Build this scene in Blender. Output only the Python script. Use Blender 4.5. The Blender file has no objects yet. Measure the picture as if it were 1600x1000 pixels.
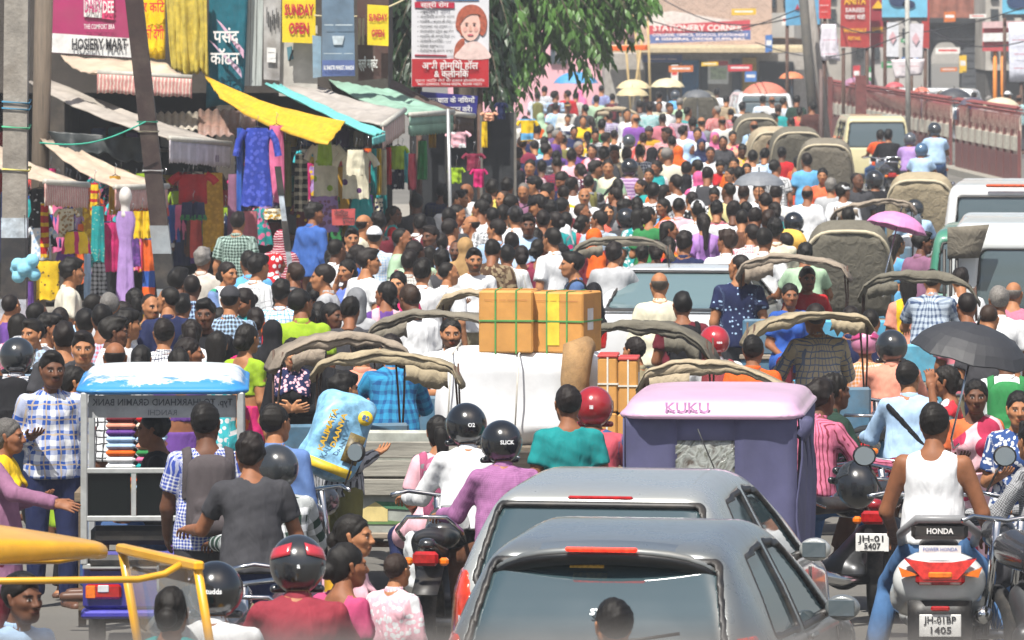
import bpy, math, random, time
import numpy as np
from mathutils import Vector, Matrix
random.seed(7); RNG = np.random.default_rng(7)
T0 = time.time()
sc = bpy.context.scene
COL = sc.collection
# ---------------------------------------------------------------- camera, world, sun, exposure
CAM_H, FPX, HOR = 4.2, 11000.0, -12.0       # camera height (m), focal length in photo pixels, horizon row of the photo
cam = bpy.data.objects.new('camera', bpy.data.cameras.new('camera')); COL.objects.link(cam); sc.camera = cam
cam.location = (0, 0, CAM_H); cam.rotation_euler = (math.radians(90), 0, 0)
cam.data.sensor_width = 36; cam.data.lens = 36 * FPX / 1600
cam.data.shift_y = -(500 - HOR) / 1600
cam.data.clip_start = 0.5; cam.data.clip_end = 3000
cam.data.dof.use_dof = True; cam.data.dof.focus_distance = 47; cam.data.dof.aperture_fstop = 13
SUN_EL, SUN_AZ = math.radians(60), math.radians(-28)   # sun behind the camera, a little to its left
world = bpy.data.worlds.new('World'); sc.world = world; world.use_nodes = True
wn = world.node_tree.nodes; bg = wn['Background']
sky = wn.new('ShaderNodeTexSky'); sky.sky_type = 'NISHITA'; sky.sun_disc = False
sky.sun_elevation = SUN_EL; sky.sun_rotation = math.pi + SUN_AZ
sky.dust_density = 3.0; sky.air_density = 1.0
world.node_tree.links.new(sky.outputs[0], bg.inputs[0]); bg.inputs[1].default_value = 0.072
sun = bpy.data.objects.new('sun', bpy.data.lights.new('sun', 'SUN')); COL.objects.link(sun)
sun.data.energy = 5.0; sun.data.angle = math.radians(0.6); sun.data.color = (1.0, 0.955, 0.88)
_sd = Vector((math.sin(SUN_AZ) * math.cos(SUN_EL), -math.cos(SUN_AZ) * math.cos(SUN_EL), math.sin(SUN_EL)))
sun.rotation_euler = _sd.to_track_quat('Z', 'Y').to_euler()
vs = sc.view_settings; vs.view_transform = 'Standard'; vs.look = 'None'; vs.gamma = 1; vs.use_curve_mapping = False
vs.exposure = 0.74
sc.cycles.use_denoising = True
sc.cycles.max_bounces = 6; sc.cycles.diffuse_bounces = 3; sc.cycles.glossy_bounces = 3; sc.cycles.transparent_max_bounces = 6
sc.cycles.volume_bounces = 0
def W(px, py, d):                      # photo pixel + distance -> world point
 return Vector(((px - 800) * d / FPX, d, CAM_H - (py - HOR) * d / FPX))
def dist_for(py, h):                   # distance at which a point of height h stands on photo row py
 return FPX * (CAM_H - h) / (py - HOR)
def PH(px, py, h):
 return W(px, py, dist_for(py, h))
# ---------------------------------------------------------------- objects
def link(o, parent=None):
 COL.objects.link(o)
 if parent is not None: o.parent = parent
 return o
def tag(o, label=None, cat=None, group=None, kind=None):
 if label: o['label'] = label
 if cat: o['category'] = cat
 if group: o['group'] = group
 if kind: o['kind'] = kind
 return o
def empty(name, loc=(0, 0, 0), rz=0, label=None, cat=None, group=None, scale=1):
 o = bpy.data.objects.new(name, None); o.empty_display_size = .1; COL.objects.link(o)
 o.location = loc; o.rotation_euler = (0, 0, rz); o.scale = (scale,) * 3
 return tag(o, label, cat, group)
def ob(name, me, mat=None, parent=None, loc=None, rot=None):
 o = bpy.data.objects.new(name, me); link(o, parent)
 if loc is not None: o.location = loc
 if rot is not None: o.rotation_euler = rot
 if mat is not None:
  if len(me.materials) == 0: me.materials.append(mat)
  if me.materials[0] != mat:
   o.material_slots[0].link = 'OBJECT'; o.material_slots[0].material = mat
 return o
def mesh_np(name, V, F, smooth=True, attrs=None):
 """V (n,3) and F (m,4) or (m,3) arrays to a mesh."""
 me = bpy.data.meshes.new(name); n, m, k = len(V), len(F), F.shape[1]
 me.vertices.add(n); me.vertices.foreach_set('co', np.ascontiguousarray(V, np.float32).ravel())
 me.loops.add(m * k); me.loops.foreach_set('vertex_index', np.ascontiguousarray(F, np.int32).ravel())
 me.polygons.add(m); me.polygons.foreach_set('loop_start', np.arange(0, m * k, k, dtype=np.int32))
 me.polygons.foreach_set('use_smooth', np.full(m, smooth, bool))
 for nm, (ty, arr) in (attrs or {}).items():
  a = me.attributes.new(nm, ty, 'POINT')
  a.data.foreach_set('color' if ty == 'FLOAT_COLOR' else 'vector' if ty == 'FLOAT_VECTOR' else 'value', np.ascontiguousarray(arr, np.float32).ravel())
 me.update(calc_edges=True); me.validate()
 return me
class MB:
 """collects simple solids into one mesh"""
 def __init__(s): s.v = []; s.f = []; s.sm = []
 def add(s, vs, fs, smooth=False):
  b = len(s.v); s.v += [tuple(v) for v in vs]; s.f += [[i + b for i in f] for f in fs]; s.sm += [smooth] * len(fs); return s
 def box(s, c, d, rz=0, bev=0, M=None):
  x, y, z = (k / 2 for k in d); c = Vector(c)
  if bev:
   b = min(bev, x * .9, y * .9, z * .9); vs = []
   for sx in (-1, 1):
    for sy in (-1, 1):
     for sz in (-1, 1):
      vs += [(sx * (x - b), sy * (y - b), sz * z), (sx * (x - b), sy * y, sz * (z - b)), (sx * x, sy * (y - b), sz * (z - b))]
   import bmesh
   bm = bmesh.new(); [bm.verts.new(v) for v in vs]; bmesh.ops.convex_hull(bm, input=bm.verts)
   bm.verts.index_update(); vs = [v.co.copy() for v in bm.verts]; fs = [[v.index for v in f.verts] for f in bm.faces]; bm.free()
  else:
   vs = [(sx * x, sy * y, sz * z) for sx in (-1, 1) for sy in (-1, 1) for sz in (-1, 1)]
   fs = [(0, 1, 3, 2), (4, 6, 7, 5), (0, 4, 5, 1), (2, 3, 7, 6), (0, 2, 6, 4), (1, 5, 7, 3)]
  R = M or Matrix.Rotation(rz, 3, 'Z')
  return s.add([R @ Vector(v) + c for v in vs], fs)
 def tube(s, pts, r, n=8, cap=True, closed=False):
  pts = [Vector(p) for p in pts]; rs = r if isinstance(r, (list, tuple)) else [r] * len(pts)
  rings = []; up = Vector((0, 0, 1)); prev = None
  for i, p in enumerate(pts):
   a = pts[i - 1] if (i > 0 or closed) else p; b = pts[(i + 1) % len(pts)] if (i < len(pts) - 1 or closed) else p
   t = (b - a).normalized()
   if prev is None: u = t.cross(up); u = u if u.length > .05 else t.cross(Vector((1, 0, 0)))
   else: u = prev - t * prev.dot(t)
   u.normalize(); prev = u; w = t.cross(u)
   rings.append([p + (u * math.cos(2 * math.pi * k / n) + w * math.sin(2 * math.pi * k / n)) * rs[i] for k in range(n)])
  vs = [v for R in rings for v in R]; fs = []; m = len(rings)
  for i in range(m if closed else m - 1):
   j = (i + 1) % m
   fs += [(i * n + k, i * n + (k + 1) % n, j * n + (k + 1) % n, j * n + k) for k in range(n)]
  if cap and not closed: fs += [list(range(n))[::-1], list(range((m - 1) * n, m * n))]
  return s.add(vs, fs, True)
 def lathe(s, prof, c=(0, 0, 0), n=16, axis='Z'):
  c = Vector(c); vs = []
  for r, z in prof:
   for k in range(n):
    a = 2 * math.pi * k / n; v = (r * math.cos(a), r * math.sin(a), z)
    v = v if axis == 'Z' else (z, v[0], v[1]) if axis == 'X' else (v[0], z, v[1])
    vs.append(c + Vector(v))
  fs = [(i * n + k, i * n + (k + 1) % n, (i + 1) * n + (k + 1) % n, (i + 1) * n + k) for i in range(len(prof) - 1) for k in range(n)]
  return s.add(vs, fs, True)
 def sheet(s, P, thick=.006, smooth=True):
  """P: grid [i][j] of points; a cloth or board with thickness"""
  P = [[Vector(p) for p in r] for r in P]; ni, nj = len(P), len(P[0]); N = []
  for i in range(ni):
   for j in range(nj):
    a = P[min(i + 1, ni - 1)][j] - P[max(i - 1, 0)][j]; b = P[i][min(j + 1, nj - 1)] - P[i][max(j - 1, 0)]
    nn = a.cross(b); N.append(nn.normalized() if nn.length > 1e-9 else Vector((0, 0, 1)))
  F = [P[i][j] for i in range(ni) for j in range(nj)]; n = ni * nj
  vs = [p + N[k] * thick / 2 for k, p in enumerate(F)] + [p - N[k] * thick / 2 for k, p in enumerate(F)]
  q = lambda i, j: i * nj + j
  fs = [(q(i, j), q(i + 1, j), q(i + 1, j + 1), q(i, j + 1)) for i in range(ni - 1) for j in range(nj - 1)]
  fs += [tuple(k + n for k in f[::-1]) for f in fs]
  rim = [q(i, 0) for i in range(ni)] + [q(ni - 1, j) for j in range(1, nj)] + [q(i, nj - 1) for i in range(ni - 2, -1, -1)] + [q(0, j) for j in range(nj - 2, 0, -1)]
  for a, b in zip(rim, rim[1:] + rim[:1]): fs.append((a, a + n, b + n, b))
  return s.add(vs, fs, smooth)
 def prism(s, poly, y0, y1, plane='XZ', smooth=False):
  m = {'XZ': lambda a, b, t: (a, t, b), 'XY': lambda a, b, t: (a, b, t), 'YZ': lambda a, b, t: (t, a, b)}[plane]; n = len(poly)
  vs = [m(a, b, y0) for a, b in poly] + [m(a, b, y1) for a, b in poly]
  fs = [list(range(n)), list(range(2 * n - 1, n - 1, -1))] + [(i, i + n, (i + 1) % n + n, (i + 1) % n) for i in range(n)]
  return s.add(vs, fs, smooth)
 def mesh(s, name):
  me = bpy.data.meshes.new(name); me.from_pydata(s.v, [], s.f)
  me.polygons.foreach_set('use_smooth', s.sm); me.update()
  return me
 def build(s, name, mat, parent=None, **k): return ob(name, s.mesh(name), mat, parent, **k)
# ---------------------------------------------------------------- writing (all converted to meshes at the end)
TEXTS = []
def text(body, size, mat, parent, loc, rot=(math.pi / 2, 0, 0), name='lettering', width=None, bold=0.0, align='CENTER', sx=1):
 TEXTS.append((body, size, mat, parent, loc, rot, name, width, bold, align, sx))
def flush_texts():
 cs = []
 for t in TEXTS:
  c = bpy.data.curves.new('t', 'FONT'); c.body = t[0]; c.size = t[1]; c.align_x = t[9]; c.align_y = 'CENTER'; c.offset = t[8] * t[1]; c.resolution_u = 2
  o = bpy.data.objects.new('t', c); COL.objects.link(o); cs.append(o)
 dg = bpy.context.evaluated_depsgraph_get(); dg.update()
 for o, t in zip(cs, TEXTS):
  me = bpy.data.meshes.new_from_object(o.evaluated_get(dg)); n = len(me.vertices)
  if n:
   co = np.empty(n * 3, np.float32); me.vertices.foreach_get('co', co); co = co.reshape(-1, 3)
   ne = len(me.edges); e = np.empty(ne * 2, np.int32); me.edges.foreach_get('vertices', e); e = e.reshape(-1, 2)
   L = np.arange(n)
   for _ in range(200):
    m = np.minimum(L[e[:, 0]], L[e[:, 1]]); L2 = L.copy(); np.minimum.at(L2, e[:, 0], m); np.minimum.at(L2, e[:, 1], m)
    if (L2 == L).all(): break
    L = L2
   u = {v: i for i, v in enumerate(np.unique(L))}
   co[:, 2] += np.array([u[v] % 5 for v in L]) * .0006
   co[:, 0] *= t[10]
   if t[7]:
    w = co[:, 0].max() - co[:, 0].min()
    if w > 0: co[:, 0] *= t[7] / w
   me.vertices.foreach_set('co', co.ravel()); me.update()
  me.materials.clear(); ob(t[6], me, t[2], t[3], t[4], t[5])
  bpy.data.objects.remove(o)
# ---------------------------------------------------------------- materials
def s2l(h):
 h = h.lstrip('#'); r = [int(h[i:i + 2], 16) / 255 for i in (0, 2, 4)]
 return tuple(c / 12.92 if c <= .04045 else ((c + .055) / 1.055) ** 2.4 for c in r) + (1,)
CN = dict(white='d6d8da', cream='d2ccb4', offwhite='c6c4bc', gray='76787c', lgray='a3a5a8', dgray='3a3a3e', black='17171b', navy='1d2548', blue='2c53a0', lblue='9fbbd8',
          sky='5fa0cc', teal='1d8d8e', green='2f7a45', dgreen='23382f', lgreen='9cb89a', lime='8fae2a', yellow='d9b41e', mustard='b58a1f', orange='d8601f', red='b01e26', maroon='5e1c28',
          coral='d2564f', pink='d06a93', lpink='d8a9b4', magenta='bb2467', mauve='865d78', purple='5f3d84', lavender='a183bc', brown='5a3a29', beige='b5a283', salmon='d28c77', tan='a08055',
          olive='6d6a3a', cyan='3fb5bf', peach='d8a083', denim='38527a', khaki='8b8268', gold='c79a2e', silver='a9adb0', wine='7a2840', rose='b86a76')
CW = dict(lblue='pale blue', lgray='light grey', dgray='charcoal', gray='grey', offwhite='off white', dgreen='dark green', lgreen='pale green', lpink='pale pink', lime='lime green', sky='sky blue', denim='denim blue', silver='silver grey', navy='navy blue', wine='wine red', rose='dusty pink')
def colr(c):
 if isinstance(c, tuple): return c if len(c) == 4 else c + (1,)
 return s2l(CN.get(c, c))
MATS = {}
def new_mat(name):
 m = bpy.data.materials.new(name); m.use_nodes = True; nt = m.node_tree
 return m, nt, nt.nodes['Principled BSDF']
def node(nt, ty, **kw):
 n = nt.nodes.new(ty)
 for k, v in kw.items():
  if k.startswith('i_'): n.inputs[k[2:].replace('_', ' ')].default_value = v
  else: setattr(n, k, v)
 return n
def ramp(nt, src, stops, interp='LINEAR'):
 r = node(nt, 'ShaderNodeValToRGB'); r.color_ramp.interpolation = interp
 while len(r.color_ramp.elements) < len(stops): r.color_ramp.elements.new(.5)
 for e, (p, c) in zip(r.color_ramp.elements, stops): e.position = p; e.color = c if not isinstance(c, (int, float)) else (c, c, c, 1)
 nt.links.new(src, r.inputs[0]); return r.outputs[0]
def mixc(nt, fac, a, b, mode='MIX'):
 m = node(nt, 'ShaderNodeMix', data_type='RGBA', blend_type=mode)
 for i, v in ((0, fac), (6, a), (7, b)):
  if hasattr(v, 'is_linked') or hasattr(v, 'links'): nt.links.new(v, m.inputs[i])
  else: m.inputs[i].default_value = v
 return m.outputs[2]
def mth(nt, op, a, b=0.0, c=None):
 m = node(nt, 'ShaderNodeMath', operation=op)
 for i, v in enumerate((a, b) if c is None else (a, b, c)):
  if hasattr(v, 'links'): nt.links.new(v, m.inputs[i])
  else: m.inputs[i].default_value = v
 return m.outputs[0]
def mat(c, rough=.6, metal=0, spec=None, name=None, noise=.12, scale=12, bump=0, bscale=60, grime=0, coat=0, dirtc='6b6154', emit=0):
 """general painted or worn surface: base colour broken up by noise, optional grime and fine relief"""
 key = ('m', c, rough, metal, spec, noise, scale, bump, bscale, grime, coat, emit)
 if key in MATS: return MATS[key]
 m, nt, b = new_mat(name or 'surface'); L = nt.links; base = colr(c)
 tc = node(nt, 'ShaderNodeTexCoord').outputs['Object']
 nz = node(nt, 'ShaderNodeTexNoise', i_Scale=scale, i_Detail=5.0, i_Roughness=.6); L.new(tc, nz.inputs['Vector'])
 dk = tuple(x * (1 - noise * 1.6) for x in base[:3]) + (1,); lt = tuple(min(1, x * (1 + noise)) for x in base[:3]) + (1,)
 col = ramp(nt, nz.outputs[0], [(.3, dk), (.7, lt)])
 if grime:
  n2 = node(nt, 'ShaderNodeTexNoise', i_Scale=scale * .35, i_Detail=8.0, i_Roughness=.7); L.new(tc, n2.inputs['Vector'])
  f = ramp(nt, n2.outputs[0], [(.45, 0.0), (.72, grime)]); col = mixc(nt, f, col, colr(dirtc))
 L.new(col, b.inputs['Base Color']); b.inputs['Roughness'].default_value = rough; b.inputs['Metallic'].default_value = metal
 if spec is not None: b.inputs['Specular IOR Level'].default_value = spec
 if coat: b.inputs['Coat Weight'].default_value = coat; b.inputs['Coat Roughness'].default_value = .06
 if emit: b.inputs['Emission Strength'].default_value = emit; L.new(col, b.inputs['Emission Color'])
 if bump:
  nb = node(nt, 'ShaderNodeTexNoise', i_Scale=bscale, i_Detail=4.0); L.new(tc, nb.inputs['Vector'])
  bp = node(nt, 'ShaderNodeBump', i_Strength=bump, i_Distance=.01); L.new(nb.outputs[0], bp.inputs['Height']); L.new(bp.outputs[0], b.inputs['Normal'])
 MATS[key] = m; return m
def cloth(spec):
 """'plain:c', 'ck:c1:c2:period', 'vs:..' vertical stripes, 'hs:..', 'dt:..' dots, 'fl:c1:c2:size:c3' flowers"""
 if spec in MATS: return MATS[spec]
 p = spec.split(':')
 if len(p) == 1: p = ['plain', p[0]]
 kind, c1 = p[0], colr(p[1]); c2 = colr(p[2]) if len(p) > 2 else None; per = float(p[3]) if len(p) > 3 else .03
 m, nt, b = new_mat('fabric'); L = nt.links
 at = node(nt, 'ShaderNodeAttribute', attribute_name='puv'); sp = node(nt, 'ShaderNodeSeparateXYZ')
 tc = node(nt, 'ShaderNodeTexCoord').outputs['Object']
 nw = node(nt, 'ShaderNodeTexNoise', i_Scale=11.0, i_Detail=2.0); L.new(tc, nw.inputs['Vector']); vm = node(nt, 'ShaderNodeVectorMath', operation='MULTIPLY_ADD'); L.new(nw.outputs['Color'], vm.inputs[0]); vm.inputs[1].default_value = (.035, .035, 0); L.new(at.outputs['Vector'], vm.inputs[2]); L.new(vm.outputs[0], sp.inputs[0])
 u, v = sp.outputs[0], sp.outputs[1]
 def band(x, duty, off=0.0):
  f = mth(nt, 'FRACT', mth(nt, 'ADD', mth(nt, 'MULTIPLY', x, 1 / per), 50.0 + off)); return mth(nt, 'LESS_THAN', f, duty)
 if kind == 'plain': col = None
 elif kind == 'vs': col = mixc(nt, band(u, .3), c1, c2)
 elif kind == 'hs': col = mixc(nt, band(v, .35), c1, c2)
 elif kind == 'ck':
  f = mth(nt, 'MULTIPLY', mth(nt, 'ADD', band(u, .42), band(v, .42)), .5); col = mixc(nt, f, c1, c2)
  if len(p) > 4: col = mixc(nt, mth(nt, 'MULTIPLY', mth(nt, 'MAXIMUM', band(u, .1, .3), band(v, .1, .3)), .8), col, colr(p[4]))
 elif kind == 'gr': col = mixc(nt, mth(nt, 'MAXIMUM', band(u, .2), band(v, .2)), c1, c2)
 elif kind in ('dt', 'fl'):
  vo = node(nt, 'ShaderNodeTexVoronoi', i_Scale=1 / per); vo.inputs['Randomness'].default_value = .75 if kind == 'dt' else 1.0; L.new(at.outputs['Vector'], vo.inputs['Vector'])
  f = mth(nt, 'LESS_THAN', vo.outputs['Distance'], .27 if kind == 'dt' else .42); cc = c2
  if kind == 'fl' and len(p) > 4:
   sx = node(nt, 'ShaderNodeSeparateXYZ'); L.new(vo.outputs['Color'], sx.inputs[0]); cc = mixc(nt, mth(nt, 'GREATER_THAN', sx.outputs[0], .5), c2, colr(p[4]))
  col = mixc(nt, f, c1, cc)
 nz = node(nt, 'ShaderNodeTexNoise', i_Scale=7.0, i_Detail=6.0, i_Roughness=.65); L.new(tc, nz.inputs['Vector'])
 g = ramp(nt, nz.outputs[0], [(.3, .74), (.7, 1.1)])
 if col is None: col = mixc(nt, 1.0, c1, g, 'MULTIPLY')
 else: col = mixc(nt, 1.0, col, g, 'MULTIPLY')
 L.new(col, b.inputs['Base Color']); b.inputs['Roughness'].default_value = .85; b.inputs['Specular IOR Level'].default_value = .2
 mp = node(nt, 'ShaderNodeMapping'); mp.inputs['Scale'].default_value = (13, 13, 5); mp.inputs['Rotation'].default_value = (.3, .5, 0); L.new(tc, mp.inputs['Vector'])
 n2 = node(nt, 'ShaderNodeTexNoise', i_Scale=1.0, i_Detail=2.0, i_Distortion=.5); L.new(mp.outputs[0], n2.inputs['Vector'])
 bp = node(nt, 'ShaderNodeBump', i_Strength=.6, i_Distance=.03); L.new(n2.outputs[0], bp.inputs['Height']); L.new(bp.outputs[0], b.inputs['Normal'])
 MATS[spec] = m; return m
def skin(tone):
 k = ('skin', tone)
 if k in MATS: return MATS[k]
 c = [s2l('83553a'), s2l('9c6a48'), s2l('b5825e'), s2l('5f3d2b')][tone]
 m, nt, b = new_mat('skin'); L = nt.links
 at = node(nt, 'ShaderNodeAttribute', attribute_name='feat'); sp = node(nt, 'ShaderNodeSeparateColor'); L.new(at.outputs['Color'], sp.inputs[0])
 tc = node(nt, 'ShaderNodeTexCoord').outputs['Object']
 nz = node(nt, 'ShaderNodeTexNoise', i_Scale=22.0, i_Detail=4.0); L.new(tc, nz.inputs['Vector'])
 col = ramp(nt, nz.outputs[0], [(.3, tuple(x * .82 for x in c[:3]) + (1,)), (.7, tuple(x * 1.12 for x in c[:3]) + (1,))])
 col = mixc(nt, mth(nt, 'MULTIPLY', at.outputs['Alpha'], .75), col, (.018, .013, .011, 1))
 col = mixc(nt, mth(nt, 'MULTIPLY', sp.outputs[2], .75), col, tuple((c[0] * 1.0, c[1] * .5, c[2] * .5, 1)))
 col = mixc(nt, sp.outputs[1], col, (.62, .58, .55, 1)); col = mixc(nt, sp.outputs[0], col, (.012, .009, .008, 1))
 L.new(col, b.inputs['Base Color']); b.inputs['Roughness'].default_value = .6; b.inputs['Specular IOR Level'].default_value = .3
 b.inputs['Subsurface Weight'].default_value = 0.0
 MATS[k] = m; return m
def hair_mat(c):
 k = ('hair', c)
 if k in MATS: return MATS[k]
 m, nt, b = new_mat('hair'); L = nt.links; base = colr(c)
 tc = node(nt, 'ShaderNodeTexCoord').outputs['Object']; mp = node(nt, 'ShaderNodeMapping'); mp.inputs['Scale'].default_value = (150, 150, 70); L.new(tc, mp.inputs['Vector'])
 nz = node(nt, 'ShaderNodeTexNoise', i_Scale=1.0, i_Detail=3.0, i_Distortion=.8); L.new(mp.outputs[0], nz.inputs['Vector'])
 L.new(ramp(nt, nz.outputs[0], [(.3, tuple(x * .5 for x in base[:3]) + (1,)), (.75, tuple(x * 1.4 for x in base[:3]) + (1,))]), b.inputs['Base Color'])
 b.inputs['Roughness'].default_value = .55; b.inputs['Specular IOR Level'].default_value = .25
 bp = node(nt, 'ShaderNodeBump', i_Strength=.55, i_Distance=.006); L.new(nz.outputs[0], bp.inputs['Height']); L.new(bp.outputs[0], b.inputs['Normal'])
 MATS[k] = m; return m
def glassy(c='1b2226', rough=.04, ior=1.9, alpha=1.0):
 k = ('glass', c, rough, ior, alpha)
 if k in MATS: return MATS[k]
 m, nt, b = new_mat('tinted_glass'); b.inputs['Base Color'].default_value = colr(c); b.inputs['Roughness'].default_value = rough; b.inputs['IOR'].default_value = ior
 b.inputs['Alpha'].default_value = alpha
 tc = node(nt, 'ShaderNodeTexCoord').outputs['Object']; nz = node(nt, 'ShaderNodeTexNoise', i_Scale=3.0, i_Detail=4.0); nt.links.new(tc, nz.inputs['Vector'])
 nt.links.new(ramp(nt, nz.outputs[0], [(.4, rough), (.8, rough + .012)]), b.inputs['Roughness'])
 MATS[k] = m; return m
def car_paint(c, metal=.75, rough=.3):
 k = ('paint', c, metal, rough)
 if k in MATS: return MATS[k]
 m, nt, b = new_mat('car_paint'); L = nt.links; base = colr(c)
 tc = node(nt, 'ShaderNodeTexCoord').outputs['Object']
 nz = node(nt, 'ShaderNodeTexNoise', i_Scale=2.2, i_Detail=9.0, i_Roughness=.7); L.new(tc, nz.inputs['Vector'])
 du = ramp(nt, nz.outputs[0], [(.42, 0.0), (.75, .28)])
 L.new(mixc(nt, du, base, s2l('8d8578')), b.inputs['Base Color']); b.inputs['Metallic'].default_value = metal
 L.new(ramp(nt, nz.outputs[0], [(.35, rough), (.75, rough + .22)]), b.inputs['Roughness'])
 b.inputs['Coat Weight'].default_value = .8; b.inputs['Coat Roughness'].default_value = .05
 MATS[k] = m; return m
def wood(c='7d7468', scale=1.0, axis=0):
 k = ('wood', c, scale, axis)
 if k in MATS: return MATS[k]
 m, nt, b = new_mat('weathered_wood'); L = nt.links; base = colr(c)
 tc = node(nt, 'ShaderNodeTexCoord').outputs['Object']; mp = node(nt, 'ShaderNodeMapping'); sc3 = [40 * scale] * 3; sc3[axis] = 2.5 * scale; mp.inputs['Scale'].default_value = sc3; L.new(tc, mp.inputs['Vector'])
 nz = node(nt, 'ShaderNodeTexNoise', i_Scale=1.0, i_Detail=7.0, i_Roughness=.7); L.new(mp.outputs[0], nz.inputs['Vector'])
 L.new(ramp(nt, nz.outputs[0], [(.25, tuple(x * .4 for x in base[:3]) + (1,)), (.55, base), (.8, tuple(min(1, x * 1.4) for x in base[:3]) + (1,))]), b.inputs['Base Color'])
 b.inputs['Roughness'].default_value = .8
 bp = node(nt, 'ShaderNodeBump', i_Strength=.5, i_Distance=.01); L.new(nz.outputs[0], bp.inputs['Height']); L.new(bp.outputs[0], b.inputs['Normal'])
 MATS[k] = m; return m
# ---------------------------------------------------------------- smooth solids on a grid (used for people, cloth and car bodies)
BIG = 9.0
class Field:
 def __init__(s, lo, hi, h):
  s.h = h; s.lo = np.array(lo, np.float32); n = np.ceil((np.array(hi) - s.lo) / h).astype(int) + 1
  s.ax = [s.lo[i] + h * np.arange(n[i], dtype=np.float32) for i in range(3)]; s.n = n
 def new(s): return np.full(s.n, BIG, np.float32)
 def sub(s, lo, hi):
  sl = []; xs = []
  for i in range(3):
   a = max(0, int((lo[i] - s.lo[i]) / s.h)); b = min(s.n[i], int((hi[i] - s.lo[i]) / s.h) + 2)
   if b <= a: return None, None
   sl.append(slice(a, b)); xs.append(s.ax[i][a:b])
  return tuple(sl), (xs[0][:, None, None], xs[1][None, :, None], xs[2][None, None, :])
 def all(s): return (s.ax[0][:, None, None], s.ax[1][None, :, None], s.ax[2][None, None, :])
 @staticmethod
 def smin(a, b, k):
  if k <= 0: return np.minimum(a, b)
  h = np.clip(.5 + .5 * (a - b) / k, 0, 1); return a * (1 - h) + b * h - k * h * (1 - h)
 def cap(s, D, a, b, ra, rb=None, k=.03, sc=(1, 1, 1), cut=None, sub=False):
  """tapered capsule from a to b; cut = [(point, normal)...] keeps the side the normal points away from"""
  rb = ra if rb is None else rb; a = np.array(a, np.float32); b = np.array(b, np.float32); sc = np.array(sc, np.float32)
  m = max(ra, rb) * sc.max() + k + 3 * s.h; sl, X = s.sub(np.minimum(a, b) - m, np.maximum(a, b) + m)
  if sl is None: return
  ba = b - a; L = float(ba @ ba) + 1e-9; P = [X[i] - a[i] for i in range(3)]
  t = np.clip((P[0] * ba[0] + P[1] * ba[1] + P[2] * ba[2]) / L, 0, 1); q = 0
  for i in range(3): q = q + ((P[i] - t * ba[i]) / sc[i]) ** 2
  d = (np.sqrt(q) - (ra + (rb - ra) * t)) * sc.min()
  for pt, nn in (cut or ()):
   d = np.maximum(d, (X[0] - pt[0]) * nn[0] + (X[1] - pt[1]) * nn[1] + (X[2] - pt[2]) * nn[2])
  if sub: D[sl] = -s.smin(-D[sl], d, k)
  else: D[sl] = s.smin(D[sl], d, k)
 def ell(s, D, c, r, k=.02, sub=False):
  m = max(r) + k + 3 * s.h; c = np.array(c); sl, X = s.sub(c - m, c + m)
  if sl is None: return
  k0 = np.sqrt(sum(((X[i] - c[i]) / r[i]) ** 2 for i in range(3))); k1 = np.sqrt(sum(((X[i] - c[i]) / r[i] ** 2) ** 2 for i in range(3))) + 1e-6
  d = k0 * (k0 - 1) / k1
  if sub: D[sl] = -s.smin(-D[sl], d, k)
  else: D[sl] = s.smin(D[sl], d, k)
 def plane(s, D, p, n, k=0):
  """removes the side n points to"""
  X = s.all(); d = (X[0] - p[0]) * n[0] + (X[1] - p[1]) * n[1] + (X[2] - p[2]) * n[2]
  return -s.smin(-D, -d, k) if k else np.maximum(D, d)
 def grad(s, D, V):
  q = (V - s.lo) / s.h; i0 = np.clip(np.floor(q).astype(int), 1, s.n - 3); f = q - i0
  def samp(off):
   i = i0 + off; r = 0
   for dx in (0, 1):
    for dy in (0, 1):
     for dz in (0, 1):
      w = (f[:, 0] if dx else 1 - f[:, 0]) * (f[:, 1] if dy else 1 - f[:, 1]) * (f[:, 2] if dz else 1 - f[:, 2])
      j = np.clip(i + (dx, dy, dz), 0, s.n - 1); r = r + w * D[j[:, 0], j[:, 1], j[:, 2]]
   return r
  g = np.stack([samp(np.eye(3, dtype=int)[a]) - samp(-np.eye(3, dtype=int)[a]) for a in range(3)], 1)
  return g / (np.linalg.norm(g, axis=1, keepdims=True) + 1e-9)
 def nets(s, D):
  D = np.clip(D, -BIG, BIG); D[0] = D[-1] = BIG; D[:, 0] = D[:, -1] = BIG; D[:, :, 0] = D[:, :, -1] = BIG
  S = D < 0; c = np.zeros(np.array(S.shape) - 1, np.int8)
  for dx in (0, 1):
   for dy in (0, 1):
    for dz in (0, 1): c += S[dx:c.shape[0] + dx, dy:c.shape[1] + dy, dz:c.shape[2] + dz]
  act = (c > 0) & (c < 8); I = np.argwhere(act)
  if len(I) == 0: return np.zeros((0, 3)), np.zeros((0, 4), int)
  vid = np.full(act.shape, -1, np.int32); vid[act] = np.arange(len(I))
  acc = np.zeros((len(I), 3), np.float32); cnt = np.zeros(len(I), np.float32)
  cr = [np.array(x) for x in ((0, 0, 0), (1, 0, 0), (0, 1, 0), (1, 1, 0), (0, 0, 1), (1, 0, 1), (0, 1, 1), (1, 1, 1))]
  val = [D[I[:, 0] + o[0], I[:, 1] + o[1], I[:, 2] + o[2]] for o in cr]
  for a in range(8):
   for b in (1, 2, 4):
    if a & b: continue
    da, db = val[a], val[a | b]; x = (da < 0) != (db < 0); t = np.where(x, da / np.where(x, da - db, 1), 0)
    acc += x[:, None] * (cr[a] + t[:, None] * (cr[a | b] - cr[a])); cnt += x
  V = s.lo + s.h * (I + acc / cnt[:, None]); F = []
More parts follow.
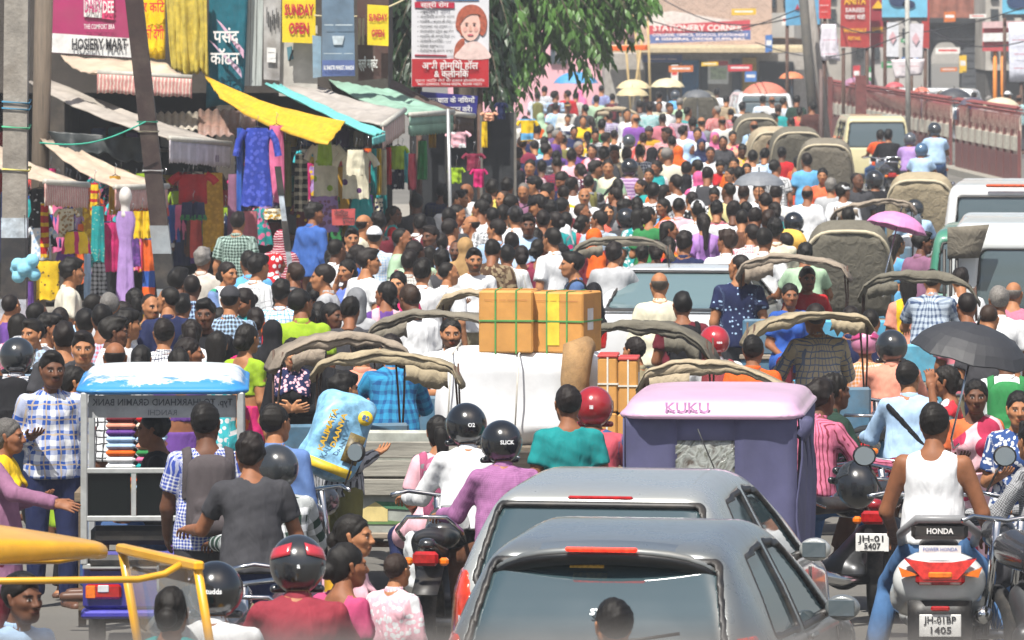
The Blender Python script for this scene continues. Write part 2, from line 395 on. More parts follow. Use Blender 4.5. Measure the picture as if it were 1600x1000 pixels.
  for ax in range(3):
   u, w = (ax + 1) % 3, (ax + 2) % 3
   A = np.moveaxis(S, (ax, u, w), (0, 1, 2)); B = np.moveaxis(vid, (ax, u, w), (0, 1, 2))
   x = A[:-1, 1:-1, 1:-1] != A[1:, 1:-1, 1:-1]; i = np.argwhere(x)
   q = [B[i[:, 0], i[:, 1] + o1, i[:, 2] + o2] for o1, o2 in ((0, 0), (1, 0), (1, 1), (0, 1))]
   f = np.stack(q, 1); fl = ~A[:-1, 1:-1, 1:-1][x]; f[fl] = f[fl][:, ::-1]; F.append(f)
  return V, np.concatenate(F)
def wob(X, amp, f=1.0, seed=0):
 r = np.random.default_rng(seed); o = 0
 for i in range(5):
  d = r.normal(size=3) * (35 + 30 * i) * f * .5; d[2] *= .7; o = o + np.sin(X[0] * d[0] + X[1] * d[1] + X[2] * d[2] + r.uniform(0, 6)) / (1 + .5 * i)
 return o * amp * .5
# ---------------------------------------------------------------- heads, hair and headgear (head centre = origin, face towards +Y, crown at z .115)
def head_field(h, female=False):
 f = Field((-.105, -.125, -.20), (.105, .135, .135), h); D = f.new(); k = .025
 f.ell(D, (0, -.015, .03), (.074, .094, .085), 0); f.ell(D, (0, .028, -.032), (.06, .066, .078), .03)
 f.cap(D, (-.012, .058, -.092), (.012, .058, -.092), .018 if female else .022, k=.035)
 for s in (-1, 1):
  f.cap(D, (s * .05, .0, -.045), (s * .03, .04, -.088), .016 if female else .02, k=.03)
  f.cap(D, (s * .042, .06, -.022), (s * .05, .03, -.015), .016, k=.03)
 if h < .02:
  f.cap(D, (-.04, .076, .022), (.04, .076, .022), .009, k=.018)
  for s in (-1, 1): f.ell(D, (s * .031, .1, -.002), (.019, .02, .013), .012, sub=True); f.ell(D, (s * .031, .074, -.003), (.0145, .0145, .0125), .004)
  f.cap(D, (0, .088, .008), (0, .107, -.03), .008, .0125, k=.014)
  for s in (-1, 1): f.cap(D, (s * .012, .092, -.034), (s * .012, .098, -.034), .009, k=.008)
  f.cap(D, (-.02, .083, -.061), (.02, .083, -.061), .0075, k=.01); f.cap(D, (-.015, .083, -.071), (.015, .083, -.071), .008, k=.008)
 for s in (-1, 1): f.cap(D, (s * .081, -.014, .012), (s * .077, -.004, -.028), .014, .010, k=.008, sc=(.6, 1, 1))
 f.cap(D, (0, -.018, -.07), (0, -.035, -.18), .050 if not female else .044, .054 if not female else .046, k=.03)
 return f, D
HEADC = {}
def head_mesh(h, female):
 k = (h, female)
 if k not in HEADC:
  f, D = head_field(h, female); V, F = f.nets(D); x, y, z = V[:, 0], V[:, 1], V[:, 2]; ax = abs(x); A = np.zeros((len(V), 4), np.float32)
  fr = y > .05; s = max(1.0, h / .006)
  brow = fr & (ax > .012) & (ax < .053) & (abs(z - (.021 - .3 * abs(ax - .033))) < .0055 * (s if s < 2 else 1.3) * (.7 if female else 1))
  ex, ez = (ax - .031) / .0145, (z + .003) / .0058; eye = fr & (ex * ex + ez * ez < 1)
  iris = eye & (abs(ax - .031) < .0075); lid = fr & (abs(ax - .031) < .018) & (abs(z - .0055) < .0034)
  A[:, 1] = (eye & ~iris) * .6; A[:, 0] = np.maximum(brow * (.85), np.maximum(iris, lid) * 1.0)
  if h >= .009: A[:, 1] = 0; A[:, 0] = np.maximum(brow * .8, eye * .85)
  lx, lz = x / .026, (z + .066) / .012; A[:, 2] = fr & (lx * lx + lz * lz < 1)
  A[:, 0] = np.maximum(A[:, 0], (fr & (ax < .024) & (abs(z + .066) < .0022)) * .7)
  mo = fr & (ax < .03) & (z < -.043) & (z > -.059 - ax * .2); be = (z < -.035 - (y - .06) * .35) & (y > -.005) & (z > -.12) & ~((lx * lx + lz * lz < 1) & fr)
  HEADC[k] = (V, F, A, mo, be)
 return HEADC[k]
HAIRC = {}
def hair_mesh(style, h):
 k = (style, h)
 if k in HAIRC: return HAIRC[k]
 lo, hi = [-.14, -.16, -.16], [.14, .14, .18]
 if style in ('braid', 'long', 'pony', 'bun', 'clip'): lo = [-.16, -.24, -.62 if style in ('braid', 'long', 'pony') else -.2]
 f = Field(lo, hi, h); D = f.new(); X = f.all(); sd = sum(map(ord, style))
 if style in ('short', 'quiff', 'buzz', 'curly', 'bald', 'kid', 'messy'):
  t = dict(short=.016, quiff=.018, buzz=.006, curly=.026, bald=.007, kid=.014, messy=.024)[style]
  f.ell(D, (0, -.026, .034), (.073 + t * .6, .090 + t, .081 + t), 0)
  if style in ('quiff', 'messy'): f.ell(D, (.012, .045, .1), (.055, .05, .028), .03)
  D += wob(X, {'buzz': .002, 'bald': .001, 'curly': .011, 'messy': .010}.get(style, .006), 2.1, sd)
  sl = .82; n = np.array((0, sl, -1)) / math.hypot(1, sl); py = .092 if style != 'buzz' else .085
  D = f.plane(D, (0, py, .058), n, .03)
  D = np.maximum(D, np.where((abs(X[0]) > .068) & (X[2] < .006) & (X[1] > -.035), .01, -BIG))
  if style == 'bald': D = np.maximum(D, X[2] - .045 + 0 * X[0] + .6 * np.maximum(X[1], 0))
 else:
  t = .013; f.ell(D, (0, -.024, .030), (.073 + t, .091 + t, .083 + t), 0)
  f.ell(D, (0, -.06, -.03), (.07, .05, .08), .03); D += wob(X, .006, 1.5, sd)
  n = np.array((0, .95, -.75)); n /= np.linalg.norm(n); D = f.plane(D, (0, .094, .062), n, .025)
  if style == 'long':
   f.cap(D, (0, -.085, -.02), (0, -.125, -.34), .075, .05, k=.04, sc=(1, .5, 1)); D += wob(X, .004, 1.2, 3)
  if style == 'braid':
   for i in range(9): f.ell(D, (.012 * (-1) ** i, -.115 - .004 * i, -.06 - .045 * i), (.030 - .0012 * i, .026, .034), .006)
   f.cap(D, (0, -.15, -.46), (0, -.15, -.56), .02, .008, k=.01)
  if style == 'pony':
   f.ell(D, (0, -.12, .0), (.032, .03, .034), .015); f.cap(D, (0, -.14, -.01), (.01, -.17, -.30), .046, .03, k=.02); D += wob(X, .010, 1.3, 5)
  if style in ('bun', 'clip'): f.ell(D, (0, -.125, -.025), (.052, .045, .05), .01)
 V, F = f.nets(D); HAIRC[k] = mesh_np('hair', V, F); return HAIRC[k]
GEARC = {}
def gear_mesh(kind, h):
 k = (kind, h)
 if k in GEARC: return GEARC[k]
 if kind == 'helmet':
  f = Field((-.17, -.19, -.16), (.17, .2, .19), h); D = f.new(); X = f.all()
  f.ell(D, (0, -.01, .02), (.132, .155, .140), 0); D = f.plane(D, (0, 0, -.115), (0, -.12, -1), .015)
  D = np.maximum(D, -np.maximum(np.maximum(.035 - X[1] + 0 * X[0], abs(X[0]) - .115), np.maximum(X[2] - .055, -.085 - X[2])))
  f.cap(D, (-.11, .045, -.1), (.11, .045, -.1), .02, k=.01, sc=(1, 1.2, 1)); f.cap(D, (-.06, .115, -.085), (.06, .115, -.085), .025, k=.03)
 elif kind == 'helmet_open':
  f = Field((-.17, -.19, -.16), (.17, .2, .19), h); D = f.new(); X = f.all()
  f.ell(D, (0, -.01, .03), (.128, .148, .132), 0); D = f.plane(D, (0, .1, .04), np.array((0, .55, -.83)), .015)
  D = f.plane(D, (0, 0, -.07), (0, 0, -1), .015); f.cap(D, (-.07, .115, .06), (.07, .115, .06), .018, k=.01, sc=(1, 2, .6))
 elif kind == 'visor':
  f = Field((-.17, -.19, -.16), (.17, .2, .19), h); D = f.new(); X = f.all()
  f.ell(D, (0, -.008, .02), (.138, .163, .143), 0); I = f.new(); f.ell(I, (0, -.008, .02), (.128, .15, .135), 0); D = np.maximum(D, -I)
  D = np.maximum(D, np.maximum(-X[1] + .02, np.maximum(X[2] - .065, -.08 - X[2]) + 0 * X[0]))
 elif kind == 'cap':
  f = Field((-.14, -.15, -.1), (.14, .24, .16), h); D = f.new(); f.ell(D, (0, -.015, .035), (.09, .11, .1), 0); D = f.plane(D, (0, 0, .035), (0, 0, -1), .008)
  f.ell(D, (0, .11, .045), (.07, .08, .008), .01)
 else:   # veil, scarf over head and shoulders
  f = Field((-.30, -.22, -.52), (.30, .2, .16), h); D = f.new(); X = f.all()
  f.ell(D, (0, -.02, .028), (.094, .116, .104), 0); f.cap(D, (0, -.03, -.03), (0, -.05, -.17), .085, .095, k=.04)
  if kind == 'veil':
   f.cap(D, (-.12, -.055, -.25), (.12, -.055, -.25), .10, k=.06, sc=(1, .9, 1)); f.cap(D, (-.1, -.05, -.3), (-.11, -.07, -.48), .14, .15, k=.05, sc=(1, .75, 1)); f.cap(D, (.1, -.05, -.3), (.11, -.07, -.48), .14, .15, k=.05, sc=(1, .75, 1))
  D += wob(X, .006, .7, 4); f.ell(D, (0, .10, -.02), (.056, .07, .082), .012, sub=True)
 V, F = f.nets(D); GEARC[k] = mesh_np(kind, V, F, attrs={'puv': ('FLOAT_VECTOR', np.stack([np.arctan2(V[:, 0], abs(V[:, 1]) + .02) * .13, V[:, 2], 0 * V[:, 0]], 1))}); return GEARC[k]
# ---------------------------------------------------------------- hands: palm, four unequal bent fingers, thumb off the side of the palm
HANDC = {}
def hand_mesh(h, curl):
 k = (h, curl)
 if k in HANDC: return HANDC[k]
 f = Field((-.075, -.06, -.205), (.075, .09, .03), h); D = f.new()
 f.cap(D, (0, 0, .02), (0, 0, -.01), .027, .028, k=.01, sc=(1.1, .75, 1)); f.cap(D, (0, 0, -.02), (0, .002, -.07), .034, .038, k=.02, sc=(1, .42, 1))
 for i, (x, l, a) in enumerate(((-.030, .072, -.08), (-.010, .080, -.02), (.011, .075, .04), (.030, .058, .12))):
  p = np.array((x, .002, -.082)); an = 0; r = .0098 - .0006 * i
  for j, fr in enumerate((.45, .31, .24)):
   an += curl * (.55 if j == 0 else .75); d = np.array((math.sin(a) * math.cos(an), math.sin(an), -math.cos(an) * math.cos(a))); q = p + d * l * fr
   f.cap(D, p, q, r, r * .92, k=.004); p = q; r *= .92
 p = np.array((-.034, .006, -.028)); q = p + np.array((-.026, .012, -.03)); f.cap(D, p, q, .015, .0115, k=.012)
 e = q + np.array((-.004 + .012 * curl, .008 + .012 * curl, -.03)); f.cap(D, q, e, .0112, .0095, k=.004)
 HANDC[k] = f.nets(D); return HANDC[k]
# ---------------------------------------------------------------- people
def V3(*a): return np.array(a, np.float32)
class Pose:
 """joints of a 1.70 m figure that faces +Y; arms and legs are given per side (left x<0, right x>0)"""
 def __init__(s, pelvis=(0, 0, .93), lean=0, twist=0, arms=('hang', 'hang'), legs=('stand', 'stand'), hy=0, hp=0, fem=False, step=0):
  s.fem = fem; s.pel = V3(*pelvis); th = math.radians(lean); c, sn = math.cos(th), math.sin(th); tw = math.radians(twist)
  def T(x, y, z):
   x, y = x * math.cos(tw) - y * math.sin(tw), x * math.sin(tw) + y * math.cos(tw)
   return s.pel + V3(x, y * c + z * sn, -y * sn + z * c)
  s.T = T; sw = .150 if fem else .176
  s.waist = T(0, .0, .13); s.chest = T(0, -.005, .33); s.neck = T(0, -.02, .52); s.sh = [T(-sw, -.02, .440), T(sw, -.02, .440)]
  s.up = T(0, 0, 1) - s.pel; s.head = T(0, .015, .52) + V3(0, .02 + .03 * sn, .135 * (c * .5 + .5)); s.hy, s.hp = hy, hp
  s.el, s.wr, s.hd, s.palm, s.curl = [], [], [], [], []
  for i, a in enumerate(arms):
   q = -1 if i == 0 else 1; S = s.sh[i]; cu = .35
   if isinstance(a, tuple): e, w = T(q * a[0][0], a[0][1], a[0][2]), T(q * a[1][0], a[1][1], a[1][2]); pn = V3(-q * .5, 0, -.5); cu = a[2] if len(a) > 2 else .6
   elif a == 'hang': e, w, pn = S + V3(q * .055, -.03, -.28), S + V3(q * .065, .03, -.53), V3(-q, .15, 0)
   elif a == 'swf': e, w, pn = S + V3(q * .05, .06, -.27), S + V3(q * .03, .25, -.44), V3(-q, .2, 0)
   elif a == 'swb': e, w, pn = S + V3(q * .06, -.12, -.25), S + V3(q * .07, -.13, -.50), V3(-q, .2, 0)
   elif a == 'bent': e, w, pn = S + V3(q * .06, -.03, -.28), S + V3(-q * .02, .20, -.22), V3(0, 0, 1)
   elif a == 'fold': e, w, pn = S + V3(q * .06, .02, -.27), S + V3(-q * .16, .20, -.24), V3(0, -1, .3)
   elif a == 'phone': e, w, pn = S + V3(q * .08, .10, -.25), V3(*(s.head + V3(q * .10, .02, -.10))), V3(-q, 0, 0); cu = .8
   elif a == 'bar': e, w, pn = S + V3(q * .10, .14, -.24), S + V3(q * .14, .42, -.26), V3(0, 0, -1); cu = .75
   elif a == 'bardn': e, w, pn = S + V3(q * .10, .04, -.28), S + V3(q * .10, .26, -.42), V3(0, 0, -1); cu = .75
   elif a == 'lap': e, w, pn = S + V3(q * .06, .0, -.28), S + V3(q * -.02, .24, -.38), V3(0, 0, -1)
   elif a == 'reach': e, w, pn = S + V3(q * .06, .18, -.22), S + V3(q * .05, .42, -.16), V3(0, 0, -1)
   elif a == 'up': e, w, pn = S + V3(q * .12, .10, -.10), S + V3(q * .06, .14, .20), V3(-q, .3, 0); cu = .8
   elif a == 'side': e, w, pn = S + V3(q * .20, .03, -.20), S + V3(q * .40, .10, -.26), V3(0, .3, -1); cu = .2
   s.el.append(e); s.wr.append(w); s.palm.append(pn); s.curl.append(cu)
  s.hip, s.kn, s.an, s.toe = [], [], [], []
  for i, a in enumerate(legs):
   q = -1 if i == 0 else 1; P = s.pel + V3(q * .088, 0, -.03)
   if isinstance(a, tuple): k, n, t = s.pel + V3(q * a[0][0], a[0][1], a[0][2]), s.pel + V3(q * a[1][0], a[1][1], a[1][2]), V3(0, .15, -.03)
   elif a == 'stand': k, n, t = P + V3(q * .012, .02, -.42), P + V3(q * .02, -.015, -.83), V3(q * .04, .15, -.055)
   elif a == 'fwd': k, n, t = P + V3(q * .01, .17, -.39), P + V3(q * .01, .22, -.80), V3(0, .15, -.03)
   elif a == 'bwd': k, n, t = P + V3(q * .01, .00, -.42), P + V3(q * .01, -.28, -.73), V3(0, .12, -.10)
   elif a == 'sit': k, n, t = P + V3(q * .05, .42, .02), P + V3(q * .05, .45, -.38), V3(0, .15, -.05)
   elif a == 'ride': k, n, t = P + V3(q * .14, .40, -.08), P + V3(q * .14, .26, -.44), V3(0, .15, -.03)
   elif a == 'foot': k, n, t = P + V3(q * .22, .32, -.24), P + V3(q * .30, .22, -.66), V3(q * .05, .14, -.05)
   elif a == 'pedu': k, n, t = P + V3(q * .04, .36, -.18), P + V3(q * .03, .22, -.56), V3(0, .14, -.05)
   elif a == 'pedd': k, n, t = P + V3(q * .03, .20, -.38), P + V3(q * .03, .12, -.77), V3(0, .14, -.06)
   s.hip.append(P); s.kn.append(k); s.an.append(n); s.toe.append(n + t)
POSES = dict(
 stand=dict(), stand2=dict(arms=('hang', 'bent')), stand3=dict(arms=('fold', 'fold'), lean=3), look=dict(arms=('bent', 'bent'), lean=8, hp=22),
 walk=dict(legs=('fwd', 'bwd'), arms=('swb', 'swf')), walk2=dict(legs=('bwd', 'fwd'), arms=('swf', 'bent')), lturn=dict(hy=48), rturn=dict(hy=-48, arms=('bent', 'hang')),
 ride=dict(pelvis=(0, 0, .80), lean=10, arms=('bar', 'bar'), legs=('ride', 'ride')), scoot=dict(pelvis=(0, 0, .78), lean=2, arms=('bardn', 'bardn'), legs=('foot', 'foot')),
 pillion=dict(pelvis=(0, 0, .84), lean=4, arms=('lap', 'lap'), legs=('ride', 'ride')), sit=dict(pelvis=(0, 0, .90), arms=('lap', 'lap'), legs=('sit', 'sit')),
 pedal=dict(pelvis=(0, 0, 1.0), lean=16, arms=('bar', 'bar'), legs=('pedu', 'pedd')), phone=dict(arms=('bent', 'phone')), umbr=dict(arms=('up', 'hang')),
 point=dict(arms=('bent', ((.28, .16, .30), (.30, .48, .26), .12)), lean=4, hy=0), carry=dict(arms=('bent', 'fold')), ear=dict(pelvis=(0, 0, .92), arms=('phone', 'hang')),
 lean=dict(arms=('reach', 'reach'), lean=24), push=dict(lean=12, arms=('bar', 'bardn'), legs=('fwd', 'bwd')), grip=dict(lean=4, arms=(((.24, .10, .20), (.10, .34, .24)), 'hang')),
 ridel=dict(pelvis=(0, 0, .80), lean=12, arms=('bar', 'bar'), legs=('ride', 'foot'), hy=18), rider=dict(pelvis=(0, 0, .80), lean=8, arms=('bar', 'bar'), legs=('foot', 'ride'), hy=-20),
 hold=dict(pelvis=(0, 0, .84), lean=5, arms=('lap', ((.26, .10, .16), (.30, .34, .06), .8)), legs=('ride', 'ride')))
FIG = {}
LODH = {0: .0155, 1: .021, 2: .033, 3: .045}; HEADH = {0: .0052, 1: .0085, 2: .013, 3: .02}; HAIRH = {0: .0075, 1: .011, 2: .017, 3: .024}
class Fig:
 def __init__(s, pose, fem, lod, hy=None):
  kw = dict(POSES[pose]); kw['fem'] = fem
  if hy is not None: kw['hy'] = hy
  s.p = P = Pose(**kw); s.lod = lod; h = LODH[lod]; s.meshes = {}; s.fem = fem; s.pose = pose
  pts = np.array([P.pel, P.neck, P.head] + P.el + P.wr + P.kn + P.an + P.toe + P.sh); s.lo = pts.min(0) - .26; s.hi = pts.max(0) + .27; s.lo[2] = max(s.lo[2], pts[:, 2].min() - .12)
  s.f = Field(s.lo, s.hi, h)
 def torso(s, D, e, k=.05, low=True):
  P, f = s.p, s.f; fm = s.fem
  f.cap(D, P.waist, P.chest, (.125 if fm else .142) + e, (.148 if fm else .168) + e, k=k, sc=(1, .68, 1))
  if low: f.cap(D, P.pel + (P.waist - P.pel) * .05, P.waist, (.168 if fm else .158) + e, (.128 if fm else .143) + e, k=k, sc=(1, .72, 1))
  f.cap(D, P.T(-.10, -.018, .405), P.T(.10, -.018, .405), .062 + e, k=.05, sc=(1, .95, 1))
  for q in (-1, 1): f.cap(D, P.T(q * .03, -.022, .475), P.T(q * (.125 if fm else .145), -.02, .432), .045 + e * .7, .038 + e * .7, k=.03)
  if fm:
   for q in (-1, 1): f.cap(D, P.T(q * .065, .075, .31), P.T(q * .065, .085, .31), .055 + e * .6, k=.035)
 def arm(s, D, e, to=2.0, k=.035, flare=0.0):
  """to: 1 = elbow, 2 = wrist"""
  P, f = s.p, s.f
  for i in (0, 1):
   S, E, Wr = P.sh[i], P.el[i], P.wr[i]; n = (E - S) / np.linalg.norm(E - S); m = (Wr - E) / np.linalg.norm(Wr - E)
   f.cap(D, S, S + (E - S) * min(1, to), .049 + e * .55, .043 + e + flare, k=k, cut=[(S + (E - S) * to, n)] if to < 1 else None)
   if to > 1: f.cap(D, E, E + (Wr - E) * (to - 1), .041 + e, .029 + e + flare, k=.02, cut=[(E + (Wr - E) * (to - 1), m)] if to < 1.99 or e else None)
 def leg(s, D, e, k=.03, hem=1.0, flare=0.0):
  P, f = s.p, s.f
  for i in (0, 1):
   n = (P.an[i] - P.kn[i]); n = n / np.linalg.norm(n)
   f.cap(D, P.hip[i], P.kn[i], .088 + e, .058 + e, k=.04); f.cap(D, P.kn[i], P.kn[i] + (P.an[i] - P.kn[i]) * hem, .056 + e, .036 + e + flare, k=.02, cut=[(P.kn[i] + (P.an[i] - P.kn[i]) * hem, n)] if e else None)
 def uv(s, V):
  P = s.p; best = np.linalg.norm((V - P.T(0, 0, .3)) * (1, 1.2, .45), axis=1) - .10; u = .17 * np.arctan2(V[:, 0], abs(V[:, 1] - P.pel[1]) + .04); v = V[:, 2].copy()
  for i in (0, 1):
   for a, b in ((P.sh[i] + (P.el[i] - P.sh[i]) * .25, P.el[i]), (P.el[i], P.wr[i])):
    ba = b - a; L = ba @ ba; t = np.clip(((V - a) @ ba) / L, 0, 1); c = V - a - t[:, None] * ba; d = np.linalg.norm(c, axis=1); m = d < best
    e1 = np.cross(ba / math.sqrt(L), (0, 0, 1)); e1 /= np.linalg.norm(e1) + 1e-6; e2 = np.cross(e1, ba / math.sqrt(L)); best = np.where(m, d, best)
    u = np.where(m, .05 * np.arctan2(c @ e1, abs(c @ e2) + .01), u); v = np.where(m, t * math.sqrt(L) + .3, v)
  return np.stack([u, v, np.zeros(len(V))], 1)
 def done(s, key, D, uv=True, name=None):
  V, F = s.f.nets(D)
  s.meshes[key] = mesh_np(name or key.split('_')[0], V, F, attrs={'puv': ('FLOAT_VECTOR', s.uv(V))} if uv else None) if len(V) else None
  return s.meshes[key]
 def headM(s):
  P = s.p; R = Matrix.Rotation(math.radians(P.hy), 4, 'Z') @ Matrix.Rotation(math.radians(-P.hp), 4, 'X'); return Matrix.Translation(Vector(P.head)) @ R
 def body(s):
  if 'body' in s.meshes: return s.meshes['body']
  P, f = s.p, s.f; D = f.new(); s.torso(D, 0); s.arm(D, 0); s.leg(D, 0)
  f.cap(D, P.neck - (P.neck - P.chest) * .2, P.neck + (P.head - P.neck) * .35, .062, .05, k=.04)
  for i in (0, 1): f.cap(D, P.an[i] + V3(0, -.03, -.045), P.toe[i] + V3(0, 0, -.0), .038, .03, k=.02, sc=(1, 1, .8))
  if s.lod >= 2:
   for i in (0, 1): d = (P.wr[i] - P.el[i]); d = d / np.linalg.norm(d); f.cap(D, P.wr[i], P.wr[i] + d * .12, .03, .026, k=.02)
  V, F = f.nets(D); Vs, Fs, As = [V], [F], [np.zeros((len(V), 4), np.float32)]; n = len(V)
  hv, hf, ha, mo, be = head_mesh(HEADH[s.lod], s.fem); M = np.array(s.headM()); Vs.append(hv @ M[:3, :3].T + M[:3, 3]); Fs.append(hf + n); As.append(ha); s.hoff = n; n += len(hv)
  if s.lod < 2:
   for i in (0, 1):
    z = P.el[i] - P.wr[i]; z = z / np.linalg.norm(z); y = P.palm[i] - z * (P.palm[i] @ z); y = y / (np.linalg.norm(y) + 1e-6); x = np.cross(y, z)
    v, fc = hand_mesh(.005 if s.lod == 0 else .0085, round(P.curl[i], 2)); v = v.copy(); fc = fc.copy()
    if i == 1: v[:, 0] *= -1; fc = fc[:, ::-1]
    Vs.append(P.wr[i] + v[:, :1] * x + v[:, 1:2] * y + v[:, 2:3] * z); Fs.append(fc + n); As.append(np.zeros((len(v), 4), np.float32)); n += len(v)
  s.bV, s.bF, s.bA = np.concatenate(Vs), np.concatenate(Fs), np.concatenate(As); s.hn = len(hv); s.mo, s.be = mo, be
  s.meshes['body'] = mesh_np('body', s.bV, s.bF, attrs={'feat': ('FLOAT_COLOR', s.bA)}); return s.meshes['body']
 def body_bearded(s, kind):
  s.body(); k = 'body_' + kind
  if k not in s.meshes:
   A = s.bA.copy(); sl = slice(s.hoff, s.hoff + s.hn); A[sl, 3] = np.maximum(s.mo * 1.0, s.be * (1.0 if kind == 'beard' else .28 if kind == 'stubble' else 0))
   s.meshes[k] = mesh_np('body', s.bV, s.bF, attrs={'feat': ('FLOAT_COLOR', A)})
  return s.meshes[k]
 def garment(s, style):
  if style in s.meshes: return s.meshes[style]
  P, f = s.p, s.f; D = f.new(); X = f.all(); th = 0 if s.lod < 2 else .006; sd = sum(map(ord, style + s.pose)); up = P.up; seated = s.pose in ('ride', 'scoot', 'pillion', 'sit', 'pedal', 'ridel', 'rider', 'hold')
  hem = P.pel - up * (.015 if seated else .07)
  if style in ('shirt', 'full', 'tee', 'tank', 'kurta', 'blouse', 'kurtaf'):
   e = .016 if style != 'tank' else .009; e += th
   if style == 'blouse': e = .010 + th; hem = P.pel + up * .2
   s.torso(D, e); seat = style in ('kurta', 'kurtaf')
   if not seat and style != 'blouse': f.cap(D, P.pel - up * .10, P.waist, .178 + e, .150 + e, k=.05, sc=(1, .78, 1))
   if style in ('shirt', 'kurta'): s.arm(D, .02 + th, .72, flare=.012)
   elif style == 'tee': s.arm(D, .016 + th, .62, flare=.010)
   elif style == 'blouse': s.arm(D, .010 + th, .6)
   elif style in ('full', 'kurtaf'): s.arm(D, .016 + th, 1.97)
   if seat:
    if seated:
     for i in (0, 1): f.cap(D, P.hip[i], P.kn[i] * .8 + P.hip[i] * .2, .12, .1, k=.06)
     hem = P.pel - up * .3
    else: f.cap(D, P.pel, P.pel - V3(0, 0, .42), .17 + e, .215, k=.06, sc=(1, .78, 1)); hem = P.pel - V3(0, 0, .40)
   if style == 'tank':
    for q in (-1, 1): f.ell(D, P.T(q * .225, -.02, .41), (.075, .16, .135), .01, sub=True); f.ell(D, P.T(q * .19, -.10, .36), (.045, .06, .1), .02, sub=True)
    f.ell(D, P.T(0, .09, .50), (.085, .1, .1), .01, sub=True); f.ell(D, P.T(0, -.1, .52), (.075, .06, .06), .01, sub=True)
   D += wob(X, .007 if style not in ('tank',) else .003, .9, sd)
   D = f.plane(D, hem, -up if not seat else V3(0, 0, -1), .006)
   if style == 'blouse': f.ell(D, P.T(0, .05, .53), (.09, .12, .07), .01, sub=True); f.ell(D, P.T(0, -.12, .5), (.1, .09, .1), .01, sub=True)
   else: f.cap(D, P.neck + up * .02, P.neck + up * .2, .062 if style != 'tee' else .07, .075, k=.012, sub=True)
  elif style == 'collar':
   f.cap(D, P.T(0, -.012, .505), P.T(0, -.002, .545), .071, .064, k=0, cut=[(P.T(0, 0, .545), up)]); f.cap(D, P.T(0, 0, .49), P.T(0, 0, .6), .052, .056, k=.004, sub=True); f.ell(D, P.T(0, .085, .54), (.022, .05, .045), .01, sub=True)
  elif style in ('pants', 'loose'):
   e = (.014 if style == 'pants' else .026) + th; s.leg(D, e, hem=.97, flare=.012); f.cap(D, P.pel - V3(0, 0, .03), P.pel + up * .06, .152 + e, .14 + e, k=.05, sc=(1, .70, 1)); D += wob(X, .004, .9, sd); D = f.plane(D, P.pel + up * .09, up)
  elif style == 'shorts':
   e = .016 + th; s.leg(D, e, hem=.1); f.cap(D, P.pel - V3(0, 0, .03), P.pel + up * .06, .158 + e, .15 + e, k=.05, sc=(1, .72, 1)); D = f.plane(D, P.pel + up * .09, up)
  elif style == 'skirt':
   if seated: s.leg(D, .05, hem=.95, k=.1); f.cap(D, (P.kn[0] + P.kn[1]) / 2, (P.an[0] + P.an[1]) / 2, .14, .15, k=.1); f.cap(D, P.pel, P.waist, .17, .14, k=.05, sc=(1, .8, 1))
   else:
    f.cap(D, P.pel + V3(0, 0, .12), P.pel - V3(0, 0, .12), .165, .19, k=.02, sc=(1, .82, 1)); f.cap(D, P.pel - V3(0, 0, .12), P.pel - V3(0, 0, .86), .176, .205, k=.04, sc=(1, .85, 1))
    D += np.sin(np.arctan2(X[0], X[1]) * 15 + X[2] * 2) * .006 * np.clip((P.pel[2] - X[2]) * 2, 0, 1); D = f.plane(D, P.pel - V3(0, 0, .86), V3(0, 0, -1))
   D = f.plane(D, P.pel + up * .12, up)
  elif style == 'drape':       # sari end: across the chest, over one shoulder and down the back
   s.torso(D, .037 + th, low=True); f.cap(D, P.pel, P.pel - up * .35, .175, .20, k=.05, sc=(1, .8, 1)); D += wob(X, .005, .9, 3)
   n = P.T(.62, 0, .78) - P.pel; c = P.T(-.04, 0, .34); fr = abs((X[0] - c[0]) * n[0] + (X[1] - c[1]) * n[1] + (X[2] - c[2]) * n[2]) - .13
   nb = P.T(1, 0, .15) - P.pel; c2 = P.T(-.09, 0, .3); bk = np.maximum(abs((X[0] - c2[0]) * nb[0] + (X[2] - c2[2]) * nb[2] + 0 * X[1]) - .105, 0 * X[0])
   yy = (X[1] - P.pel[1]) - (X[2] - P.pel[2]) * (P.up[1] / max(.2, P.up[2])); D = np.maximum(D, np.where(yy > -.01, fr, bk)); D = f.plane(D, P.pel - up * .34, -up)
  elif style == 'dupatta':     # long scarf: round the front of the neck, both ends down the back
   s.torso(D, .037 + th); f.cap(D, P.pel, P.pel - up * .3, .17, .185, k=.05, sc=(1, .75, 1)); D += wob(X, .005, .9, 2)
   zz = (X[0] - P.pel[0]) * up[0] + (X[1] - P.pel[1]) * up[1] + (X[2] - P.pel[2]) * up[2]; yy = (X[1] - P.pel[1]) - (X[2] - P.pel[2]) * (P.up[1] / max(.2, P.up[2]))
   D = np.maximum(D, np.where(yy < 0, abs(abs(X[0]) - .10) - .042, np.maximum(.36 - zz - .5 * abs(X[0]), abs(X[0]) - .15)))
  elif style == 'shawl':
   s.torso(D, .035 + th); s.arm(D, .03 + th, 1.1); D += wob(X, .006, .8, 6); D = f.plane(D, P.pel + up * .1, -up)
  elif style == 'strap':
   s.torso(D, .038 + th); n = P.T(.75, 0, .66) - P.pel; c = P.T(0, 0, .25); D = np.maximum(D, abs((X[0] - c[0]) * n[0] + (X[1] - c[1]) * n[1] + (X[2] - c[2]) * n[2]) - .021); D = f.plane(D, P.pel + up * .02, -up)
  elif style == 'packstrap':
   s.torso(D, .038 + th); D = np.maximum(D, abs(abs(X[0] + 0 * X[1]) - .125) - .028 + 0 * X[2]); D = f.plane(D, P.pel + up * .22, -up)
  elif style == 'pack':
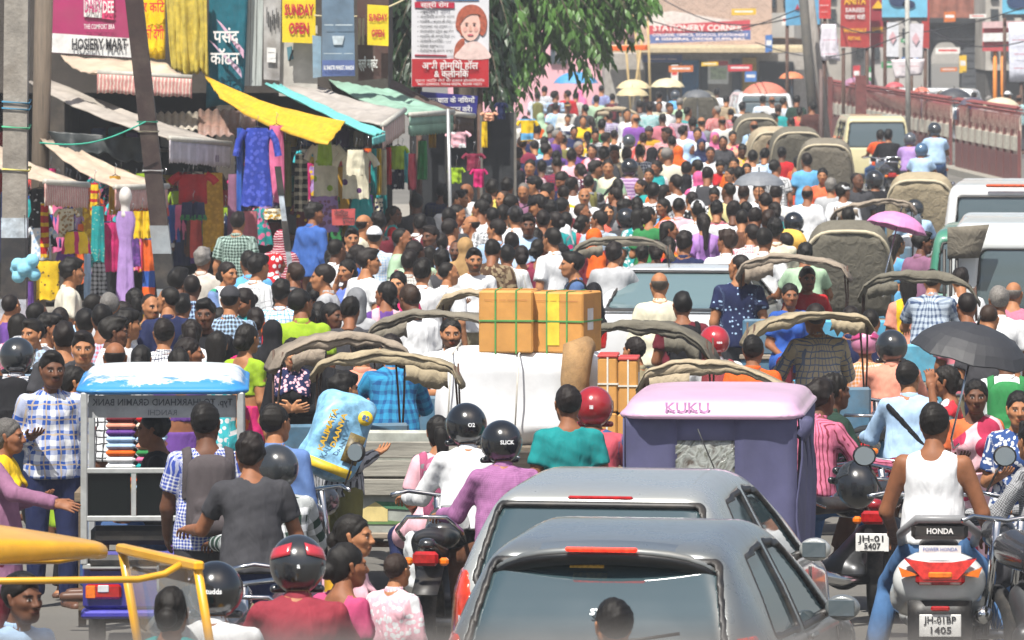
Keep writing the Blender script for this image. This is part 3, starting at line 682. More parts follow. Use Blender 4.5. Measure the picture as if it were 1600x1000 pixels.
   f.cap(D, P.T(-.06, -.19, .10), P.T(-.06, -.18, .40), .085, .08, k=.03, sc=(1, .85, 1)); f.cap(D, P.T(.06, -.19, .10), P.T(.06, -.18, .40), .085, .08, k=.05, sc=(1, .85, 1)); f.cap(D, P.T(0, -.20, .15), P.T(0, -.19, .4), .10, .09, k=.04, sc=(1, .8, 1))
   f.cap(D, P.T(-.06, -.275, .09), P.T(.06, -.275, .09), .06, k=.012, sc=(1, .6, 1)); f.cap(D, P.T(-.05, -.27, .2), P.T(.05, -.27, .2), .045, k=.012, sc=(1, .5, 1)); D += wob(X, .003, 1, 2)
  elif style == 'satchel':
   f.cap(D, P.T(.2, -.06, -.08), P.T(.2, .06, -.08), .075, k=.02, sc=(.6, 1, 1)); f.cap(D, P.T(.2, -.06, .0), P.T(.2, .06, .0), .06, k=.03, sc=(.6, 1, 1))
  return s.done(style, D)
 def shoe(s, i):
  k = 'shoe_%d' % i
  if k not in s.meshes:
   P = s.p; D = s.f.new(); s.f.cap(D, P.an[i] + V3(0, -.035, -.05), P.toe[i] + V3(0, .01, -.005), .047, .04, k=.02, sc=(1, 1, .85), cut=[(P.an[i] + V3(0, 0, -.02), V3(0, -.25, 1))])
   s.done(k, D)
  return s.meshes[k]
def fig(pose, fem, lod, hy=None):
 k = (pose, fem, lod, hy)
 if k not in FIG: FIG[k] = Fig(*k)
 return FIG[k]
PEOPLE = []
HM = Matrix.Translation((0, 0, 0))
def person(loc, yaw, lod=1, fem=False, pose='stand', top='shirt', topc='white', bot='pants', botc='denim', hair='short', hairc='17130f', tone=0, face=None, gear=None, gearc='black', drape=None, drapec=None,
           extra=(), extrac='black', height=1.66, label=None, group=None, shoec='brown', hy=None, gearlogo=None):
 f = fig(pose, fem, lod, hy); r = empty('person', loc, yaw, label, 'person', group, height / 1.70)
 ob('body', f.body_bearded(face) if face and lod < 2 else f.body(), skin(tone), r)
 part = dict(shirt='shirt', full='shirt', tee='t_shirt', tank='vest', kurta='kurta', kurtaf='kurta', blouse='blouse', pants='trousers', loose='trousers', skirt='sari_skirt' if drape == 'drape' else 'skirt', drape='sari_drape', dupatta='scarf', shawl='shawl', strap='bag_strap', packstrap='backpack_strap', pack='backpack', satchel='shoulder_bag', shorts='shorts')
 def put(st, c):
  me = f.garment(st)
  if me: return ob(part.get(st, st), me, cloth(c), r)
 t = put(top, topc)
 if t and top in ('shirt', 'full') and lod < 2: ob('collar', f.garment('collar'), cloth(topc), t)
 if bot: put(bot, botc)
 if drape: put(drape, drapec or topc)
 for e in extra:
  p = put(e, extrac)
  if e == 'pack' and p: ob('backpack_strap', f.garment('packstrap'), cloth(extrac), p)
 if lod == 0 and bot:
  for i in (0, 1): ob('shoe', f.shoe(i), mat(shoec, .5), r)
 HMx = f.headM()
 if hair and gear not in ('helmet', 'veil', 'scarf', 'helmet_open'):
  o = ob('hair', hair_mesh(hair, HAIRH[lod]), hair_mat(hairc), r); o.matrix_local = HMx
 if gear:
  o = ob({'helmet': 'helmet', 'helmet_open': 'helmet', 'cap': 'cap'}.get(gear, 'head_scarf'), gear_mesh(gear, HAIRH[lod]), mat(gearc, .22, coat=.6, noise=.05, spec=.6) if gear.startswith('helmet') else cloth(gearc), r); o.matrix_local = HMx
  if gear == 'helmet' and lod < 2: ob('visor', gear_mesh('visor', .011), glassy('2a2d30', .08, 1.6), o)
  if gearlogo and lod == 0: text(gearlogo, .035, mat('white', .5), o, (0, -.172, .025), (math.radians(82), 0, 0), bold=.03)
 return r
# ---------------------------------------------------------------- vehicles
def poly_sdf(px, py, poly):
 d = np.full(np.broadcast(px, py).shape, 1e9, np.float32); ins = np.zeros(d.shape, bool); n = len(poly)
 for i in range(n):
  (ax, ay), (bx, by) = poly[i], poly[(i + 1) % n]; ex, ey = bx - ax, by - ay; wx, wy = px - ax, py - ay
  t = np.clip((wx * ex + wy * ey) / (ex * ex + ey * ey + 1e-12), 0, 1); d = np.minimum(d, (wx - ex * t) ** 2 + (wy - ey * t) ** 2)
  c = ((ay <= py) & (by > py)) | ((by <= py) & (ay > py)); ins ^= c & (px < ax + (py - ay) * ex / (ey if abs(ey) > 1e-9 else 1e-9))
 d = np.sqrt(d); return np.where(ins, -d, d).astype(np.float32)
def spline(pts, n=6, closed=True):
 P = [np.array(p, float) for p in pts]; m = len(P); out = []
 for i in range(m):
  p0, p1, p2, p3 = P[i - 1], P[i], P[(i + 1) % m], P[(i + 2) % m]
  for j in range(n):
   t = j / n; out.append(tuple(.5 * (2 * p1 + (p2 - p0) * t + (2 * p0 - 5 * p1 + 4 * p2 - p3) * t * t + (3 * p1 - p0 - 3 * p2 + p3) * t ** 3)))
 return out
def smax(a, b, k): return -Field.smin(-a, -b, k)
class CarShape:
 """rounded body from a side outline (y,z), a plan outline (x,y) and a half-width per height; openings become recessed glass"""
 def __init__(s, side, length, wz, plan_r=.35, h=.02, k=.10, tail_taper=.06, sharp=False):
  zs = [p[1] for p in side]; s.f = f = Field((-.95, -.12, min(zs) - .06), (.95, length + .12, max(zs) + .08), h); X = f.all()
  A = poly_sdf(f.ax[1][:, None], f.ax[2][None, :], side if sharp else spline(side, 5))[None]
  w = np.interp(f.ax[2], [q[0] for q in wz], [q[1] for q in wz]).astype(np.float32)[None, None, :]
  yy = X[1]; pl = np.zeros_like(yy)
  for y0, sg in ((0, -1), (length, 1)):
   t = np.clip((plan_r - (yy - y0) * -sg) / plan_r, 0, 1); pl = pl + tail_taper * 2.2 * t ** 2.2
  D = smax(A + 0 * X[0], abs(X[0]) - w + pl, k); s.D = D; s.X = X; s.seals = []
 def wheel_cut(s, y, r):
  X = s.X; d = np.sqrt((X[1] - y) ** 2 + (X[2] - .0) ** 2) * 1.0; d = np.sqrt((X[1] - y) ** 2 + (X[2] - r * .96) ** 2) - r * 1.13
  s.D = np.maximum(s.D, -np.maximum(d, .55 - abs(X[0])))
 def opening(s, poly, plane, cond, depth=.02, round_=.03):
  f = s.f; X = s.X; D_ = s.D
  if plane == 'rear': R = poly_sdf(f.ax[0][:, None], f.ax[2][None, :], poly)[:, None, :]
  elif plane == 'side': R = poly_sdf(f.ax[1][:, None], f.ax[2][None, :], poly)[None]
  else: R = poly_sdf(f.ax[0][:, None], f.ax[1][None, :], poly)[:, :, None]
  R = np.maximum(R - round_, cond(X)) + 0 * s.D; G = np.maximum(s.D + depth, np.maximum(R - .012, -(s.D + depth + .045))); s.D = np.maximum(s.D, -np.maximum(R, -(s.D + depth + .03))); s.seals.append(np.maximum(np.maximum(D_ - .004, np.abs(R) - .019), -(D_ + .03))); return G
 def proud(s, poly, plane, cond, out=.008, thick=.03, round_=.02):
  f = s.f; X = s.X
  if plane == 'rear': R = poly_sdf(f.ax[0][:, None], f.ax[2][None, :], poly)[:, None, :]
  elif plane == 'side': R = poly_sdf(f.ax[1][:, None], f.ax[2][None, :], poly)[None]
  else: R = poly_sdf(f.ax[0][:, None], f.ax[1][None, :], poly)[:, :, None]
  return np.maximum(s.D0 - out, np.maximum(np.maximum(R - round_, cond(X)), -(s.D0 + thick)))
 def mesh(s, D, name):
  V, F = s.f.nets(D); me = mesh_np(name, V, F)
  return me
 def body(s, D, name):
  V, F = s.f.nets(D.copy()); me = mesh_np(name, V, F); N = s.f.grad(np.clip(D, -.2, .2), V.astype(np.float32))
  me.normals_split_custom_set_from_vertices([tuple(n) for n in N]); return me
TYRE = mat('1c1c1d', .85, bump=.3, grime=.5); RIM = mat('8e9092', .35, metal=.8); CHROME = mat('c4c6c8', .15, metal=1.0, noise=.04); BLACKP = mat('141416', .5, grime=.3); RUST = mat('4a2f24', .8, grime=.6, bump=.4)
REDL = mat('a01413', .12, coat=1, noise=.25, scale=30); ORNG = mat('e06f10', .15, coat=1, noise=.2, scale=30); CLEARL = mat('c9ccd0', .12, coat=1); BRAKE = mat('ff2a12', .3, emit=1.6, noise=.5, scale=60)
def wheel(parent, loc, r, w, name='wheel', spokes=0, rim=None, axis='X'):
 t = MB().lathe([(r * .74, -w * .45), (r * .9, -w * .5), (r, -w * .28), (r, w * .28), (r * .9, w * .5), (r * .74, w * .45), (r * .74, -w * .45)], n=28, axis=axis).build('tyre', TYRE); e = empty(name, loc); e.parent = parent; t.parent = e
 m = MB()
 if spokes:
  m.lathe([(r * .88, -w * .3), (r * .82, -w * .3), (r * .82, w * .3), (r * .88, w * .3)], n=28, axis=axis); m.lathe([(.03, -w * 1.2), (.03, w * 1.2)], n=10, axis=axis)
  for i in range(spokes):
   a = 2 * math.pi * i / spokes; b = a + (.35 if i % 2 else -.35)
   m.tube([(0, .03 * math.cos(b), .03 * math.sin(b)), (0, r * .84 * math.cos(a), r * .84 * math.sin(a))], .0028, 4, cap=False)
 else:
  m.lathe([(r * .75, -w * .42), (r * .68, -w * .3), (r * .3, -w * .15), (.02, -w * .12), (.02, w * .12), (r * .3, w * .15), (r * .68, w * .3), (r * .75, w * .42)], n=24, axis=axis)
 m.build('rim', rim or RIM, e); return e
CARC = {}
def hatch_shape(h):
 side = [(.03, .30), (.0, .55), (.05, .86), (.13, 1.0), (.40, 1.37), (.52, 1.46), (.9, 1.505), (1.5, 1.53), (2.0, 1.47), (2.45, 1.24), (2.82, 1.0), (3.3, .90), (3.7, .74), (3.84, .52), (3.82, .28), (3.5, .2), (.4, .2)]
 wz = [(.2, .76), (.4, .825), (.65, .845), (.92, .825), (1.0, .80), (1.2, .71), (1.40, .605), (1.55, .52)]
 S = CarShape(side, 3.85, wz, plan_r=.7, h=h, k=.11, tail_taper=.07); S.wheel_cut(.68, .30); S.wheel_cut(3.08, .30); S.D0 = S.D.copy()
 G = {}
 G['rear_window'] = S.opening([(-.60, 1.02), (.60, 1.02), (.53, 1.36), (-.53, 1.36)], 'rear', lambda X: X[1] - .75, round_=.04)
 G['windscreen'] = S.opening([(-.64, 1.05), (.64, 1.05), (.50, 1.40), (-.50, 1.40)], 'rear', lambda X: 1.8 - X[1], round_=.04)
 for q, nm in ((1, 'r'), (-1, 'l')):
  c = lambda X, q=q: -X[0] * q + .3
  G['rear_side' + nm] = S.opening([(.82, 1.02), (1.52, 1.0), (1.50, 1.39), (.98, 1.36)], 'side', c, round_=.02)
  G['front_side' + nm] = S.opening([(1.66, 1.0), (2.50, .99), (2.02, 1.36), (1.64, 1.395)], 'side', c, round_=.02)
 lamps = {}
 for q in (1, -1):
  P = [(q * .62, .68), (q * .86, .66), (q * .86, 1.03), (q * .70, 1.03), (q * .66, .9)]; lamps[q] = S.proud(P, 'rear', lambda X: X[1] - .42)
 return S, G, lamps
def hatchback(loc, yaw, colour, label, badge, h=.0165, spoiler=True, lamp_c=None, group=None):
 if 'hatch' not in CARC:
  S, G, Lm = hatch_shape(h); CARC['hatch'] = (S.body(S.D, 'body'), {k: S.mesh(v, 'window') for k, v in G.items()}, {k: S.mesh(v, 'tail_lamp') for k, v in Lm.items()}, [S.mesh(v, 'seal') for v in S.seals])
 B, G, Lm, SL = CARC['hatch']; r = empty('hatchback_car', loc, yaw, label, 'car', group)
 ob('body', B, car_paint(colour, .38, .22), r); gl = glassy('33454a', .03, 2.3)
 for k, v in G.items(): ob('rear_window' if k == 'rear_window' else 'windscreen' if k == 'windscreen' else 'side_window', v, gl, r)
 for v in SL: ob('window_seal', v, BLACKP, r)
 for v in Lm.values(): ob('tail_lamp', v, mat('c2340f', .12, coat=1, noise=.35, scale=9, name='lamp_plastic'), r)
 if spoiler:
  m = MB().sheet([[(x, .34 + .10 * (abs(x) / .56) ** 2 + t, 1.462 - .05 * (x / .56) ** 2 - .06 * (abs(x) / .56) ** 6 + (.015 if t > .1 else -.01)) for t in (0, .1, .2)] for x in np.linspace(-.58, .58, 15)], .035); sp = m.build('spoiler', car_paint(colour, .38, .22), r)
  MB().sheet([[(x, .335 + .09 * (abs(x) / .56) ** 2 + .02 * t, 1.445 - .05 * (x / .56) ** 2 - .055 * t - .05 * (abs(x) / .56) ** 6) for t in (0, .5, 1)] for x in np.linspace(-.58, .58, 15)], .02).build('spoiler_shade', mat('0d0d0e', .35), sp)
  y0 = .325
 else: y0 = .455
 bl = MB().box((0, y0, 1.463 if spoiler else 1.435), (.36, .03, .022), bev=.008).build('brake_lamp', BRAKE if spoiler else REDL, r)
 wi = MB().tube([(0, .10, 1.03), (.22, .115, 1.045), (.42, .15, 1.075)], .009, 6).build('wiper', BLACKP, r)
 MB().box((0, -.01, .50), (1.3, .08, .05), bev=.02).build('bumper_strip', BLACKP, r)
 for q in (-1, 1):
  f = Field((-.14, -.13, -.12), (.14, .13, .14), .012); D = f.new(); f.ell(D, (0, 0, 0), (.092, .07, .068), 0); D = f.plane(D, (0, -.035, 0), (0, -1, 0), .01); V, F = f.nets(D)
  mi = ob('wing_mirror', mesh_np('mirror', V, F), car_paint(colour, .38, .22), r, loc=(q * .90, 2.35, 1.02)); MB().box((0, -.04, 0), (.135, .008, .085), bev=.003).build('mirror_glass', glassy('4c565b', .03, 2.0), mi); MB().tube([(-q * .06, .02, -.02), (-q * .16, .03, -.05)], .022, 8).build('mirror_arm', BLACKP, mi)
  for yy in (.80, 1.60, 2.62): MB().tube([(q * .846, yy, .42), (q * .847, yy + .01, .66), (q * .832, yy + .02, .90)], .005, 5).build('door_seam', BLACKP, r)
  for y in (1.42, 2.28): MB().box((q * .842, y - .5, .93), (.03, .17, .03), bev=.012).build('door_handle', car_paint(colour, .38, .22), r)
  MB().tube([(q * .50, .62, 1.452), (q * .535, 1.2, 1.478), (q * .53, 1.9, 1.43)], .007, 6).build('roof_gutter', BLACKP, r)
 for y in (.68, 3.08):
  for q in (-1, 1): wheel(r, (q * .76, y, .30), .30, .18)
 for t, sz, x, z in badge: text(t, sz, mat('dfe2e4', .2, metal=.6), r, (x, .03 + .1 * max(0, z - .85) * 4.0 - .005, z), (math.radians(78), 0, 0), 'badge', bold=.02)
 if not spoiler: MB().tube([(.44, 1.75, 1.46), (.33, 1.7, 1.74)], .004, 6).build('aerial', BLACKP, r)
 return r
def box_van(name, loc, yaw, colour, label, cat, L, Wd, Hh, h=.03, rear=None, win=None, sides=True, kind='van', wheels=.28, paint=None, shape=None):
 sd = shape or [(.03, .35), (.0, .7), (.04, 1.0), (.10, Hh - .25), (.22, Hh - .04), (.7, Hh), (L * .6, Hh), (L * .78, Hh - .08), (L - .2, 1.0), (L, .7), (L, .35), (L - .3, .25), (.3, .25)]
 hw = Wd / 2; wz = [(.2, hw - .04), (.5, hw), (1.0, hw), (Hh - .15, hw - .09), (Hh + .1, hw - .16)]
 S = CarShape(sd, L, wz, plan_r=.3, h=h, k=.08, tail_taper=.03); S.wheel_cut(.6, wheels); S.wheel_cut(L - .7, wheels); S.D0 = S.D.copy()
 z0, z1 = win or (1.0, Hh - .22); rw = rear or hw - .17; W_ = {}
 W_['rear_window'] = S.opening([(-rw, z0), (rw, z0), (rw - .05, z1), (-rw + .05, z1)], 'rear', lambda X: X[1] - .9, round_=.04)
 W_['windscreen'] = S.opening([(-rw, z0), (rw, z0), (rw - .05, z1), (-rw + .05, z1)], 'rear', lambda X: L * .55 - X[1], round_=.04)
 if sides:
  for q in (1, -1):
   for a, b in ((.32, .42), (.45, .62)): W_['side%d%g' % (q, a)] = S.opening([(L * a, z0 + .02), (L * b, z0 + .02), (L * b - .03, z1), (L * a + .03, z1)], 'side', lambda X, q=q: -X[0] * q + .3, round_=.03)
   W_['sideb%d' % q] = S.opening([(.45, z0 + .02), (L * .29, z0 + .02), (L * .29, z1), (.5, z1)], 'side', lambda X, q=q: -X[0] * q + .3, round_=.03)
 lm = [S.proud([(q * (hw - .16), .62), (q * (hw - .03), .62), (q * (hw - .03), .95), (q * (hw - .16), .95)], 'rear', lambda X: X[1] - .3) for q in (1, -1)]
 r = empty(name, loc, yaw, label, cat); ob('body', S.body(S.D, 'body'), paint or car_paint(colour, 0, .35), r)
 for k, v in W_.items(): ob('rear_window' if k == 'rear_window' else 'windscreen' if k == 'windscreen' else 'side_window', S.mesh(v, 'window'), glassy('4a575a', .05, 1.9), r)
 for v in S.seals: ob('window_seal', S.mesh(v, 'seal'), BLACKP, r)
 for v in lm: ob('tail_lamp', S.mesh(v, 'lamp'), REDL, r)
 MB().box((0, -.03, .42), (Wd - .05, .1, .12), bev=.03).build('bumper', BLACKP, r)
 MB().box((0, -.02, .72), (.34, .012, .11), bev=.004).build('number_plate', mat('d8c040' if cat == 'taxi' else 'd8d8d4', .5), r)
 for y in (.6, L - .7):
  for q in (-1, 1): wheel(r, (q * (hw - .1), y, wheels), wheels, .17)
 return r
# ---------------------------------------------------------------- cycle rickshaws
CANV = ['94887a', '7a7468', 'a2957c', '6b675c', 'a89a82']
def canvas_mat(i):
 k = ('canvas', i)
 if k in MATS: return MATS[k]
 m, nt, b = new_mat('canvas'); L = nt.links; c = colr(CANV[i % 5]); tc = node(nt, 'ShaderNodeTexCoord').outputs['Object']
 n1 = node(nt, 'ShaderNodeTexNoise', i_Scale=3.2, i_Detail=8.0, i_Roughness=.7, i_Distortion=.6); L.new(tc, n1.inputs['Vector'])
 col = ramp(nt, n1.outputs[0], [(.28, tuple(x * .38 for x in c[:3]) + (1,)), (.47, tuple(x * .8 for x in c[:3]) + (1,)), (.66, c), (.8, tuple(min(1, x * 1.25) for x in c[:3]) + (1,))])
 L.new(col, b.inputs['Base Color']); b.inputs['Roughness'].default_value = .9; b.inputs['Specular IOR Level'].default_value = .15
 n2 = node(nt, 'ShaderNodeTexNoise', i_Scale=9.0, i_Detail=5.0, i_Distortion=1.5); L.new(tc, n2.inputs['Vector'])
 bp = node(nt, 'ShaderNodeBump', i_Strength=.6, i_Distance=.03); L.new(n2.outputs[0], bp.inputs['Height']); L.new(bp.outputs[0], b.inputs['Normal']); MATS[k] = m; return m
def nz1(x, s): return math.sin(x * 3.1 + s) * .5 + math.sin(x * 7.3 + s * 2.1) * .3 + math.sin(x * 13.7 + s * 3.7) * .2
def rickshaw(loc, yaw, hood, label, seed=0, canvas=0, panel='48708a', scale=1.0, hz=1.86, hw=.50, tilt=0.0, painted=False, lod=1, bench=False):
 r = empty('cycle_rickshaw', loc, yaw, label, 'rickshaw', 'cycle rickshaws in the traffic', scale); rd = random.Random(seed); cm = canvas_mat(canvas)
 fr = MB()
 for q in (-1, 1): fr.tube([(q * .42, -.2, .48), (q * .42, .35, .48), (q * .2, .8, .42), (q * .05, 1.3, .75)], .02, 8)
 fr.tube([(-.56, 0, .34), (.56, 0, .34)], .022, 8); fr.tube([(0, .75, .45), (0, .82, .92)], .02, 8); fr.tube([(0, .8, .85), (0, 1.32, .9)], .02, 8); fr.tube([(0, 1.28, 1.0), (0, 1.48, .34)], .02, 8); fr.build('frame', RUST, r)
 MB().tube([(-.28, 1.12, 1.02), (-.24, 1.22, 1.05), (0, 1.3, 1.02), (.24, 1.22, 1.05), (.28, 1.12, 1.02)], .013, 8).build('handlebar', CHROME, r)
 MB().lathe([(.01, .95), (.09, .95), (.11, .925), (.08, .90), (.01, .90)], (0, .80, 0), 12).build('saddle', BLACKP, r)
 for x, y in ((-.52, 0), (.52, 0), (0, 1.5)): wheel(r, (x, y, .34), .34, .045, spokes=20 if lod == 0 else 10, rim=mat('77706a', .5, metal=.6))
 pm = mat(panel, .55, grime=.55, noise=.25, scale=6)
 MB().box((0, .08, .76), (.92, .52, .10), bev=.03).build('seat', mat('5b2f2c', .6, grime=.4), r)
 MB().box((0, -.20, .98), (.94, .05, .34), bev=.02).build('backrest', pm, r)
 b = MB(); b.box((0, -.27, .60), (.96, .03, .36), bev=.01); pn = b.build('rear_panel', pm, r)
 for i, (z, w) in enumerate(((.80, .98), (.42, .98))): MB().box((0, -.29, z), (w, .035, .045), bev=.008).build('panel_rail', wood('8a7f70'), r)
 if painted:
  a = MB(); a.prism([(-.16, .52), (.02, .52), (.02, .61), (-.06, .66), (-.16, .60)], -.292, -.288); a.build('painted_house', mat('c9b77a', .6), r); MB().prism([(-.07, .66), (.16, .65), (.20, .60), (.01, .61)], -.294, -.29).build('painted_roof', mat('3f7052', .6), r); MB().prism([(-.3, .50), (.3, .50), (.28, .53), (.1, .52), (-.1, .54), (-.28, .53)], -.291, -.2885).build('painted_grass', mat('5d7d4a', .6), r)
 for q in (-1, 1): MB().sheet([[(q * (.46 + .13 * j), .40 * math.cos(a), .34 + .40 * math.sin(a)) for j in (0, 1)] for a in np.linspace(.2, math.pi - .1, 9)], .012).build('mudguard', pm, r)
 hinge = Vector((0, -.02, .92)); hoops = []
 if hood == 'full': angs = [118, 95, 72, 50]
 else: angs = [86 + tilt, 74 + tilt, 60 + tilt]
 hh = hz - .92
 def hoop(a, n=13, w=hw, k=1.0):
  pts = []
  for i in range(n):
   t = math.pi * i / (n - 1); x = -w * math.copysign(abs(math.cos(t)) ** .55, math.cos(t)); v = hh * k * abs(math.sin(t)) ** .42
   pts.append(Vector((x, hinge.y + v * math.cos(math.radians(a)), hinge.z + v * math.sin(math.radians(a)))))
  return pts
 if hood == 'full':
  H = [hoop(a, 17) for a in angs]; m = MB(); G = []
  for k in range(3):
   for s_ in range(3):
    t = s_ / 3; G.append([p.lerp(q, t) * 1.0 + Vector((0, 0, -.02 * math.sin(math.pi * t))) for p, q in zip(H[k], H[k + 1])])
  G.append(H[3]); hm = m.sheet(G, .012).build('hood', cm, r)
  P = []
  for i in range(17):
   top = H[0][i]; bot = Vector((top.x * .98, hinge.y - .20, .84)); P.append([bot.lerp(top, j / 8) + Vector((0, -.018 * nz1(i * .5 + j * .2, seed) - .03 * math.sin(math.pi * j / 8) , 0)) for j in range(9)])
  MB().sheet(P, .010).build('hood_back', cm, r); MB().tube(H[0], .022, 6).build('hood_rim', mat('bdb298', .85, grime=.3), r); MB().tube(H[3], .024, 6).build('hood_rim', mat('bdb298', .85, grime=.3), r)
 elif hood == 'fold':
  w = hw; n = 37; G = []; s1, s2, s3 = rd.uniform(0, 6), rd.uniform(0, 6), rd.uniform(.6, 1.4); AR, AS = rd.uniform(.08, .15), rd.uniform(-.045, .045)
  for i in range(n):
   u = -1 + 2 * i / (n - 1); au = abs(u); ar = AR * (1 - au ** 2.7) + AS * u + .014 * nz1(u * 1.9, seed + 4); H = (.078 + .026 * math.sin(u * 2.1 + s1) + .02 * nz1(u * 1.6, seed)) * (1 - .55 * au ** 4); sk = .24 * math.sin(u * s3 * 1.6 + s2); row = []
   for k, (vv, bo) in enumerate(((0, .0), (.05, .012), (.2, .018), (.46, .022), (.50, .0), (.505, .028), (.62, .03), (.78, .024), (.9, .012), (.96, -.005), (1.0, -.04))):
    v2 = min(1, max(0, vv + sk * math.sin(math.pi * vv))); row.append((w * 1.05 * u + .012 * nz1(u * 2 + k, seed), -.27 - bo * (1 + .3 * nz1(u * 1.3 + k * .7, seed + 1)), hz - .30 + ar + H * v2 + (.13 - H) * .5 + .012 * nz1(u * 4 + s1, seed + 7) * (1 - vv) - .10 * max(0, au - .88) * 6 + tilt * .008 * u))
   for y, dz in ((-.1, -.02), (.1, -.035), (.28, -.03), (.29, -.055), (.1, -.07), (-.15, -.06)): row.append((w * 1.04 * u, y, row[10][2] + dz + .01 * nz1(u * 2.2 + y * 3, seed + 3)))
   G.append([Vector(p) for p in row])
  nj = len(G[0]); vsx = [p for r_ in G for p in r_]; fsx = [(i * nj + j, i * nj + (j + 1) % nj, (i + 1) * nj + (j + 1) % nj, (i + 1) * nj + j) for i in range(n - 1) for j in range(nj)] + [list(range(nj))[::-1], list(range((n - 1) * nj, n * nj))]
  MB().add(vsx, fsx, True).build('hood', cm, r); t0, t1 = (3, 13) if seed % 2 else (n - 14, n - 3)
  MB().sheet([[G[i][2] + Vector((0, -.02, -.02)), G[i][1] + Vector((0, -.025, -.05 - .03 * abs(nz1(i * .3, seed)))), G[i][0] + Vector((0, -.02, -.09 - .05 * abs(nz1(i * .35, seed + 2))))] for i in range(t0, t1)], .010).build('hood_flap', cm, r)
 if hood == 'full':
  for a in angs: MB().tube(hoop(a, 13, hw, .96), .010, 6).build('hood_hoop', RUST, r)
 if hood == 'fold':
  for q in (-1, 1):
   for y in (-.2, .12): MB().tube([(q * .46, -.02, .92), (q * hw * .99, y * .6, hz - .5), (q * hw * .96, y, hz - .2)], .008, 6).build('hood_rod', RUST, r)
 if bench:
  for k in range(3): MB().box((0, -.32, 1.02 - .13 * k), (1.05, .035, .115), bev=.006).build('bench_board', wood('8d8a80'), r)
 return r
# ---------------------------------------------------------------- setting: ground, buildings, signs, awnings, poles
def asphalt():
 m, nt, b = new_mat('asphalt'); L = nt.links; tc = node(nt, 'ShaderNodeTexCoord').outputs['Object']
 n1 = node(nt, 'ShaderNodeTexNoise', i_Scale=.35, i_Detail=9.0, i_Roughness=.7); L.new(tc, n1.inputs['Vector']); n2 = node(nt, 'ShaderNodeTexNoise', i_Scale=60.0, i_Detail=3.0); L.new(tc, n2.inputs['Vector'])
 a = ramp(nt, n1.outputs[0], [(.3, s2l('56544f')), (.6, s2l('6e6b65')), (.75, s2l('8a8478'))]); L.new(mixc(nt, .5, a, ramp(nt, n2.outputs[0], [(.3, .45), (.7, 1.0)]), 'MULTIPLY'), b.inputs['Base Color'])
 b.inputs['Roughness'].default_value = .9; bp = node(nt, 'ShaderNodeBump', i_Strength=.5, i_Distance=.01); L.new(n2.outputs[0], bp.inputs['Height']); L.new(bp.outputs[0], b.inputs['Normal']); return m
tag(MB().sheet([[(-900, -100, -.05), (-900, 1500, -.05)], [(900, -100, -.05), (900, 1500, -.05)]], .1, False).build('road', asphalt()), kind='structure')
tag(MB().prism([(-12, 55), (-4.9, 58), (-2.6, 80), (-1.2, 100), (-1.0, 135), (-12, 135)], 0.0, .14, 'XY').build('pavement', mat('8a857c', .9, grime=.6, bump=.4)), kind='structure')
def brick_mat(c='8a5a45', c2='b5a090'):
 m, nt, b = new_mat('brickwork'); L = nt.links; tc = node(nt, 'ShaderNodeTexCoord').outputs['Object']; mp = node(nt, 'ShaderNodeMapping'); mp.inputs['Rotation'].default_value = (math.pi / 2, 0, 0); L.new(tc, mp.inputs['Vector'])
 t = node(nt, 'ShaderNodeTexBrick', i_Scale=4.0); t.inputs['Color1'].default_value = colr(c); t.inputs['Color2'].default_value = tuple(x * .7 for x in colr(c)[:3]) + (1,); t.inputs['Mortar'].default_value = colr(c2); L.new(mp.outputs[0], t.inputs['Vector']); L.new(t.outputs[0], b.inputs['Base Color']); b.inputs['Roughness'].default_value = .9; return m
def wbox(name, x0, y0, x1, y1, d, deep, m, parent=None, ground=False):
 """box whose front face fills the given photo rectangle at distance d (down to the ground when asked)"""
 a, b = W(x0, y0, d), W(x1, y1, d); z0 = 0 if ground else b.z
 return MB().box(((a.x + b.x) / 2, d + deep / 2, (a.z + z0) / 2), (abs(b.x - a.x), deep, a.z - z0)).build(name, m, parent)
def board(name, corners, d, m, label=None, cat=None, thick=.03, n=1, sag=0, parent=None, group=None, seed=0, dd=(0, 0, 0, 0)):
 """panel through four photo points (top left, top right, bottom right, bottom left); sag gives a cloth its folds"""
 P = [W(px, py, d + o) for (px, py), o in zip(corners, dd)]; k = max(2, n + 1); G = []
 for i in range(k):
  u = i / (k - 1); G.append([(P[0].lerp(P[1], u)).lerp(P[3].lerp(P[2], u), j / (k - 1)) + Vector((0, -sag * abs(nz1(u * 4 + .3 * j / k, seed)) * (.3 + .7 * j / k), sag * .3 * nz1(u * 3, seed + 2) * j / k)) for j in range(k)])
 o = MB().sheet(G, thick, n > 1).build(name, m, parent)
 if label: tag(o, label, cat, group)
 return o
def btext(s, px, py, hpx, d, m, parent, wpx=None, bold=.02, off=.03, align='CENTER', rz=0):
 p = W(px, py, d - off); sz = hpx * d / FPX
 text(s, sz, m, parent, p, (math.pi / 2, 0, rz), width=wpx * d / FPX if wpx else None, bold=bold, align=align)
INK = mat('26262a', .7, noise=.3); WHT = mat('d6d6d4', .7, grime=.25, scale=9); REDK = mat('c21f22', .6)
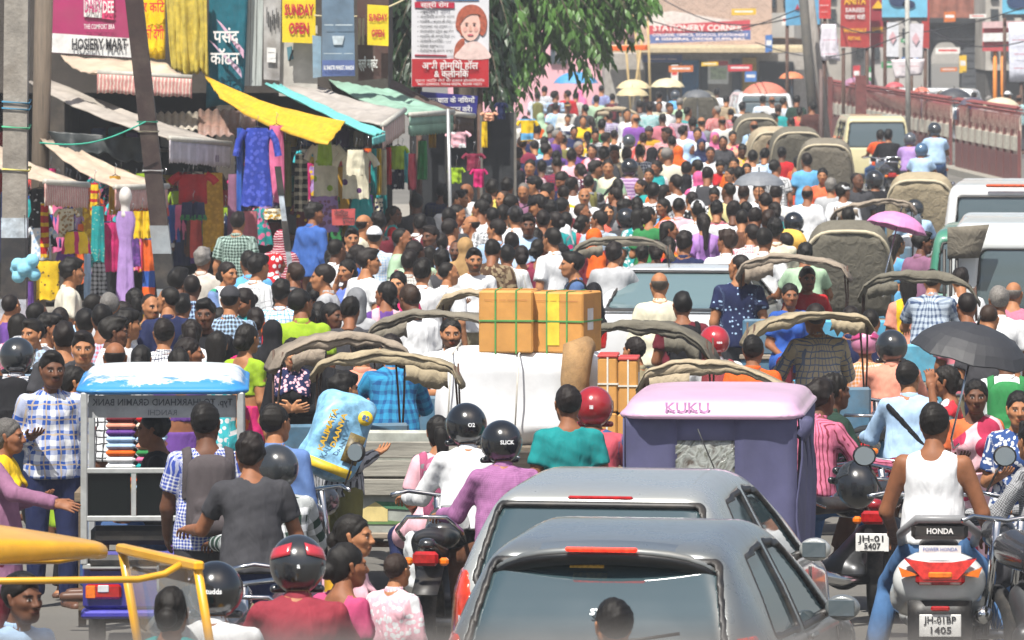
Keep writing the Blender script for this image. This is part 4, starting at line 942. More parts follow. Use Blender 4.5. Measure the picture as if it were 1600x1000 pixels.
# the shop row on the near left: plastered front above, open dark shops below
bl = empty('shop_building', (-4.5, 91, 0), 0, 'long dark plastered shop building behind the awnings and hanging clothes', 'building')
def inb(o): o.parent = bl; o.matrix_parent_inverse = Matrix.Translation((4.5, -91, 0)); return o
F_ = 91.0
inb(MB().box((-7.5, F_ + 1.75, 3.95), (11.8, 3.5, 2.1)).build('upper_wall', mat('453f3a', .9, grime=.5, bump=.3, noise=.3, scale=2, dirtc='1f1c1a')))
inb(MB().box((-7.5, F_ + 3.2, 1.45), (11.8, .2, 2.9)).build('back_wall', mat('24201e', .9)))  # near-black colour puts the shade of the open shops into the wall
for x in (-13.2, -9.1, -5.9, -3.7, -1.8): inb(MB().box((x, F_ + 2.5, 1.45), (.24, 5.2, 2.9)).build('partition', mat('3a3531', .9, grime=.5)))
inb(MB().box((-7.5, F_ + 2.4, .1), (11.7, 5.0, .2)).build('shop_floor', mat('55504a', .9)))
for k, x in enumerate((-7.5, -4.8, -2.7)):
 for z in (.9, 1.5, 2.1):
  inb(MB().box((x, F_ + 2.7, z), (1.7, .6, .04)).build('shelf', wood('6a5a48')))
  for i in range(7): inb(MB().box((x - .7 + .23 * i, F_ + 2.6, z + .16), (.17, .4, random.uniform(.16, .3)), bev=.02).build('folded_cloth', cloth(random.choice(['red', 'blue', 'cream', 'teal', 'yellow', 'purple', 'lgray']))))
DS = 89.6
o = board('hosiery_sign', [(70, -75), (221, -75), (221, 92), (70, 82)], DS, mat('9a2a5c', .45, noise=.1, grime=.25, scale=3), 'magenta shop signboard with black lettering on a white strip', 'signboard', .06)
board('white_strip', [(70, 51), (221, 61), (221, 91), (70, 81)], DS - .05, WHT, thick=.012, parent=o); board('logo_panel', [(131, -30), (159, -30), (159, 28), (131, 26)], DS - .05, WHT, thick=.012, parent=o); board('logo_panel', [(159.5, -30), (178, -30), (178, 31), (159.5, 29)], DS - .05, mat('d0406f', .5), thick=.012, parent=o)
PK = mat('b03068', .5); btext('DAISY', 145, 10, 30, DS - .06, PK, o, 26); btext('DEE', 169, 12, 26, DS - .06, WHT, o, 17); btext('THE COMFORT BRA', 155, 42, 11, DS - .05, WHT, o, 48, .01); btext('HOSIERY MART', 155, 70, 24, DS - .06, INK, o, 86, .03, rz=-.0)
o = board('yellow_cloth_banner', [(222, -60), (259, -60), (258, 93), (224, 90)], DS - .3, cloth('e0bb18'), 'narrow yellow cloth banner with red Hindi lettering beside the magenta signboard', 'banner', .01, 10, .05, seed=3)
btext('र किट', 240, 12, 22, DS - .42, REDK, o, 34, .02); btext('की देगी', 240, 54, 24, DS - .44, REDK, o, 32, .02)
board('olive_tarpaulin', [(258, -30), (322, -30), (326, 118), (268, 112)], DS - .4, mat('b3a03a', .8, grime=.35, bump=.5, bscale=9, noise=.2), 'faded yellow tarpaulin hanging in folds between two cloth banners', 'tarpaulin', .015, 22, .22, seed=5)
o = board('teal_banner', [(328, -40), (389, -40), (381, 160), (322, 168)], DS - .2, cloth('fl:1c5f6e:24707c:.9'), 'teal cloth banner with white Hindi lettering and pale pink sash', 'banner', .012, 10, .05, seed=9)
board('pink_sash', [(338, 30), (346, 36), (381, 92), (381, 78)], DS - .33, mat('c9a2b8', .8), thick=.006, parent=o); board('pink_sash', [(326, 62), (332, 66), (378, 122), (376, 108)], DS - .33, mat('bfa3b9', .8), thick=.006, parent=o)
btext('पसंद', 353, 58, 27, DS - .36, WHT, o, 40, .02); btext('कॉटन', 351, 92, 27, DS - .36, WHT, o, 46, .02)
for i, (x0, x1) in enumerate(((384, 392), (393, 402), (403, 412))): board('plank', [(x0, -30), (x1, -30), (x1 - 3, 134), (x0 - 3, 134)], DS - .05, wood('a9b0ad', .5, 2), 'weathered blue grey board in the wall, ' + ('next to the teal banner', 'between two like boards', 'next to the white peeling board')[i], 'board', .04)
o = board('peeling_board', [(412, -30), (440, -30), (437, 126), (412, 124)], DS - .1, mat('a8a7a6', .8, grime=.6, noise=.3, scale=5), 'peeling grey white board with black drips beside yellow notice', 'board', .05)
for i in range(7): btext('|', 417 + 3 * i, 22 + (i * 7) % 17, 26, DS - .12, INK, o, 1.2)
board('notice_paper', [(417, 74), (431, 75), (431, 98), (417, 97)], DS - .16, WHT, thick=.006, parent=o); btext('~~~~', 424, 82, 8, DS - .17, INK, o, 10)
def sunday(x0, y0, x1, y1, lab, d):
 o = board('sunday_open_notice', [(x0, y0), (x1, y0 + 2), (x1, y1), (x0, y1 - 2)], d, mat('dcc01a', .5, noise=.12, grime=.2, scale=5), lab, 'notice', .02, group='yellow Sunday opening notices'); w = (x1 - x0)
 R = mat('b01c34', .5); btext('SUNDAY', (x0 + x1) / 2, y0 + (y1 - y0) * .32, w * .46, d, R, o, w * .88, .035); btext('OPEN', (x0 + x1) / 2, y0 + (y1 - y0) * .70, w * .46, d, R, o, w * .60, .035); return o
sunday(441, -8, 493, 68, 'larger yellow SUNDAY OPEN notice with red letters on the white peeling wall', DS - .3); sunday(574, 7, 607, 72, 'smaller yellow SUNDAY OPEN notice hanging over the brown market board', DS - .5)
o = board('white_wall_panel', [(436, 40), (496, 40), (496, 150), (436, 150)], DS - .02, mat('bdbbb4', .85, grime=.5, noise=.2, scale=3), 'dirty white wall panel under the larger yellow notice', 'panel', .05)
board('painted_mark', [(448, 74), (456, 72), (459, 92), (450, 95)], DS - .08, mat('4f7a86', .8), thick=.006, parent=o); btext('/', 455, 88, 24, DS - .1, INK, o, 9)
SB = mat('5c7286', .6, grime=.4, noise=.2, scale=3); o = board('blue_grey_signboard', [(503, -40), (552, -40), (555, 119), (503, 120)], DS - .6, SB, 'tall faded blue grey signboard with white address line', 'signboard', .05)
board('side_panel', [(488, 55), (502, 57), (502, 120), (489, 122)], DS - .45, mat('7d99ac', .6, grime=.4), thick=.05, parent=o); FW = mat('a9b4bb', .7, noise=.2); btext('18, SHASTRI MARKET, RANCHI', 529, 106, 9, DS - .64, WHT, o, 47, .03); board('address_strip', [(503.5, 94), (554, 94), (554.5, 118), (503.5, 119)], DS - .635, mat('4b5c8c', .6), thick=.008, parent=o)
btext('— ——', 529, 38, 20, DS - .64, FW, o, 44, .01); btext('—— —', 529, 83, 13, DS - .64, FW, o, 46, .01); board('crown_emblem', [(519, 56), (538, 56), (535, 70), (521, 70)], DS - .64, FW, thick=.006, parent=o)
o = board('brown_market_board', [(557, -40), (608, -40), (606, 122), (560, 126)], DS - .15, mat('4a302a', .7, grime=.3), 'dark brown board with white Hindi market lettering', 'signboard', .05); btext('स्त्री मार्केट', 575, 100, 20, DS - .2, WHT, o, 30, .02)
for i, x in enumerate((560, 566)): board('bracket', [(x, 28), (x + 4, 28), (x + 3, 70), (x - 1, 70)], DS - .3, mat('a89c84', .7), thick=.03, parent=o)
# clinic hoarding
d = 96.0; o = board('clinic_hoarding', [(643, -12), (764, -12), (764, 137), (643, 136)], d, mat('d2d2d6', .4, noise=.06, grime=.15, scale=2), 'white and red homoeopathy clinic hoarding with a portrait of a red haired woman', 'hoarding', .08)
board('red_footer', [(643.5, 92), (763.5, 92), (763.5, 136), (643.5, 135)], d - .05, mat('b0222c', .4, noise=.1, grime=.2, scale=3), thick=.01, parent=o); board('red_title', [(648, 3), (710, 4), (710, 13), (648, 12)], d - .05, mat('b01f3c', .4), thick=.01, parent=o); board('red_line', [(648, 85), (698, 86), (698, 88), (648, 87)], d - .05, mat('b01f3c', .4), thick=.01, parent=o); board('blue_line', [(650, -6), (748, -6), (748, .5), (650, .5)], d - .05, mat('3f82b8', .4), thick=.01, parent=o)
btext('स्त्री रोग', 679, 8, 10, d - .06, WHT, o, 44, .02)
for i, t in enumerate(('ल्यूकोरिया', 'अनियमित मासिक स्राव', 'मासिक / स्तन के रोग', 'गर्भाशय का ट्यूमर', 'फेलोपियन ट्यूब का रोग', 'मासिक के समय दर्द', 'ओवेरियन सिस्ट', 'ब्रेस्ट ट्यूमर', 'मेनोपॉज के समय कष्ट')): btext('• ' + t, 652, 19 + 7.6 * i, 6.3, d - .05, INK, o, None, .0, align='LEFT')
btext('अभी होमियो हॉल', 703, 103, 15, d - .06, WHT, o, 88, .02); btext('& क्लीनिक', 705, 116, 14, d - .06, WHT, o, 54, .02); btext('पुराना जटिल रोगों का इलाज होम्योपैथिक', 703, 126, 5.5, d - .06, WHT, o, 108, .0); btext('0651-2330035, 93346 00296, 92340 10271', 703, 131.5, 5.5, d - .06, WHT, o, 100, .01)
def flat(name, pts, dd, m): 
 P = [W(px, py, d - dd) for px, py in pts]; MB().prism([(p.x, p.z) for p in P], d - dd, d - dd + .006).build(name, m, o)
oval = lambda cx, cy, rx, ry, n=20: [(cx + rx * math.cos(t), cy + ry * math.sin(t)) for t in np.linspace(0, 2 * math.pi, n, False)]
flat('portrait_hair', spline([(712, 42), (716, 20), (730, 8), (748, 10), (760, 26), (760, 46), (754, 56), (744, 50), (722, 56), (718, 50)], 5), .055, mat('a5563f', .5, noise=.25, scale=20)); flat('portrait_hair', spline([(712, 70), (722, 60), (726, 66), (718, 88), (709, 91)], 4), .055, mat('a5563f', .5, noise=.25, scale=20))
flat('portrait_shoulders', spline([(712, 91.5), (720, 76), (732, 66), (748, 66), (763, 80), (763.3, 91.8)], 4), .06, mat('d8bfb8', .5)); flat('portrait_face', oval(735, 40, 15.5, 24), .065, mat('d9b4a6', .5, noise=.05)); flat('portrait_fringe', spline([(718, 38), (722, 18), (738, 14), (750, 22), (736, 22), (726, 28)], 4), .075, mat('a5563f', .5, noise=.25, scale=20))
for x in (729, 741): flat('portrait_eye', oval(x, 39, 1.9, .9, 10), .075, mat('5a4a48')); flat('portrait_brow', oval(x, 35.5, 2.8, .45, 8), .075, mat('a5705c', .6)); flat('portrait_cheek', oval(x + (x - 735) * .4, 46, 3.5, 4, 10), .07, mat('d4a094', .5, noise=.1))
flat('portrait_nose', spline([(734, 40), (736, 40), (737.5, 47.5), (735, 49), (732.5, 47.5)], 3), .072, mat('cfa08f', .5))
flat('portrait_lips', oval(735, 54.5, 4.6, 1.5, 12), .075, mat('c0606a', .5))
for x in (655, 750): MB().tube([W(x, 136, d + .1), (W(x, 136, d + .1).x, d + .1, 0)], .04, 8).build('hoarding_leg', RUST, o)
d = 94.0; o = board('traffic_rules_sign', [(657, 143), (747, 150), (744, 182), (655, 172)], d, mat('2c2a78', .45), 'dark blue Hindi traffic rules sign under the clinic hoarding', 'sign', .04); btext('यातायात के नियमों', 703, 157, 11, d, WHT, o, 78, .02); btext('का पालन करें।', 712, 171, 11, d, WHT, o, 52, .02)
# awnings: cloth on bars with a valance
def awning(name, P00, P10, P11, P01, m, val, vm, label, sag=.10, bar=.035, bits=14, fringe=0, parent_group='shop awnings', seed=1):
 base = W(P11[0], P11[1], P11[2] + 9); r = empty(name, base, 0, label, 'awning', parent_group); a, b, c, e = (W(x, y, z + 9) - base for x, y, z in (P00, P10, P11, P01)); G = []
 for i in range(bits):
  u = i / (bits - 1); G.append([a.lerp(b, u).lerp(e.lerp(c, u), j / 9) + Vector((0, 0, -sag * math.sin(math.pi * j / 9) * (.6 + .4 * nz1(u * 3, seed)) + .02 * nz1(u * 5 + j, seed))) for j in range(10)])
 MB().sheet(G, .014).build('awning_cloth', m, r)
 if bar: MB().tube([e, c], bar, 10).build('front_bar', mat('a9a79e', .5, grime=.3), r)
 if val:
  n = max(14, int((c - e).length / .045)); H = []
  for i in range(n + 1):
   u = i / n; p = e.lerp(c, u); z = val * (1 + .05 * nz1(u * 6, seed)) - (.02 if i % 2 else 0); H.append([p + Vector((0, -.03 - .012 * math.sin(u * n * 1.4) * j / 4, -.02 - z * j / 4)) for j in range(5)])
  if fringe:
   MB().sheet([h[:3] for h in H], .008).build('valance', vm, r)
   k = int((c - e).length / .05)
   f = MB()
   for i in range(k): p = e.lerp(c, i / k) + Vector((0, -.035, -.02 - val * .45)); f.sheet([[p + Vector((x, 0, 0)), p + Vector((x * .7, -.01, -val * (.45 + .15 * ((i * 7) % 3) / 3)))] for x in (-.018, .018)], .004)
   tag(f.build('fringe', vm, r), kind='stuff')
  else: 
   me = MB().sheet(H, .008).mesh('valance'); co = np.array([v.co for v in me.vertices]); at = me.attributes.new('puv', 'FLOAT_VECTOR', 'POINT'); dirv = np.array((c - e).normalized()); at.data.foreach_set('vector', np.stack([(co - np.array(e)) @ dirv, co[:, 2], 0 * co[:, 2]], 1).astype(np.float32).ravel()); ob('valance', me, vm, r)
 return r
CR = mat('b7a591', .85, grime=.45, bump=.2, noise=.2, scale=2, dirtc='7d6a58'); CG = mat('9c958c', .85, grime=.4, bump=.2, noise=.2, scale=2); ST = cloth('vs:b9837e:c9bfb2:.045')
a1 = awning('striped_awning', (95, 88, 80.2), (258, 98, 80.2), (300, 121, 78.6), (152, 113, 78.6), CR, .24, ST, 'dusty cream awning with red striped valance below the magenta signboard')
a2 = awning('long_awning', (42, 128, 80.2), (80, 126, 80.3), (360, 225, 76.5), (265, 216, 74.5), CG, .27, cloth('vs:b4aeb4:c4bfc6:.3'), 'long grey awning sloping down past the leaning iron post with lettered valance')
text('HIM RASHI', .11, mat('6a5a72', .8), a2, (-.33, -.55, -.17), (math.pi / 2, 0, .05), width=.42, bold=.03)
a3 = awning('pink_awning', (-70, 222, 74), (-10, 224, 75.5), (138, 289, 70.5), (70, 284, 69.5), CR, .25, ST, 'pinkish cream awning with striped valance beside the concrete pole')
a4 = awning('small_pink_awning', (60, 215, 78), (110, 226, 78), (262, 291, 74), (180, 293, 72.5), CR, .24, ST, 'pinkish cream awning with striped valance crossing behind the iron post')
YT = mat('c99f14', .7, grime=.15, bump=.4, bscale=6, noise=.15); awning('yellow_tarpaulin', (345, 154, 78), (320, 119, 80.2), (540, 190, 75.5), (512, 226, 74.4), YT, 0, YT, 'bright yellow tarpaulin stretched low over the blue and pink kurtas', .14, 0, 18, seed=4)
awning('grey_awning', (432, 134, 80.2), (500, 136, 81), (632, 172, 77), (598, 196, 75), mat('a09a94', .85, grime=.4, noise=.2, scale=2), .26, cloth('vs:c0a198:c9bcb2:.2'), 'grey awning with pale pink valance between yellow and green awnings')
awning('cyan_tarpaulin', (414, 131, 79.6), (440, 133, 79.8), (602, 206, 74.6), (582, 212, 74.3), mat('62b4b2', .75, grime=.2, bump=.5, bscale=10, noise=.2), .10, mat('62b4b2', .75, grime=.2, bump=.5, bscale=10, noise=.2), 'crumpled cyan tarpaulin strip along the edge of the grey awning', .03, 0, seed=6)
GA = mat('7fa391', .85, grime=.3, noise=.2, scale=2); awning('green_awning', (514, 126, 82), (582, 124, 83), (708, 175, 79), (640, 180, 77), GA, .24, GA, 'pale green awning with fringed valance', fringe=1)
BA = mat('46362f', .85, grime=.3); awning('brown_awning', (586, 122, 84), (616, 126, 85), (740, 181, 81), (710, 178, 80), BA, .24, BA, 'dark brown fringed awning under the clinic hoarding', fringe=1)
def tin(x0, x1, y0, y1, d, lab, c):
 a, b = W(x0, y0, d + 10), W(x1, y1, d + 8.5); n = 28; G = [[(a.x + (b.x - a.x) * i / n, a.y, a.z + .02 * math.sin(i * 1.6)), (a.x + (b.x - a.x) * i / n + .06, b.y, b.z + .02 * math.sin(i * 1.6))] for i in range(n + 1)]
 tag(MB().sheet(G, .008).build('tin_sheet', mat(c, .6, grime=.6, noise=.25)), lab, 'roof sheet', 'corrugated tin roof sheets')
tin(238, 308, 176, 203, 79, 'pale corrugated tin sheet beside the iron post', '9c9486'); tin(310, 392, 172, 212, 78.6, 'rusty brown corrugated tin sheet below the yellow tarpaulin', '84665a')
board('dark_tarpaulin', [(75, 205), (232, 216), (232, 252), (95, 236)], 86.5, mat('232a2b', .5, bump=.4, bscale=8), 'dark plastic sheet sagging behind the iron post', 'tarpaulin', .015, 16, .25, seed=8)
wb = wbox('bag_stall', 640, 176, 806, 330, 96.5, .2, mat('1f2226', .8), None, True); tag(wb, 'dark backed bag stall below the blue traffic rules sign', 'stall')
for i, x in enumerate((640, 695, 750, 803)): wbox('stall_post', x, 176, x + 4, 330, 95.6, .06, mat('6a6660', .6), wb, True)
# poles
CON = mat('8c877f', .9, grime=.6, noise=.25, scale=5, bump=.6, bscale=30)
def pole(name, p0, p1, d, w0, w1, m, label, cat='pole', square=False, bands=(), group='poles beside the shops', base=True):
 a, b = W(*p0, d), W(*p1, d); u = (b - a).normalized()
 if base: b = a + u * (a.z / -u.z)
 r = empty(name, b, 0, label, cat, group); a, b0 = a - b, Vector((0, 0, 0)); mb = MB()
 if square:
  t = (a - b0); mb.add([b0 + Vector((sx * w1 / 2, sy * w1 / 2, 0)) for sx, sy in ((-1, -1), (1, -1), (1, 1), (-1, 1))] + [a + Vector((sx * w0 / 2, sy * w0 / 2, 0)) for sx, sy in ((-1, -1), (1, -1), (1, 1), (-1, 1))], [(0, 1, 5, 4), (1, 2, 6, 5), (2, 3, 7, 6), (3, 0, 4, 7), (4, 5, 6, 7), (3, 2, 1, 0)])
 else: mb.tube([a, b0], [w0 / 2, w1 / 2], 12)
 mb.build('shaft', m, r)
 for y0, y1, bm in bands:
  z = lambda y: (CAM_H - (y - HOR) * d / FPX - b.z) / (a.z if a.z else 1); p, q = b0.lerp(a, z(y0)), b0.lerp(a, z(y1)); w = w1 + (w0 - w1) * z(y0) + .012
  k = MB()
  if square: k.add([pp + Vector((sx * w / 2, sy * w / 2, 0)) for pp in (q, p) for sx, sy in ((-1, -1), (1, -1), (1, 1), (-1, 1))], [(0, 1, 5, 4), (1, 2, 6, 5), (2, 3, 7, 6), (3, 0, 4, 7), (4, 5, 6, 7), (3, 2, 1, 0)])
  else: k.tube([p, q], w / 2, 12)
  k.build('painted_band', bm, r)
 return r
WB = mat('a9b4bd', .8, grime=.5, noise=.3); KB = mat('1d1d20', .7, grime=.4)
p1 = pole('concrete_pole', (27, -60), (22, 480), 66, .22, .235, CON, 'thick grey concrete pole with white band and ropes by the plush toys', square=True, bands=((340, 371, WB), (372, 466, KB), (467, 500, WB)))
for y, c in ((160, '2f6d8a'), (170, '2f6d8a'), (199, '3f9a72'), (265, 'b8b060')): 
 q = W(26, y, 66) - Vector(p1.location); MB().tube([q + Vector((x, yy, zz)) for x, yy, zz in ((-.125, -.125, .01), (.125, -.125, -.01), (.125, .125, .02), (-.125, .125, 0))], .010, 6, closed=True).build('rope', mat(c, .8), p1)
pole('wooden_pole', (70, -60), (63, 255), 87, .23, .21, wood('5f5346', 1, 2), 'brown wooden pole just behind the concrete pole')
p3 = pole('iron_post', (203, -60), (262, 470), 70.5, .175, .175, mat('30211f', .6, grime=.35, bump=.2), 'dark leaning iron post with silver and black painted foot', square=True, bands=((352, 396, mat('8d9499', .5, grime=.4)), (397, 450, KB), (451, 475, mat('8d9499', .5, grime=.4))))
for y, c in ((190, '2f8a72'), (205, '8f8a78'), (266, 'b8b8b8')): 
 q = W(203 + 59 * (y + 60) / 530, y, 70.5) - Vector(p3.location); MB().tube([q + Vector((x, yy, 0)) for x, yy in ((-.1, -.1), (.1, -.1), (.1, .1), (-.1, .1))], .009, 6, closed=True).build('rope', mat(c, .8), p3)
a, b = W(62, 223, 70.2), W(228, 190, 70.2); tag(MB().tube([a.lerp(b, t) + Vector((0, 0, -.10 * math.sin(math.pi * t))) for t in np.linspace(0, 1, 14)], .009, 6).build('rope', mat('2f9a82', .8)), 'green rope tied between the wooden pole and leaning iron post', 'rope')
a, b = W(492, 24, 89), W(640, -5, 90); tag(MB().tube([a.lerp(b, t) + Vector((0, 0, -.12 * math.sin(math.pi * t))) for t in np.linspace(0, 1, 14)], .012, 6).build('cord', mat('bdb28f', .8)), 'pale cord running from the larger yellow notice towards the tree', 'cord')
pole('striped_post', (434, 260), (456, 440), 74, .055, .055, WB, 'short black and white striped post beside the blue kurta', square=True, bands=((260, 305, KB), (345, 392, KB)))
pole('steel_pole', (700, 170), (703, 310), 86, .045, .045, mat('9fa0a0', .4, metal=.5), 'thin steel pole under the fringe of the green awning')
# ---------------------------------------------------------------- far end of the street
tag(MB().box((20, 420, 9), (220, 8, 18)).build('far_building_row', mat('a9a49c', .9, noise=.3, scale=.2, grime=.4)), 'long pale building row closing the far end of the street', 'building')
d = 232.0; o = empty('pink_building', W(880, 150, d), 0, 'pale pink building behind the drooping tree with dark school banner', 'building'); o.location.z = 0
def par(c, o): c.parent = o; c.matrix_parent_inverse = Matrix.Translation(-o.location); return c
par(wbox('wall', 700, -160, 1004, 150, d, 12, mat('dfaab4', .8, noise=.1, scale=.6), None, True), o)
for x in (770, 860, 930, 975):
 w = par(wbox('window', x, 60, x + 26, 100, d - .1, .1, glassy('40484c'), None), o)
 for q in (8, 17): wbox('mullion', x + q, 60, x + q + 1.2, 100, d - .16, .06, mat('8f8070', .6), w)
bn = board('school_banner', [(870, 17), (1002, 13), (1002, 44), (870, 46)], d - .4, mat('14182e', .6), 'dark banner with white Hindi school lettering on the pink building', 'banner', .05); btext('ज्ञान विद्यालय', 930, 31, 24, d - .45, WHT, bn, 100, .03)
d = 222.0; o = empty('stationery_shop', W(1090, 150, d), 0, 'brick stationery shop with red and blue signboard and cream ledge', 'building'); o.location.z = 0
par(wbox('brick_wall', 1000, -120, 1206, 84, d + 1.2, 9, brick_mat('ab9182', 'c4b5aa')), o); par(wbox('shop_wall', 945, 84, 1262, 190, d + 1.6, 8, mat('a39e98', .9, grime=.4), None, True), o)  # brick and mortar paled, distance haze put into the colours
par(board('slab_roof', [(1000, 24), (1050, 17), (1150, 33), (1000, 42)], d, mat('cfcac2', .8), thick=.1), o)
lg = par(MB().box((W(1100, 72, d).x, d - .1, W(0, 73, d).z), (6.3, 2.6, .10)).build('ledge', mat('cdbf9f', .8, grime=.3)), o); par(MB().box((W(1100, 72, d).x, d - 1.42, W(0, 78, d).z), (6.3, .04, .14)).build('ledge_edge', mat('b9a888', .8, grime=.4)), o)
for x0, x1, y0, c, nm in ((1008, 1062, 98, '2a2c30', 'shutter'), (1066, 1092, 94, '2d6a9a', 'door'), (1094, 1106, 96, '39424a', 'window'), (1144, 1158, 92, '4d5560', 'window'), (1160, 1182, 90, 'b99a4a', 'pillar'), (1186, 1240, 96, '2f3236', 'shutter')): par(wbox(nm, x0, y0, x1, 150, d + 1.5, .1, mat(c, .6, noise=.2), None, True), o)
sg = board('stationery_signboard', [(1014, 40), (1172, 31), (1173, 62), (1016, 68)], d - .6, mat('b8404a', .5, noise=.1), 'red and blue STATIONERY CORNER signboard over the cream ledge', 'signboard', .1); board('blue_strip', [(1015, 54), (1172.6, 47), (1173, 62), (1016, 68)], d - .68, mat('53679a', .5), thick=.02, parent=sg)
SW = mat('e3d4d0', .6); btext('STATIONERY CORNER', 1090, 44, 13, d - .7, SW, sg, 140, .03, rz=0); btext('COLLEGE, OFFICE, SCHOOL STATIONERY', 1094, 54.5, 6, d - .72, SW, sg, 150, .02); btext('& GENERAL ORDER SUPPLIERS', 1094, 61, 5.5, d - .72, SW, sg, 140, .02)
sg = board('blue_shop_sign', [(1004, 86), (1066, 85), (1066, 98), (1004, 97)], d - .3, mat('3d4c80', .5), 'small blue sign under the cream ledge', 'sign', .06); btext('—— —', 1035, 92, 8, d - .34, SW, sg, 44, .02)
pp = board('poster', [(1106, 94), (1139, 94), (1138, 131), (1106, 131)], d - .2, mat('d8d8d0', .6), 'white poster with red and blue heading on the stationery shop wall', 'poster', .02); board('heading', [(1107, 95), (1138, 95), (1138, 102), (1107, 103)], d - .24, mat('b8474a', .6), thick=.01, parent=pp); board('picture', [(1110, 106), (1135, 106), (1135, 124), (1110, 124)], d - .24, mat('b5c3a5', .6, noise=.3, scale=8), thick=.01, parent=pp)
for i, (x0, y0, x1, y1) in enumerate(((977, 60, 984, 150), (1003, 62, 994, 128), (1012, 20, 1016, 150), (990, 20, 1002, 150))): pole('bamboo_pole', (x0, y0), (x1, y1), 205 + 2 * i, .07, .07, wood('b39a6a', 1, 2), ('bamboo pole tied near the orange flag', 'slanting bamboo pole topped by a flag', 'upright bamboo pole before the stationery signboard', 'crooked bamboo pole between flags and pink building')[i], group='bamboo poles by the stationery shop')
board('orange_flag', [(955, 72), (1012, 70), (1012, 78), (956, 80)], 203, cloth('orange'), 'orange and red bunting strip strung between bamboo poles', 'bunting', .01, 8, .05)
for i, (x0, y0, x1, y1, c, lab) in enumerate(((1120, -80, 1262, 20, 'a79a8c', 'grey upper storey behind the stationery shop roof'), (1195, 62, 1262, 150, '7c6247', 'brown wooden shop front beside the dark leaning pole'), (1262, -60, 1330, 150, 'a8a39b', 'narrow grey building behind the red banner and white cloths'), (1330, -60, 1450, 150, 'aeaaa6', 'grey shop block behind the red sari hoardings'), (1540, -90, 1720, 110, 'b5b0a8', 'pale building behind the red and white board'))):
 b = wbox('street_building', x0, y0, x1, y1, 236 + 5 * i, 12, mat(c, .85, noise=.2, scale=.8, grime=.5)); tag(b, lab, 'building')  # wall colours lightened, standing in for haze over the distance
 if y1 >= 110: 
  k = wbox('ground_floor', x0, 110, x1, 150, 236.6 + 5 * i, 10, mat('4a4744', .9), None, True); k.parent = b
 for wx in range(int(x0) + 8, int(x1) - 12, 24):
  for wy in range(int(y0) + 14, min(int(y1), 100) - 10, 30): 
   k = wbox('window', wx, wy, wx + 12, wy + 18, 235.9 + 5 * i, .1, glassy('30363a')); k.parent = b
def hoard(name, c, d, m, lab, cat, lines=(), n=1, sag=0, group=None, legs=None):
 o = board(name, c, d, m, lab, cat, .05, n, sag, group=group)
 for t, px, py, h, w, mm in lines: btext(t, px, py, h, d - sag, mm, o, w, .02, off=.06)
 x0, x1, yb = c[0][0], c[1][0], c[2][1]
 for x in (legs or ()): p = W(x, yb, d); MB().tube([(p.x, d + .06, p.z), (p.x, d + .06, 0)], .05, 8).build('leg', RUST, o)
 return o
YL = mat('e0b020', .5); HR = mat('a2322f', .5, noise=.1); d = 190.0
hoard('sari_hoarding', [(1314, -30), (1359, -30), (1359, 75), (1313, 73)], d, HR, 'red hoarding with yellow ANITA SAREES lettering and yellow triangle', 'hoarding', [('ANITA', 1336, 2, 15, 34, YL), ('SAREES', 1336, 16, 9, 30, WHT), ('पंडरा मंडी', 1336, 27, 9, 32, WHT), ('WHOLESALE', 1336, 48, 9, 36, YL), ('RETAIL', 1335, 60, 7, 20, YL)], legs=(1318, 1355))
hoard('sari_hoarding', [(1360, -30), (1388, -30), (1388, 74), (1360, 74)], d + .6, mat('8c2834', .5, noise=.1), 'dark red SAREES hoarding half hidden by the pole posters', 'hoarding', [('▲', 1372, 8, 16, 20, YL), ('SAREES', 1374, 46, 9, 24, YL)], legs=(1364,))
hoard('dark_red_hoarding', [(1440, -20), (1452, -20), (1452, 76), (1440, 74)], d + .9, HR, 'narrow dark red hoarding edge beside the arch gate', 'hoarding', legs=(1446,))
hoard('phone_hoarding', [(1378, -50), (1449, -50), (1449, 27), (1378, 27)], d - 4, mat('6fb3cf', .4, noise=.2, scale=1.5), 'pale blue hoarding showing a dark handset above the thin grey pole', 'hoarding', [('●', 1404, 2, 26, 30, mat('2a3a5a', .4)), ('●', 1420, 8, 16, 20, mat('223050', .4))], legs=(1383,)); board('black_base', [(1378, 27), (1449, 27), (1449, 33), (1378, 33)], d - 4.05, INK, 'black lettered strip along the foot of the handset hoarding', 'strip')
hoard('blue_hoarding', [(1226, -40), (1281, -40), (1281, 38), (1228, 40)], d + 6, mat('5fa0c6', .4, noise=.25, scale=1.2), 'blue hoarding with small red figure behind the dark leaning pole', 'hoarding', [('▲', 1246, 12, 12, 8, mat('b02a3c', .5))], legs=(1230, 1278))
hoard('red_white_banner', [(1279, -20), (1298, -20), (1298, 29), (1280, 29)], d - 2, mat('c0322f', .6), 'small red and white cloth banner above the hanging white cloth', 'banner', [('—— —', 1288, 8, 8, 14, WHT), ('— ——', 1288, 18, 6, 10, WHT)], legs=(1289,))
hoard('white_cloth_banner', [(1284, 38), (1306, 38), (1312, 94), (1280, 93)], d - 6, cloth('dt:cfcbd4:c9909a:.35'), 'white cloth banner with pink printing hung from the grey pole', 'banner', [('— ——', 1296, 62, 8, 20, mat('b0405a', .6)), ('— ——', 1296, 84, 8, 24, mat('b0405a', .6))], 8, .15, legs=(1287,))
